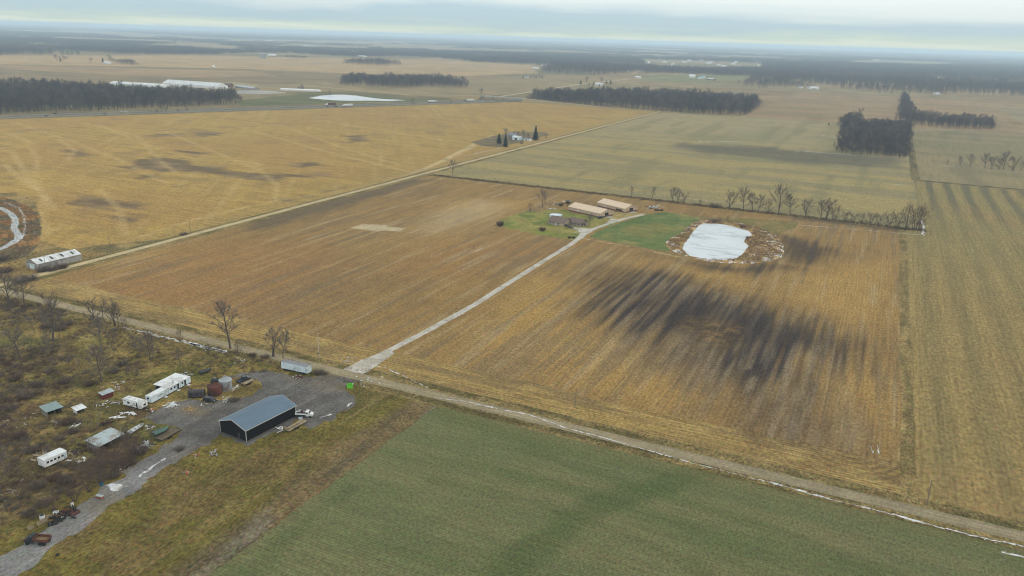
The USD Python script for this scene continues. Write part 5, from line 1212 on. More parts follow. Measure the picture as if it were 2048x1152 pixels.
# ---- boats
def boat(name, label, at, rz, L, Wd, H, m, inner=None, dome=False, z0=.0, mo=None):
    p = thing(name, label, 'boat', (*at, z0), rz)
    xs = np.linspace(0, 1, 12); V, F = [], []
    for x in xs:
        w = Wd / 2 * (math.sin(min(1, (1 - x) * 1.9 + .05) * math.pi / 2) ** .7) * (1 if x > .04 else .92)
        for k in range(9):
            a = math.pi * k / 8; V.append([x * L - L / 2, -w * math.cos(a), H * (1 - .95 * math.sin(a)) + .25 * x ** 3 * H])
    V = np.array(V)
    for i in range(11):
        for k in range(8): F += [[i * 9 + k, i * 9 + k + 1, (i + 1) * 9 + k + 1], [i * 9 + k, (i + 1) * 9 + k + 1, (i + 1) * 9 + k]]
    F += [[0, k + 1, k] for k in range(1, 8)]
    part(p, 'hull', (V, np.array(F)), m, smooth=50)
    if dome:
        Vd = []; 
        for x in xs:
            w = Wd / 2 * (math.sin(min(1, (1 - x) * 1.9 + .05) * math.pi / 2) ** .7)
            for k in range(9): a = math.pi * k / 8; Vd.append([x * L - L / 2, -w * math.cos(a) * 1.02, H * 1.0 + .25 * x ** 3 * H + (.55 if .15 < x < .8 else .3) * math.sin(a) * (1 - .5 * x)])
        part(p, 'cover', (np.array(Vd), np.array([f[::-1] for f in F[:-7]])), mo, smooth=60)
        part(p, 'seam', B(0, 0, H + .5, L * .5, .06, .05), M_frame)
    else:
        part(p, 'gunwale', [CYL(V[i * 9 + s], V[(i + 1) * 9 + s], .05, n=5) for i in range(11) for s in (0, 8)], M_white)
        for x in (-.22, .05, .25): part(p, 'bench', B(x * L, 0, H * .75, .35, Wd * .8, .06), inner or M_white)
    return p
boat('row_boat', 'open white aluminium boat lying in the grass above the plank trailer', px(273, 860), direc((258, 868), (288, 850)), 6.4, 1.9, .8, M_galv, M_white)
boat('covered_boat', 'boat under a dark green cover on the plank trailer', px(323, 871), direc((312, 876), (337, 865)), 5.6, 2.5, 1.0, mat('dark_green_hull', (.028, .05, .042), rough=.5, var=.2), dome=True, z0=.84, mo=mat('green_boat_cover', (.065, .125, .100), rough=.7, var=.15))
boat('covered_boat', 'dark covered boat standing alone on the grass behind the grain bins', px(411, 747), direc((400, 749), (421, 742)), 4.8, 2.1, .9, M_frame, dome=True, z0=.35, mo=mat('dark_grey_cover', (.040, .048, .045), rough=.7, var=.2))
for k in (-1, 1): pass

# ---- poles
def pole(label, at, h, m=None, arm=True, cat='utility pole', name='utility_pole', r=.15, group=None, rot=0.0, box=False):
    p = thing(name, label, cat, at, rot, group)
    part(p, 'post', CYL((0, 0, 0), (0, 0, h), r, r * .65, 8), m or M_pole)
    if arm:
        c = part(p, 'crossarm', B(0, .14, h - .7, 2.0, .1, .12), m or M_pole)
        for x in (-.9, -.4, .4, .9): part(c, 'insulator', CYL((x, .14, h - .64), (x, .14, h - .46), .05, n=6), M_white)
    if box: part(p, 'meter_box', B(0, -.2, 1.9, .35, .2, .6), M_frame)
    return p
pole('pale utility pole at the field edge left of the driveway', px(638, 715), 11.2, M_palepole, arm=False, box=True, r=.2)
pole('dark wooden utility pole beside the road in the right corner', px(1853, 1011), 8.6, arm=False, r=.19)
pole('thin wooden utility pole at the field edge, right of the driveway', px(1150, 816), 7.6, arm=False, r=.13)
pole('wooden utility pole beside the west road, right of the long grey shed', px(221, 503), 8.6, rot=1.57)
pole('wooden utility pole in front of the long grey shed', px(92, 540), 8.2, rot=1.57)
pole('thin wooden utility pole beside the west road, between the gold field and the brown one', px(381, 468), 9.0, rot=1.57, arm=False)
pole('pale utility pole beside the west road near the derelict farmhouse', px(1064.5, 287), 9.5, M_palepole, arm=False)
for k, (x, y, t) in enumerate([(183, 851, 831), (196, 856, 835), (201, 839, 820), (220, 829, 816), (235, 840, 820), (248, 834, 823)]):
    o = pole(['leftmost', 'second', 'third', 'fourth', 'fifth', 'last'][k] + ' from the left in the row of dark bare posts standing in the weeds', px(x, y), max(1.6, height_at(x, y, t)), M_greywood, arm=False, cat='post', name='bare_post', r=.13, group='dark posts in the weeds')
    part(o, 'cap', CYL((0, 0, max(1.6, height_at(x, y, t))), (0, 0, max(1.6, height_at(x, y, t)) + .06), .1, n=8), M_frame)

# ---- small things lying about
M_green = mat('lime_green_plastic', (.12, .55, .03), rough=.45, var=.08); M_blue = mat('teal_blue_plastic', (.015, .13, .20), rough=.4, var=.1); M_orange = mat('orange_paint', (.50, .13, .06), rough=.6, var=.15)
def crate(label, at, rz, sx, sy, sz, m, name='crate', cat='crate', inside=M_dark, z0=0.0):
    p = thing(name, label, cat, (*at, z0), rz)
    for y in (-sy / 2 + .04, sy / 2 - .04): part(p, 'side', B(0, y, sz / 2, sx, .08, sz), m)
    for x in (-sx / 2 + .04, sx / 2 - .04): part(p, 'end', B(x, 0, sz / 2, .08, sy - .16, sz), m)
    part(p, 'floor', B(0, 0, .05, sx - .16, sy - .16, .08), inside); part(p, 'rim', [B(0, y, sz + .03, sx + .06, .12, .06) for y in (-sy / 2, sy / 2)], m)
    return p
crate('bright lime green bin at the edge of the gravel yard', px(700, 775), .5, 2.0, 1.7, 1.35, M_green, 'bin', 'bin')
crate('small white tub lying behind the lime green bin', px(705, 769), .9, .8, .6, .4, M_white, 'tub', 'tub')
def barrel(label, at, m, h=.9, r=.3, lying=None, name='barrel', cat='barrel', group=None):
    p = thing(name, label, cat, at, lying or 0, group)
    if lying is None:
        part(p, 'drum', CYL((0, 0, 0), (0, 0, h), r, n=14), m); part(p, 'hoop', [CYL((0, 0, z), (0, 0, z + .04), r + .02, n=14) for z in (h * .33, h * .66)], m); part(p, 'lid', CYL((0, 0, h), (0, 0, h + .03), r * .9, n=12), M_frame)
    else:
        part(p, 'drum', CYL((-h / 2, 0, r), (h / 2, 0, r), r, n=14), m); part(p, 'hoop', [CYL((x, 0, r), (x + .04, 0, r), r + .02, n=14) for x in (-h * .2, h * .2)], m)
barrel('teal blue barrel at the brush edge beside the lane', px(203, 971), M_blue, 1.2, .55)
barrel('long rusty cylinder lying by the lane, at the end of the junk row', px(151, 1029), M_rust, 2.4, .42, direc((143, 1034), (161, 1024)), 'rusty_tank', 'tank')
barrel('short white cylinder standing behind the dark scrap by the lane', px(145, 1012), M_white, 1.3, .35)
barrel('white round drum with ribs near the left end of the junk row', px(85, 1038), M_whiteroof, 1.2, .65)
def tyre(label, at, r=.75, white=True, z=0.0, lean=0):
    p = thing('tyre', label, 'tyre', (*at, z)); t = trimesh.creation.torus(r * .72, r * .28, 18, 8)
    part(p, 'tread', t.apply_translation((0, 0, r * .28)), M_tyre, smooth=40); part(p, 'rim', trimesh.creation.annulus(r * .2, r * .45, .12).apply_translation((0, 0, r * .3)), M_white if white else M_frame)
tyre('big tyre with a white rim lying in the middle of the junk row', px(125, 1036), .85)
tyre('dark tractor tyre lying by the short white trailer', px(149, 905), .9, False)
tyre('old tyre lying alone on the mown strip near the lane', px(115, 1110), .5, False)
for k, (x, y, c, lb) in enumerate([(80, 1049, M_wood, 'pale wooden crate nearest the dump truck in the junk row'), (89, 1044, M_wood, 'second pale wooden crate from the dump truck in the junk row'), (98, 1036, M_wood, 'third pale wooden crate from the dump truck in the junk row'), (62, 1058, M_wood, 'low wooden crate beside the cab of the dump truck')]):
    crate(lb, px(x, y), 1.4, 1.3, .9, .75, c, 'wooden_crate')
crate('white metal tub standing above the tyre in the junk row', px(112, 1028), .7, 1.3, .9, .7, M_white, 'tub', 'tub')
def orange_bench():
    p = thing('workbench', 'orange-legged bench with a grey top, beside the lane below the blue barrel', 'bench', px(200, 996), direc((190, 993), (209, 998)))
    part(p, 'top', B(0, 0, .8, 2.3, 1.0, .1), M_tinroof)
    for x in (-1, 1):
        for y in (-.4, .4): part(p, 'leg', B(x, y, .37, .1, .1, .75), M_orange)
    part(p, 'shelf', B(0, 0, .3, 2.0, .8, .06), M_orange)
orange_bench()
def heap(name, label, cat, at, pieces, ms, spread, size, seed, piece='board', flat_=.12, tilt=.25):
    r = np.random.default_rng(seed); p = thing(name, label, cat, at)
    for k in range(pieces):
        L = size * r.uniform(.5, 1.3); x, y = r.normal(0, spread, 2)
        part(p, piece, B(x, y, flat_ / 2 + .10 * r.uniform(0, 1) * (1 + 2 * math.exp(-(x * x + y * y) / spread ** 2)), L, L * r.uniform(.12, .3), flat_ * r.uniform(.5, 1), r.uniform(0, 3.14), r.normal(0, tilt * .4), r.normal(0, tilt * .4)), ms[k % len(ms)])
heap('scrap_pile', 'scattered heap of white boards on the gravel before the mobile home', 'scrap pile', px(346, 810), 34, [M_white, M_bluewhite, M_white], 1.35, 1.5, 1)
heap('straw_patch', 'flat heap of pale straw on the gravel between the camper and the black barn', 'straw', px(380, 818), 40, [M_drygrass, M_reed], 1.0, 1.2, 2, 'straw_clump', .1)
heap('scrap_pile', 'white scrap and stones stacked in front of the silver grain bin', 'scrap pile', px(453, 799), 16, [M_white, M_concrete], .9, 1.2, 3)
heap('scrap_pile', 'pale boards lying right of the silver grain bin', 'scrap pile', px(471, 777), 10, [M_trim, M_wood], .8, 2.2, 4)
heap('stone_heap', 'heap of grey stones on the mown grass before the black barn', 'stones', px(429, 908), 18, [M_concrete, M_galv], 1.0, .8, 5, 'stone', .4)
heap('fire_ring', 'small stone fire ring in the grass left of the grey stone heap', 'fire ring', px(393, 911), 12, [M_concrete, M_orange], .5, .6, 6, 'stone', .3)
heap('scrap_pile', 'small orange-brown heap of rubble alone on the mown grass', 'rubble', px(374, 947), 14, [M_orange, M_concrete, M_wood], .8, .7, 7, 'lump', .25)
heap('scrap_pile', 'dark tangle of scrap iron beside the lane at the end of the junk row', 'scrap pile', px(137, 1026), 40, [M_frame, M_rust, M_tyre], 1.1, 1.5, 8, 'iron_piece', .5, 1.2)
heap('scrap_pile', 'dark pile of scrap between the big tyre and the dump truck', 'scrap pile', px(110, 1044), 26, [M_frame, M_tyre], .9, 1.2, 9, 'iron_piece', .5, 1.0)
heap('scrap_pile', 'pale boards stacked at the brush edge right of the lane end', 'scrap pile', px(250, 936), 12, [M_trim, M_wood, M_redbox], 1.0, 1.6, 10)
heap('scrap_pile', 'boards and white scraps lying left of the open white boat', 'scrap pile', px(298, 855), 10, [M_white, M_trim], .9, 1.5, 11)
heap('scrap_pile', 'long white planks lying in the grass below the white camper', 'scrap pile', px(247, 828), 7, [M_white], 1.6, 3.2, 12)
heap('scrap_pile', 'few white sheets lying left of the post row', 'scrap pile', px(152, 851), 6, [M_white], 1.1, 1.6, 13)
heap('scrap_pile', 'white scraps under the little dark red shed', 'scrap pile', px(207, 808), 10, [M_white, M_trim], 1.2, 1.3, 14)
heap('scrap_pile', 'two white boards lying right of the short white box trailer', 'scrap pile', px(161, 921), 4, [M_white], .7, 1.9, 15)
heap('scrap_pile', 'scattered pale scraps among the weeds at the left edge', 'scrap pile', px(45, 842), 16, [M_trim, M_concrete], 3.0, 1.0, 16)
heap('scrap_pile', 'pale scraps among the brush in the lower left', 'scrap pile', px(20, 982), 14, [M_trim, M_concrete, M_tinroof], 1.8, 1.1, 17)
heap('scrap_pile', 'junk strewn between the tin-roofed shed and the plank trailer', 'scrap pile', px(290, 888), 14, [M_tinroof, M_frame, M_trim], 1.5, 1.8, 18)
heap('stone_heap', 'pale stones lying at the field corner left of the driveway mouth', 'stones', px(700, 720), 16, [M_concrete, M_trim], 2.2, .9, 19, 'stone', .35)
heap('stone_heap', 'scattered pale stones along the ditch right of the lime green bin', 'stones', px(735, 764), 22, [M_concrete, M_white], 2.6, .8, 20, 'stone', .3)
heap('scrap_pile', 'white boards beside the front wall of the black barn', 'scrap pile', px(560, 858), 6, [M_trim, M_white], .8, 2.2, 21)
heap('tractor_wreck', 'small dark machine with red parts among the bare posts', 'machine', px(214, 848), 22, [M_frame, M_red, M_frame], .9, 1.2, 22, 'machine_piece', .6, 1.2)
heap('sheet_stack', 'stack of pale metal sheets leaning beside the plank trailer', 'sheet metal', px(291, 892), 9, [M_tinroof, M_galv], .7, 3.0, 23, 'metal_sheet', .08, .8)
heap('scrap_pile', 'white and grey junk in the grass behind the nearer tan barn', 'scrap pile', px(1140, 404), 14, [M_white, M_frame, M_bluewhite], 2.4, 2.0, 24, flat_=.6)
heap('scrap_pile', 'low line of junk in the grass between the big bare tree and the tan barns', 'scrap pile', px(1118, 409), 22, [M_frame, M_trim, M_greywood], 4.5, 1.8, 25, flat_=.5)
heap('scrap_pile', 'grey-blue junk at the end of the farm drive, behind the green paddock', 'scrap pile', px(1304, 416), 22, [M_tinroof, M_bluewhite, M_frame], 3.0, 2.4, 26, flat_=.6)
heap('scrap_pile', 'dark junk right of the grey-blue junk, behind the green paddock', 'scrap pile', px(1318, 421), 16, [M_frame, M_tyre], 1.8, 1.6, 27, flat_=.7)
heap('scrap_pile', 'pale junk in the grass left of the brown house', 'scrap pile', px(1100, 418), 10, [M_white, M_trim], 2.0, 1.6, 28, flat_=.4)
heap('wood_pile', 'low pile of white boards beside the front drive of the brown house', 'wood pile', px(1151, 465), 8, [M_white, M_trim], 1.2, 1.8, 29, flat_=.3)

heap('scrap_pile', 'grey junk heaped in the grass behind the far end of the mobile home', 'scrap pile', px(368, 752), 18, [M_frame, M_tinroof, M_concrete], 1.6, 1.5, 41, flat_=.5)
heap('scrap_pile', 'white sheets on the grass behind the lean-to roof of the mobile home', 'scrap pile', px(322, 766), 6, [M_white, M_bluewhite], 1.0, 2.2, 42)
heap('scrap_pile', 'line of pinkish scrap in the weeds above the dark red shed', 'scrap pile', px(232, 772), 20, [M_trim, mat('pinkish_scrap', (.36, .25, .22), rough=.8, var=.2), M_concrete], 2.2, 1.2, 43, flat_=.3)
heap('scrap_pile', 'small dark and red junk under the long side of the freight trailer', 'scrap pile', px(592, 753), 12, [M_frame, M_red, M_trim], 1.4, 1.0, 44, flat_=.4)
heap('scrap_pile', 'white pieces on the gravel before the black car', 'scrap pile', px(405, 811), 5, [M_white, M_trim], .9, 1.0, 45)
heap('scrap_pile', 'scrap and boards under the white camper, at its hitch end', 'scrap pile', px(302, 822), 9, [M_white, M_orange, M_frame], .9, .9, 46, flat_=.3)
heap('scrap_pile', 'pale scraps along the roadside below the snowy ditch', 'scrap pile', px(478, 722), 6, [M_white, M_trim], 1.3, 1.2, 47)
heap('scrap_pile', 'loose boards in the weeds below the little dark red shed, nearest the camper', 'scrap pile', px(228, 806), 10, [M_greywood, M_trim], 1.4, 1.8, 48)
heap('scrap_pile', 'brown boards and pallets lying in front of the open-fronted shed', 'scrap pile', px(112, 846), 14, [M_greywood, M_wood], 1.6, 2.0, 49, flat_=.3)
heap('brush_pile', 'flat tan brush pile beside the short white box trailer', 'brush pile', px(138, 912), 26, [M_wood, M_drygrass], 1.7, 2.4, 50, 'branch', .14)
heap('brush_pile', 'low tan brush pile behind the short white box trailer', 'brush pile', px(92, 908), 26, [M_wood, M_greywood], 1.9, 2.6, 51, 'branch', .14)

# ---- snow sheet on the lane
flat('snow', jag(Polygon(pxs([(213, 970), (222, 967), (236, 968), (245, 970), (243, 976), (236, 982), (228, 983), (220, 980), (218, 975)])), .5, .8, 61), .07, M_snow, kind='stuff')
snow_run([(278, 953), (295, 941), (312, 929), (330, 917)], .42, .45, 71, gap=2.5)
snow_run([(640, 836), (662, 829)], .4, .9, 72, gap=4)
snow_run([(695, 812), (702, 806)], .4, .9, 73, gap=3)
# ================================================================== single trees and shrubs
def T(kind, bx, by, ty, label, cat='tree', group=None, wide=1.0, z=None):
    return tree(kind, px(bx, by), max(1.2, height_at(bx, by, ty)), label, cat, group, wide)
NEAR = [  # the neighbour's rough ground, left of the gravel yard
 ('broad_bare_tree', 20, 608, 545, 'big spreading bare tree at the left edge, by the crossroads', 1.25), ('broad_bare_tree', 50, 614, 556, 'second big spreading bare tree from the left edge, by the crossroads', 1.2),
 ('scrub_tree', 97, 620, 582, 'low many-stemmed bare tree beside the south road, right of the two big crossroads trees', 1.2), ('twin_stem_tree', -6, 600, 545, 'bare tree cut by the left edge of the picture, by the crossroads', 1.1),
 ('thin_bare_tree', 69, 665, 630, 'slender bare tree on the grass below the crossroads trees', 1.2), ('thin_bare_tree', 37, 672, 645, 'thin bare sapling left of the slender tree, below the crossroads', .8),
 ('tall_bare_tree', 107, 683, 600, 'tall dark bare tree standing in red-brown brush below the crossroads', 1.3), ('thin_bare_tree', 119, 678, 637, 'thin dark bare trunk just right of the tall dark tree in the brush', .9),
 ('oval_bare_tree', 93, 714, 664, 'grey bare tree with one dark trunk, in front of the tall dark tree', 1.0), ('broad_bare_tree', 39, 719, 662, 'low spreading dark bare tree near the left edge, on the rough grass', 1.5),
 ('thin_bare_tree', 173, 648, 619, 'thin dark bare trunk at the edge of the south road, leftmost of the roadside row', .5), ('twin_stem_tree', 188, 637, 592, 'two-stemmed bare tree in the roadside row', 1.0),
 ('tall_bare_tree', 206, 640, 600, 'bare tree with a short trunk in the middle of the roadside row', 1.0), ('twin_stem_tree', 229, 652, 598, 'forked bare tree in the right half of the roadside row', 1.0), ('tall_bare_tree', 238, 653, 607, 'bare tree at the right of the roadside row, touching the forked one', 1.0),
 ('scrub_tree', 249, 664, 634, 'reddish scrubby bare tree at the end of the roadside row', 1.0),
 ('oval_bare_tree', 203, 696, 634, 'bare tree with a straight trunk on the grass, left of a thinner one', 1.2), ('thin_bare_tree', 224, 697, 652, 'thinner bare tree right of the straight-trunked one', 1.3),
 ('broad_bare_tree', 204, 763, 697, 'wide-crowned bare tree on a long trunk, above the white camper', 1.35), ('thin_bare_tree', 138, 733, 706, 'small bare sapling among the grass, left of the middle of the rough ground', 1.0), ('thin_bare_tree', 161, 736, 710, 'second small bare sapling, right beside the first one', .9),
 ('oval_bare_tree', 281, 714, 670, 'dark bushy bare tree left of a broader one, below the snowy ditch', 1.3), ('broad_bare_tree', 302, 723, 666, 'broader bare tree right of the dark bushy one, below the snowy ditch', 1.15), ('thin_bare_tree', 361, 732, 697, 'small lone bare tree right of the broad one, below the snowy ditch', 1.4),
 ('scrub_tree', 360, 685, 657, 'small scrubby bare tree right at the snowy ditch', .8), ('tall_bare_tree', 461, 697, 608, 'tallest bare tree, with a thick trunk, beside the south road', 1.25), ('scrub_tree', 477, 712, 684, 'reddish scrub tree under the tallest roadside tree', 1.3),
 ('twin_stem_tree', 548, 713, 650, 'forked bare tree beside the road behind the freight trailer', 1.15), ('oval_bare_tree', 566, 717, 662, 'grey bare tree just right of the forked one behind the freight trailer', 1.0), ('thin_bare_tree', 418, 712, 682, 'thin bare sapling between the snowy ditch and the tallest tree', .9),
 ('thin_bare_tree', 304, 888, 838, 'thick bare trunk standing beside the covered boat on the plank trailer', .9), ('twin_stem_tree', 2, 985, 885, 'dark bare tree at the left edge, beside the white box trailer', .9),
 ('scrub_tree', 203, 968, 905, 'large brown scrub tree at the lane, nearest the blue barrel', 1.3), ('scrub_tree', 232, 945, 888, 'large brown scrub tree under the tin-roofed shed', 1.4), ('scrub_tree', 262, 915, 872, 'dark scrub tree between the tin-roofed shed and the lane', 1.3), ('scrub_tree', 178, 985, 938, 'brown scrub tree left of the blue barrel', 1.4),
 ('scrub_tree', 150, 1002, 958, 'brown scrub tree behind the dark scrap of the junk row', 1.4), ('scrub_tree', 108, 1022, 985, 'low dark scrub tree behind the white tub of the junk row', 1.5), ('scrub_tree', 212, 925, 890, 'brown scrub tree left of the tin-roofed shed', 1.3), ('scrub_tree', 22, 955, 915, 'dark scrub tree in the lower left, near the edge', 1.4),
 ('scrub_tree', 40, 1000, 962, 'brown scrub tree below the pale scraps in the lower left', 1.5), ('scrub_tree', 14, 880, 845, 'brown scrub tree at the left edge above the white box trailer', 1.3), ('scrub_tree', 180, 900, 872, 'brown scrub tree between the white box trailer and the tin-roofed shed', 1.2),
 ('oval_bare_tree', 250, 905, 858, 'grey bare tree rising behind the tin-roofed shed', .9),
]
for k, x, y, t, lb, wd in NEAR: T(k, x, y, t, lb, wide=wd)
SHRUBS = [(135, 846, 830, 'dark dome of brush right of the open-fronted shed'), (55, 795, 775, 'dark brush on the grass above the open-fronted shed'), (75, 772, 757, 'brush on the rough grass, uppermost of the two above the open-fronted shed'), (20, 820, 806, 'brown brush at the left edge, level with the open-fronted shed'), (40, 872, 858, 'brown brush above the white box trailer'),
 (120, 880, 868, 'brown brush right of the white box trailer, uppermost'), (145, 865, 853, 'low brush between the white box trailer and the post row'), (60, 905, 890, 'brown brush left of the white box trailer'), (110, 960, 945, 'reddish shrub below the white box trailer'), (75, 975, 960, 'brown shrub left of the reddish one, below the white box trailer'),
 (130, 965, 950, 'brown shrub right of the reddish one, below the white box trailer'), (280, 905, 885, 'brush beside the stack of metal sheets'), (255, 930, 910, 'brush at the lane edge behind the pale boards'), (225, 955, 940, 'brush at the lane edge above the white snow sheet'), (90, 1010, 995, 'dark brush behind the wooden crates'), (60, 1030, 1016, 'dark brush left of the wooden crates'),
 (30, 760, 745, 'brown brush near the left edge, under the low spreading tree'), (100, 745, 733, 'low brown brush under the grey bare tree'), (230, 745, 733, 'brown brush right of the wide-crowned tree'), (245, 730, 716, 'brown brush under the dark bushy tree'), (180, 770, 757, 'brown brush left of the wide-crowned tree trunk'), (130, 765, 752, 'brown brush below the two saplings'),
 (590, 735, 722, 'dark brush behind the middle of the freight trailer'), (608, 736, 724, 'dark brush behind the right end of the freight trailer'), (575, 728, 716, 'dark brush behind the left end of the freight trailer'), (638, 747, 736, 'dark brush at the right end of the freight trailer'), (648, 749, 741, 'low brush furthest right of the freight trailer'),
 (530, 716, 706, 'reddish brush left of the forked tree by the freight trailer'), (505, 712, 703, 'reddish brush between the tallest roadside tree and the forked one'), (468, 802, 791, 'brown shrub right of the white scrap by the silver bin'), (360, 900, 890, 'small tan weed clump at the lane, before the black barn'),
 (120, 660, 645, 'red-brown brush behind the tall dark tree'), (95, 655, 640, 'red-brown brush left of the tall dark tree'), (135, 650, 637, 'red-brown brush right of the tall dark tree'), (85, 543, 530, 'dark brush before the long grey shed, at its left end'), (105, 541, 527, 'dark brush before the middle of the long grey shed'), (125, 536, 522, 'dark brush before the right part of the long grey shed'), (40, 565, 549, 'dark brush between the long grey shed and the crossroads'), (60, 560, 545, 'dark brush right of the crossroads brush, before the long grey shed'),
 (5, 520, 505, 'dark brush at the left edge beside the creek'), (10, 545, 528, 'dark brush at the left edge below the creek'), (368, 470, 462, 'little brush at the pole by the west road')]
for i, (x, y, t, lb) in enumerate(SHRUBS): T('bare_shrub' if i % 4 else 'rounded_shrub', x, y, t + (y - t) * .15, lb, 'shrub', wide=1.5)
FARM = [('broad_bare_tree', 1085, 416, 382, 'large bare tree behind the brown house, at the lawn corner', 1.1), ('scrub_tree', 1060, 424, 406, 'reddish bare tree at the back edge of the lawn', 1.1), ('oval_bare_tree', 1178.5, 453, 427, 'bare tree on the lawn between the house and the nearer tan barn', 1.0), ('broad_bare_tree', 905, 347, 322, 'lone dark bare tree by the west road at the lot corner', 1.2)]
for k, x, y, t, lb, wd in FARM: T(k, x, y, t, lb, wide=wd)
for x, y, t, lb, wd in [(1085, 462, 450, 'round dark shrub on the lawn left of the brown house', 1.2), (1139, 477, 470, 'dark round shrub beside the driveway fork, the left of a pair', 1.1), (1147, 477, 470, 'dark round shrub beside the driveway fork, the right of a pair', 1.1), (1000, 452, 437, 'shrub at the left tip of the lawn', 1.1),
    (1455, 444, 432, 'dark shrub at the head of the frozen pond', 1.5), (1440, 445, 433, 'wide dark shrub at the head of the frozen pond, left of another', 1.6), (1428, 446, 436, 'low dark shrub hanging over the ice at the head of the pond', 1.5), (1496, 478, 471, 'small shrub on the spit at the right shore of the pond', 1.3), (1478, 452, 446, 'small shrub on the far right shore of the pond', 1.3), (1485, 456, 447, 'tan shrub above the far right shore of the pond', 1.2), (1122, 412, 404, 'dark shrub in the junk line behind the house', 1.2), (1136, 408, 399, 'dark shrub by the white junk behind the tan barns', 1.2)]:
    T('rounded_shrub' if wd < 1.25 else 'bare_shrub', x, y, t, lb, 'shrub', wide=wd * .68)
# the hedgerow along the north side of the lot, and the one beyond it on the right
def base_y(x): return 349.0 + (x - 865) * .1147
HG = 'bare trees in the hedgerow behind the pond'
ordn = ['first', 'second', 'third', 'fourth', 'fifth', 'sixth', 'seventh', 'eighth', 'ninth', 'tenth', 'eleventh', 'twelfth', 'thirteenth', 'fourteenth', 'fifteenth', 'sixteenth', 'seventeenth', 'eighteenth']
HEDGE = [(1262, 27, 'thin_bare_tree'), (1303, 32, 'thin_bare_tree'), (1344, 31, 'tall_bare_tree'), (1355, 29, 'tall_bare_tree'), (1367, 24, 'scrub_tree'), (1458, 41, 'twin_stem_tree'), (1486, 43, 'broad_bare_tree'), (1505, 37, 'tall_bare_tree'), (1517, 34, 'oval_bare_tree'), (1535, 29, 'scrub_tree'), (1556, 56, 'broad_bare_tree'), (1580, 42, 'oval_bare_tree'), (1612, 42, 'twin_stem_tree'), (1641, 40, 'tall_bare_tree'), (1653, 48, 'twin_stem_tree'), (1667, 34, 'scrub_tree')]
for i, (x, h, k) in enumerate(HEDGE):
    y = base_y(x) + 1.5; T(k, x, y, y - h, f'{ordn[i]} bare tree from the left in the hedgerow behind the pond', group=HG, wide=1.15)
for i, (x, h, wd) in enumerate([(1400, 12, 1.5), (1430, 10, 1.5), (1690, 24, 1.5), (1705, 20, 1.5), (1722, 24, 1.4), (1740, 26, 1.4), (1757, 26, 1.5), (1775, 30, 1.4), (1792, 36, 1.3), (1812, 50, 1.25), (1828, 54, 1.2), (1838, 46, 1.2)]):
    y = base_y(x) + 1; lb = f'{ordn[i]} clump of bare brush from the left in the hedgerow, towards the lot corner' if i < 9 else ['large spreading bush, left of three at the lot corner', 'largest spreading bush, middle of three at the lot corner', 'large spreading bush, right of three at the lot corner'][i - 9]
    T('bare_shrub', x, y, y - h, lb, 'shrub', None if i > 8 else 'brush in the hedgerow behind the pond', wd)
for i, (x, y, t, k) in enumerate([(1895, 331, 318, 'thin_bare_tree'), (1921, 332, 313, 'tall_bare_tree'), (1941, 334, 309, 'tall_bare_tree'), (1969, 336, 306, 'oval_bare_tree'), (1984, 338, 311, 'twin_stem_tree'), (1998, 338.5, 314, 'scrub_tree'), (2006, 339, 306, 'broad_bare_tree'), (2026, 341, 312, 'scrub_tree'), (2042, 342, 318, 'oval_bare_tree')]):
    T(k, x, y, t, f'{ordn[i]} bare tree from the left in the far field line at the right edge', group='bare trees in the field line at the right', wide=1.2)
# derelict farmhouse yard
for k, x, y, t, lb, wd in [('dark_evergreen', 998, 287, 266, 'dark evergreen at the left corner of the derelict farmhouse', 1.5), ('dark_evergreen', 1011, 294, 266, 'dark evergreen standing in front of the derelict farmhouse', 1.0), ('dark_evergreen', 1071, 280, 250, 'tallest dark evergreen, right of the derelict farmhouse', 1.15), ('broad_bare_tree', 1012, 274, 258, 'bare tree rising behind the derelict farmhouse', 1.2), ('scrub_tree', 1036, 273, 262, 'dark scrub tree behind the pale shed of the derelict farmyard', 1.5), ('pale_dead_tree', 1064, 275, 246, 'pale dead tree beside the tallest evergreen', 1.2), ('oval_bare_tree', 1047, 276, 261, 'bare tree between the derelict farmhouse and the pale shed', 1.3)]: T(k, x, y, t, lb, wide=wd)
for x, y, t, lb in [(1092, 277, 268, 'dark shrub right of the tallest evergreen by the west road'), (1028, 272, 262, 'dark shrub behind the derelict farmhouse'), (1043, 287, 283, 'small dark shrub on the derelict farmyard, nearest the road'), (1056, 277, 266, 'reddish shrub beside the pale dead tree')]: T('bare_shrub', x, y, t, lb, 'shrub', wide=1.3)

# ================================================================== derelict farmhouse and far buildings
gable('old_farmhouse', 'derelict grey farmhouse with a grey roof among evergreens', 'house', frame((-452, 958), (-440, 955), (-450, 966), raw=True), 4.2, 2.6, M_greywall, M_greyroof, ribs=0, openings=[('s', 3, 1.1, 1.3, M_glass, 'window', 1.3), ('s', 8.5, 1.1, 1.3, M_glass, 'window', 1.3), ('s', 5.8, 1.0, 2.1, M_frame), ('e', 4, 1.2, 1.4, M_glass, 'window', 1.2)])
a = px(1024, 279); gable('old_shed', 'pale green-grey shed right of the derelict farmhouse', 'shed', frame(tuple(a), tuple(a + [12, -2]), tuple(a + [1.5, 7]), raw=True), 3.4, 1.6, M_bluewhite, M_whiteroof, ribs=0, openings=[('s', 6, 3, 2.6, M_frame)])
a = px(1047, 281); gable('old_shed', 'low white shed left of the tallest evergreen', 'shed', frame(tuple(a), tuple(a + [9, -1.5]), tuple(a + [1, 5]), raw=True), 2.6, 1.2, M_white, M_greyroof, ribs=0, openings=[('s', 4, 2.4, 2.0, M_greywall)])

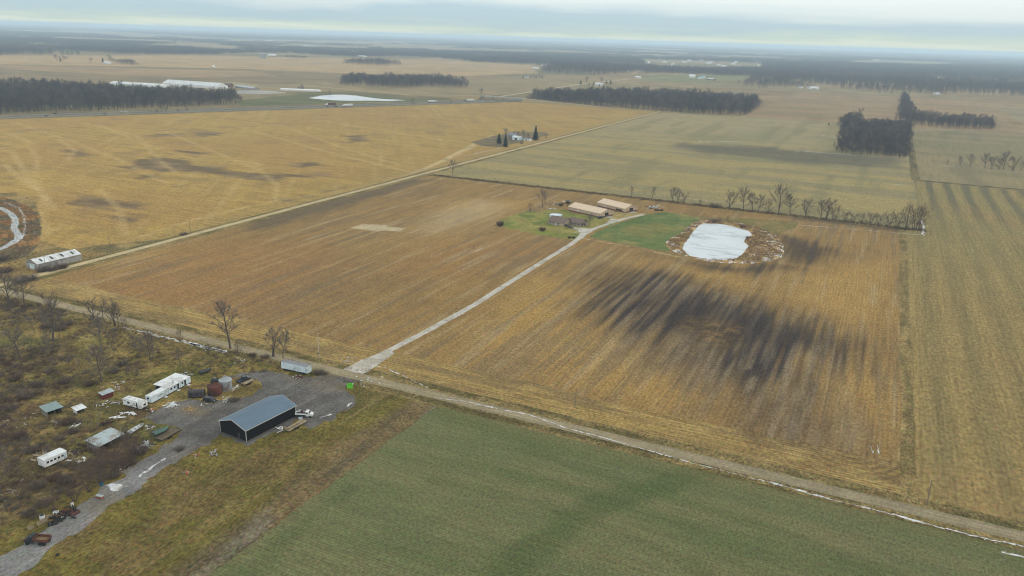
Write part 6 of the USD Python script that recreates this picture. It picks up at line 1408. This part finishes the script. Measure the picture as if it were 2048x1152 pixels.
def far_gable(name, label, cat, A, B_, W, eave, rise, wm, rm, openings=(), group=None, ribs=0, along=None, L=None):
    a = px(*A); b = px(*B_)
    d = b - a; ln = np.hypot(*d) if L is None else L; d = d / np.hypot(*d); nrm = np.array([-d[1], d[0]])
    if nrm @ a < 0: nrm = -nrm                   # away from where we stand
    return gable(name, label, cat, frame(tuple(a), tuple(a + d * ln), tuple(a + nrm * W), raw=True), eave, rise, wm, rm, ribs=ribs, openings=openings, group=group, cap=False)
far_gable('livestock_barn', 'very long white barn with dark openings in its right end, behind the left woodland', 'barn', (434, 178), (325, 170.5), 34, 5.5, 6.5, M_white, M_whiteroof, [('e', 7 + 8 * k, 3.5, 3.2, M_dark) for k in range(3)] + [('w', 7 + 8 * k, 3.5, 3.2, M_dark) for k in range(3)] + [('s', 6 + 8 * k, 3, 2.6, M_dark) for k in range(6)])
far_gable('livestock_barn', 'low long white barn at the left, joined behind the bigger white barn', 'barn', (326, 176), (219, 169.5), 26, 4, 3.5, M_white, M_whiteroof, [('s', 20 + 22 * k, 3, 2.6, M_dark) for k in range(4)])
far_gable('farm_building', 'small dark brown building right of the long white barns', 'building', (446, 174), (459, 175), 12, 7, 2, M_brownlow, M_brownroof, [('s', 4, 3, 3, M_dark)])
far_gable('farm_building', 'grey-roofed open farm building right of the dark brown one', 'building', (470, 175), (505, 180), 16, 3.5, 2.5, M_greywall, M_tinroof, [('s', 8, 4, 2.8, M_dark), ('s', 20, 4, 2.8, M_dark)])
far_gable('silage_bunker', 'long low white silage cover beyond the highway, left of the far pond', 'silage cover', (560, 180.5), (638, 183.5), 16, 2.2, 2.0, M_white, M_white)
far_gable('farm_building', 'small dark house behind the long white silage cover', 'house', (597, 178), (608, 178), 8, 3, 2, M_brownlow, M_brownroof, [('s', 4, 1.4, 2, M_white)])
far_gable('farm_building', 'white-roofed building of the small farm among four trees, far left', 'house', (206, 127), (217, 127.5), 14, 4.5, 3, M_white, M_whiteroof, [('s', 6, 2, 2.2, M_dark)])
far_gable('machine_shed', 'grey silo-side shed with a pale roof on the far tan ridge', 'shed', (540, 112), (553, 112), 22, 6, 4, M_white, M_whiteroof, [('s', 8, 4, 4, M_dark)])
for k, (x, lb) in enumerate([(521, 'leftmost grey silo on the far tan ridge'), (525.5, 'middle grey silo on the far tan ridge'), (530, 'rightmost grey silo on the far tan ridge')]):
    p = thing('silo', lb, 'silo', px(x, 116.5), 0, None); part(p, 'tower', CYL((0, 0, 0), (0, 0, 19), 5.2, n=16), M_galv); part(p, 'dome', trimesh.creation.icosphere(2, 5.2).apply_scale((1, 1, .5)).apply_translation((0, 0, 19)), M_galv); part(p, 'ring', [CYL((0, 0, z), (0, 0, z + .3), 5.35, n=16) for z in (4, 9, 14)], M_frame)
p = thing('silo', 'white-topped dark silo behind the small far grove', 'silo', px(706, 111.5)); part(p, 'tower', CYL((0, 0, 0), (0, 0, 22), 5, n=14), M_frame); part(p, 'dome', CYL((0, 0, 22), (0, 0, 26), 5.2, 1, 14), M_white)
far_gable('farm_building', 'low white farm building beside the far white-topped silo', 'building', (714, 113), (728, 114), 20, 4, 3, M_white, M_whiteroof, [('s', 9, 4, 3, M_dark)])
far_gable('farmhouse', 'white farmhouse among evergreens beyond the wide woodland', 'house', (1191, 171), (1206, 171.5), 11, 4.5, 3, M_white, M_whiteroof, [('s', 4, 1.5, 1.5, M_glass, 'window', 1.2), ('s', 9, 1.5, 1.5, M_glass, 'window', 1.2)])
for x, y, t, lb, k in [(1161.5, 168.5, 158.5, 'cone-shaped evergreen left of the far white farmhouse', 'dark_evergreen'), (1187, 169, 162.5, 'small evergreen at the left corner of the far white farmhouse', 'dark_evergreen'), (1199, 172, 167, 'low evergreen before the far white farmhouse', 'dark_evergreen'), (1213, 168, 160, 'evergreen right of the far white farmhouse, left of a pair', 'dark_evergreen'), (1221, 168.5, 158.5, 'tall evergreen furthest right of the far white farmhouse', 'dark_evergreen'), (1173, 168, 154, 'bare tree between the far evergreens, left', 'broad_bare_tree'), (1203, 166, 155.5, 'bare tree behind the far white farmhouse', 'broad_bare_tree'), (1178, 170.5, 164, 'dark shrub-like evergreen at the road by the far white farmhouse', 'dark_evergreen')]: T(k, x, y, t, lb, wide=1.3)
far_gable('farm_building', 'white house at the left of the far green farm lawn', 'house', (1270, 156), (1281, 156.5), 11, 4, 3, M_white, M_whiteroof, [('s', 5, 2, 2, M_glass, 'window', 1)])
far_gable('hoop_barn', 'white round-roofed barn at the back of the far green farm lawn', 'barn', (1378, 155), (1390, 155.5), 22, 6, 5, M_white, M_white, [('s', 8, 5, 4, M_whiteroof)])
far_gable('farm_building', 'blue-green roofed building of the far lawn farm', 'building', (1403, 158), (1411, 155.5), 14, 5, 3.5, M_bluewhite, mat('teal_roof', (.07, .20, .23), rough=.5, var=.1), [('s', 5, 3, 3, M_dark)])
far_gable('farm_building', 'brick-red and white house right of the blue-green roofed building', 'house', (1414, 160), (1427, 161), 12, 4, 3, M_redbox, M_whiteroof, [('s', 4, 2, 2, M_glass, 'window', 1)])
far_gable('farm_building', 'white-roofed barn before the great hazy woodland', 'barn', (1622, 178.5), (1638, 179), 14, 5, 3.5, M_white, M_whiteroof, [('s', 6, 3, 3, M_dark), ('s', 12, 3, 3, M_dark)])
far_gable('farm_building', 'pale house left of the white-roofed barn before the great woodland', 'house', (1596, 176), (1604, 176.5), 10, 4, 3, M_white, M_greyroof, [('s', 4, 2, 2, M_glass, 'window', 1)])
far_gable('farm_building', 'small green-white shed between the pale house and the white-roofed barn', 'shed', (1612, 177), (1619, 177.5), 8, 3.5, 2, M_bluewhite, M_slate, [('s', 3, 2, 2, M_dark)])
far_gable('farm_building', 'small white house at the wood edge, right of the tree belt', 'house', (1866, 189), (1876, 190), 10, 4, 3, M_white, M_whiteroof, [('s', 4, 2, 2, M_glass, 'window', 1)])
far_gable('farm_building', 'small white farm building left of the far grove at the middle', 'building', (1064, 137), (1074, 137.5), 16, 4, 3, M_white, M_whiteroof, [('s', 8, 3, 3, M_dark)])
far_gable('farm_building', 'white barn at the left end of the far grove at the middle', 'barn', (1088, 131.5), (1102, 129.5), 16, 6, 4, M_white, M_whiteroof, [('s', 8, 4, 4, M_dark)])
far_gable('farm_building', 'pale house in the small cluster of trees on the far tan field', 'house', (1048, 155.5), (1058, 156), 9, 4, 3, M_white, M_greyroof, [('s', 4, 2, 2, M_glass, 'window', 1)])
for i, x in enumerate([1046, 1052, 1060, 1066, 1072, 1079, 1084]): T('dark_evergreen' if i % 2 == 0 else 'broad_bare_tree', x, 156.5, 149.5, f'{ordn[i]} tree from the left in the small cluster on the far tan field', group='trees round the house on the far tan field', wide=1.3)
far_gable('white_shed', 'tiny white shed alone on the far tan field at the left', 'shed', (424, 133), (429, 135.5), 7, 3, 2, M_white, M_white, [('s', 3, 2, 2, M_dark)])
for i, (x, y, t) in enumerate([(113, 122, 110), (121, 123, 113), (128, 123, 112), (134, 121, 113), (182, 126, 116), (206, 125, 114), (220, 126, 111), (226, 127, 117)]):
    T('dark_evergreen' if i in (1, 5) else 'broad_bare_tree', x, y, t, f'{ordn[i]} tree from the left on the far tan field at the left', group='lone trees on the far tan field', wide=1.35)
wood([(233, 128), (250, 130), (272, 131), (273, 128), (255, 125), (236, 125)], 13, 11, 31, 'small grove right of the little farm on the far left field', WOODFAR)
wood([(573, 115.3), (590, 116.3), (612, 117), (612, 115.5), (590, 114.5), (574, 114)], 9, 10, 32, 'dark windbreak hedge right of the far silos', WOODFAR)
# a far-off town of small pale houses
r = np.random.default_rng(5); tg = 'small houses of the far town'
TOWN = [(1280 + 240 * (i + .5) / 30 + r.uniform(-4, 4), r.uniform(121.5, 137)) for i in range(30)]
hp = kindclass('town_house_kind'); a0 = frame((0, 0), (22, 0), (0, 14), raw=True)
def town_kind(rm, wm, path):
    for m in roof_slopes(22, 14, 5.5, 4.5, .6, .15, 0): part(path, 'roof_slope', m, rm)
    part(path, 'wall', [B(11, .15, 2.7, 22, .3, 5.4), B(11, 13.85, 2.7, 22, .3, 5.4)], wm); part(path, 'gable_wall', [EXT([(.3, 0), (13.7, 0), (13.7, 5.4), (7, 9.8), (.3, 5.4)], .3, 'x'), EXT([(.3, 0), (13.7, 0), (13.7, 5.4), (7, 9.8), (.3, 5.4)], .3, 'x').apply_translation((21.7, 0, 0))], wm)
    part(path, 'window', [B(x, -.05, 2.6, 2.2, .1, 2) for x in (4, 11, 18)], M_glass)
town_kind(M_whiteroof, M_white, hp)
hp2 = kindclass('town_house_kind_grey'); town_kind(M_greyroof, M_tanwall, hp2)
for i, (x, y) in enumerate(TOWN): copy_of(hp if i % 3 else hp2, 'town_house', 'small pale house of the far town, among bare woods right of the middle' if i % 3 else 'small grey-roofed tan house of the far town, among bare woods right of the middle', 'house', px(x, y), r.choice([0, 1.57, .3]), tg if i % 3 else 'small grey-roofed houses of the far town', (1.1, 1.1, 1))
def speck(name, label, pts, m, h, cat='building'):
    a = px(*pts[0]); b = px(*pts[1]); return far_gable(name, label, cat, pts[0], pts[1], 30, h, h * .5, M_white, m, [('s', 12, 5, 4, M_dark)])
speck('far_building', 'far white building on the hazy plain, left of the middle', ((529, 82.3), (543, 83)), M_whiteroof, 9)
speck('far_building', 'far long white building on the hazy plain, near the middle', ((606, 94), (630, 95)), M_whiteroof, 8)
speck('far_building', 'far pale building on the hazy plain above the great woodland', ((1745, 120.5), (1755, 121)), M_whiteroof, 8)
speck('far_building', 'far white building in the hazy woods right of the town', ((1508, 124.5), (1520, 125)), M_whiteroof, 9)

# ================================================================== overpass, trucks and cars on the highway
def overpass():
    hx = float(np.interp(N_ROAD, hv, hu))
    p = thing('overpass_bridge', 'county road bridge over the highway, on round piers', 'bridge', (hx, N_ROAD))
    part(p, 'deck', B(0, 0, 6.6, 96, 10.4, .9), M_concrete)
    for y in (-5.1, 5.1): part(p, 'parapet', B(0, y, 7.5, 96, .3, .9), M_concrete)
    part(p, 'roadway', B(0, 0, 7.08, 96, 8.6, .06), M_tinroof)
    for x in (-26, 0, 26):
        for y in (-3.2, 3.2): part(p, 'pier', CYL((x, y, 0), (x, y, 5.6), .55, n=12), M_concrete)
        part(p, 'pier_cap', B(x, 0, 5.85, 1.3, 9.4, .6), M_concrete)
    for s in (-1, 1): part(p, 'abutment', B(s * 48.8, 0, 3.3, 1.4, 10.4, 6.6), M_concrete)
    for s, L in ((-1, 150), (1, 190)):
        x0, x1 = hx + s * 49.5, hx + s * (49.5 + L); V = []
        for x, z in ((x0, 7.02), (x1, .06)):
            V += [[x, N_ROAD - 5.6 - 2 * z, 0], [x, N_ROAD - 5, z], [x, N_ROAD + 5, z], [x, N_ROAD + 5.6 + 2 * z, 0]]
        f = [[0, 4, 5], [0, 5, 1], [1, 5, 6], [1, 6, 2], [2, 6, 7], [2, 7, 3], [0, 1, 2], [0, 2, 3], [4, 6, 5], [4, 7, 6]]
        if s < 0: f = [q[::-1] for q in f]
        g = usdkit.mesh(stage, uniq('road_embankment'), (np.array(V, float), np.array(f)), M_drygrass); tag(g, kind='structure')
        g = usdkit.mesh(stage, uniq('ramp_road'), (np.array([[x0, N_ROAD - 3.6, 7.03], [x0, N_ROAD + 3.6, 7.03], [x1, N_ROAD + 3.6, .09], [x1, N_ROAD - 3.6, .09]], float), np.array([[0, 1, 2, ], [0, 2, 3]]) if s < 0 else np.array([[0, 2, 1], [0, 3, 2]])), M_roadflat); tag(g, kind='structure')
M_roadflat = mat('pale_road', (.31, .28, .22), rough=.95, var=.1, scale=.2, coord='object')
overpass()
def lane_at(off, bx, by):
    """A point of the lane next to a picture point, and the way the lane runs there."""
    ln = highway_line.parallel_offset(abs(off), 'left' if off < 0 else 'right'); s = ln.project(shapely.Point(*px(bx, by))); a, b = ln.interpolate(s), ln.interpolate(s + 2)
    an = math.atan2(b.y - a.y, b.x - a.x); return (a.x, a.y), an
def semi(label, bx, by, off, boxm, cabm, flip=False):
    at, an = lane_at(off, bx, by); p = thing('semi_truck', label, 'truck', at, an + (math.pi if flip else 0))
    part(p, 'trailer', B(-2.5, 0, 2.75, 15.5, 2.6, 2.95), boxm); part(p, 'trailer_frame', B(-2.5, 0, 1.1, 15, 1.1, .3), M_frame)
    part(p, 'cab', EXT([(5.8, .9), (10.4, .9), (10.4, 1.9), (9.0, 2.1), (8.5, 3.4), (5.8, 3.9)], 2.4, 'y').apply_translation((0, -1.2, 0)), cabm); part(p, 'windscreen', B(8.78, 0, 2.75, .05, 2.1, 1.0, ry=-.36), M_glass)
    for s in (-1, 1):
        part(p, 'side_window', B(7.9, s * 1.21, 2.6, .9, .04, .7), M_glass); part(p, 'headlight', B(10.42, s * .95, 1.3, .06, .35, .25), M_lamp)
        for x in (-9, -7.7, 5.2, 6.4, 9.4): part(p, 'wheel', CYL((x, s * .8, .52), (x, s * 1.28, .52), .52, n=12), M_tyre)
    part(p, 'end_door', B(-10.28, 0, 2.75, .06, 2.4, 2.7), M_trim)
semi('white semi truck on the highway, second from the bridge', 855, 203, -13, M_white, M_whitecar)
semi('white semi truck on the highway, nearest the bridge', 930, 200.5, -13, M_white, M_whitecar)
semi('white semi truck on the nearer carriageway of the highway', 691, 212, 13, M_white, M_whitecar, True)
semi('semi truck with a white cab and a dark red load on the highway', 658, 210, -17, M_redbox, M_whitecar, True)
for bx, by, off, pm, lb, st in [(643, 212, 13, M_blackcar, 'dark car on the highway beside the dark red truck', 'sedan'), (664, 212.5, 17, M_blackcar, 'dark car on the nearer carriageway, under the dark red truck', 'suv'), (92, 232.5, 13, M_blackcar, 'dark car on the highway at the left, leftmost', 'sedan'), (113, 229, -17, M_blackcar, 'dark car on the far carriageway at the left', 'suv'), (846, 202.5, -17, M_navy, 'dark blue car just ahead of the white semi trucks near the bridge', 'sedan'), (242, 224, -13, M_whitecar, 'white car on the highway below the left woodland, left of a pair', 'suv'), (252, 224, -13, M_whitecar, 'white car on the highway below the left woodland, right of a pair', 'sedan'), (925, 201.5, -17, M_blackcar, 'dark car beside the semi truck nearest the bridge', 'suv')]:
    at, an = lane_at(off, bx, by); vehicle('highway_car', lb, 'car', at, an, pm, st)
for i, (x, y, t, k) in enumerate(sorted([(323, 226, 210, 'broad_bare_tree'), (332, 226, 213, 'oval_bare_tree'), (314, 226, 217, 'scrub_tree'), (211, 232, 224, 'scrub_tree'), (374, 222, 214, 'scrub_tree'), (356, 224, 217, 'scrub_tree'), (825, 212, 197, 'broad_bare_tree'), (902, 208, 200, 'scrub_tree'), (660, 193, 181, 'oval_bare_tree'), (839, 199, 190, 'thin_bare_tree'), (962, 192, 178, 'broad_bare_tree'), (606, 181, 169, 'oval_bare_tree')])):
    T(k, x, y, t, f'{ordn[i]} from the left of the small bare trees scattered along the highway', group='small bare trees along the highway', wide=1.2)
wood([(560, 213.5), (700, 211), (860, 206.8), (862, 206), (700, 210), (560, 212.5)], 2.2, 8, 35, 'thin line of weeds along the highway fence', WOODFAR, name='weeds')
# dark shed-like hide on the far field
p = thing('hunting_hide', 'small dark box hide on legs, alone in the field left of the square thicket', 'hide', px(1657, 252)); part(p, 'box', B(0, 0, 3.6, 2, 2, 2.4), M_brownlow); part(p, 'roof', B(0, 0, 4.88, 2.3, 2.3, .12), M_frame); part(p, 'window', B(0, -1.02, 3.9, 1.2, .06, .5), M_dark)
for x in (-.8, .8):
    for y in (-.8, .8): part(p, 'leg', B(x, y, 1.2, .16, .16, 2.4), M_greywood)

# ================================================================== weeds, reeds and tufts
def tuft(seed, H, W, n, mt, w=.05):
    r = np.random.default_rng(seed); a = r.uniform(0, 6.28, n); rr = r.uniform(0, W, n); b = np.c_[np.cos(a) * rr, np.sin(a) * rr, np.zeros(n)]
    return twigs(b, np.c_[np.cos(a) * .4, np.sin(a) * .4, np.ones(n)] + r.normal(0, .25, (n, 3)), H * r.uniform(.5, 1.1, n), w, r), mt
def weeds(name, poly, spacing, protos, smin, smax, seed, label, thr=None, ns=8.0, z=.02, zf=None):
    u, v, r = scatter(poly, spacing, seed)
    if thr is not None:
        k = fb(u, v, ns, 3, seed + 500) > thr; u, v = u[k], v[k]
    n = len(u); s = r.uniform(smin, smax, n); zz = np.full(n, z) if zf is None else zf(u, v)
    instancer(name, protos, np.c_[u, v, zz], r.integers(0, len(protos), n), np.c_[s, s, s], r.uniform(0, 6.28, n), label); return n
TUFT = [tuft(1, .55, .5, 26, M_drygrass), tuft(2, .7, .45, 22, M_weed), tuft(3, .5, .6, 26, mat('olive_grass', (.125, .120, .045), rough=.95, var=.3))]
REED = [tuft(4, 1.3, .55, 34, M_reed), tuft(5, 1.1, .6, 30, M_weed), tuft(6, 1.5, .5, 30, mat('rust_brown_reeds', (.255, .135, .065), rough=.95, var=.3))]
BRUSH = [(shrub(80 + k, 1.5, 2.2, 60, .03, .7), m) for k, m in enumerate((M_twig, M_twig_red, M_weed, M_twig_grey))]
scrub_poly = shapely.union_all([Polygon(pxs(p)).buffer(0) for p in SCRUB]).intersection(sbox(-640, 20, -100, 227)).difference(yard_poly.buffer(1.5))
cnt = [weeds('undergrowth', scrub_poly, 2.2, BRUSH, .5, 1.3, 21, 'fine grey-brown undergrowth among the trees of the rough ground', thr=.45, ns=7),
  weeds('undergrowth', rough_poly.intersection(Polygon(pxs([(-40, 600), (0, 600), (250, 650), (470, 700), (640, 745), (560, 742), (440, 755), (330, 790), (280, 850), (220, 960), (90, 1050), (-60, 1160), (-200, 1160)])).buffer(0)), 3.4, BRUSH, .4, 1.1, 22, 'thin scatter of dead stalks and brush over the rough grass', thr=.48, ns=9),
  weeds('reeds', bank_poly.buffer(-.6).difference(pond_poly.buffer(.5)), 1.0, REED, .5, 1.1, 11, 'rust and straw coloured reeds round the frozen pond', thr=.40, ns=4, zf=lambda u, v: .02 + bank_h(u, v) - .05),
  weeds('weeds', rough_poly.intersection(Polygon(pxs([(-40, 560), (0, 575), (470, 690), (640, 742), (560, 742), (440, 760), (330, 800), (300, 840), (340, 870), (220, 960), (90, 1050), (-60, 1160), (-200, 1160)])).buffer(0)), 1.5, TUFT, .6, 1.5, 12, 'clumps of dead weeds and grass over the rough ground', thr=.47),
  weeds('weeds', sbox(-420, 224.6, 130, 228.2), 1.1, TUFT[:2], .5, 1.2, 13, 'dry grass along the near side of the south road', thr=.40, ns=6),
  weeds('weeds', sbox(-385, 235.4, 60, 239.4), 1.1, TUFT[:2], .5, 1.1, 14, 'dry grass along the far side of the south road', thr=.42, ns=6),
  weeds('weeds', sbox(-385, 643.5, 40, 651.5), 1.3, TUFT[:2] + [REED[1]], .7, 1.8, 15, 'tall dead grass under the hedgerow', thr=.36, ns=6),
  weeds('weeds', sbox(-391, 241, -387, 1000), 1.6, TUFT[:1], .5, 1.2, 16, 'dry grass along the west road', thr=.42, ns=8),
  weeds('weeds', Polygon(pxs(bank)).buffer(-1).difference(creek.buffer(3)), 1.5, REED, .5, 1.1, 17, 'brown weeds on the creek banks', thr=.42, ns=6),
  weeds('weeds', Polygon(pxs(past)).buffer(0).intersection(sbox(-1500, 240, -400.5, 900)), 2.2, TUFT, .6, 1.4, 18, 'dead grass clumps round the long grey shed', thr=.48),
  weeds('weeds', strip_poly.difference(yard_poly).intersection(sbox(-260, 100, -128, 226)), 2.0, TUFT, .35, .8, 19, 'tufts in the mown grass before the black barn', thr=.52, ns=7)]
print('tufts', cnt)
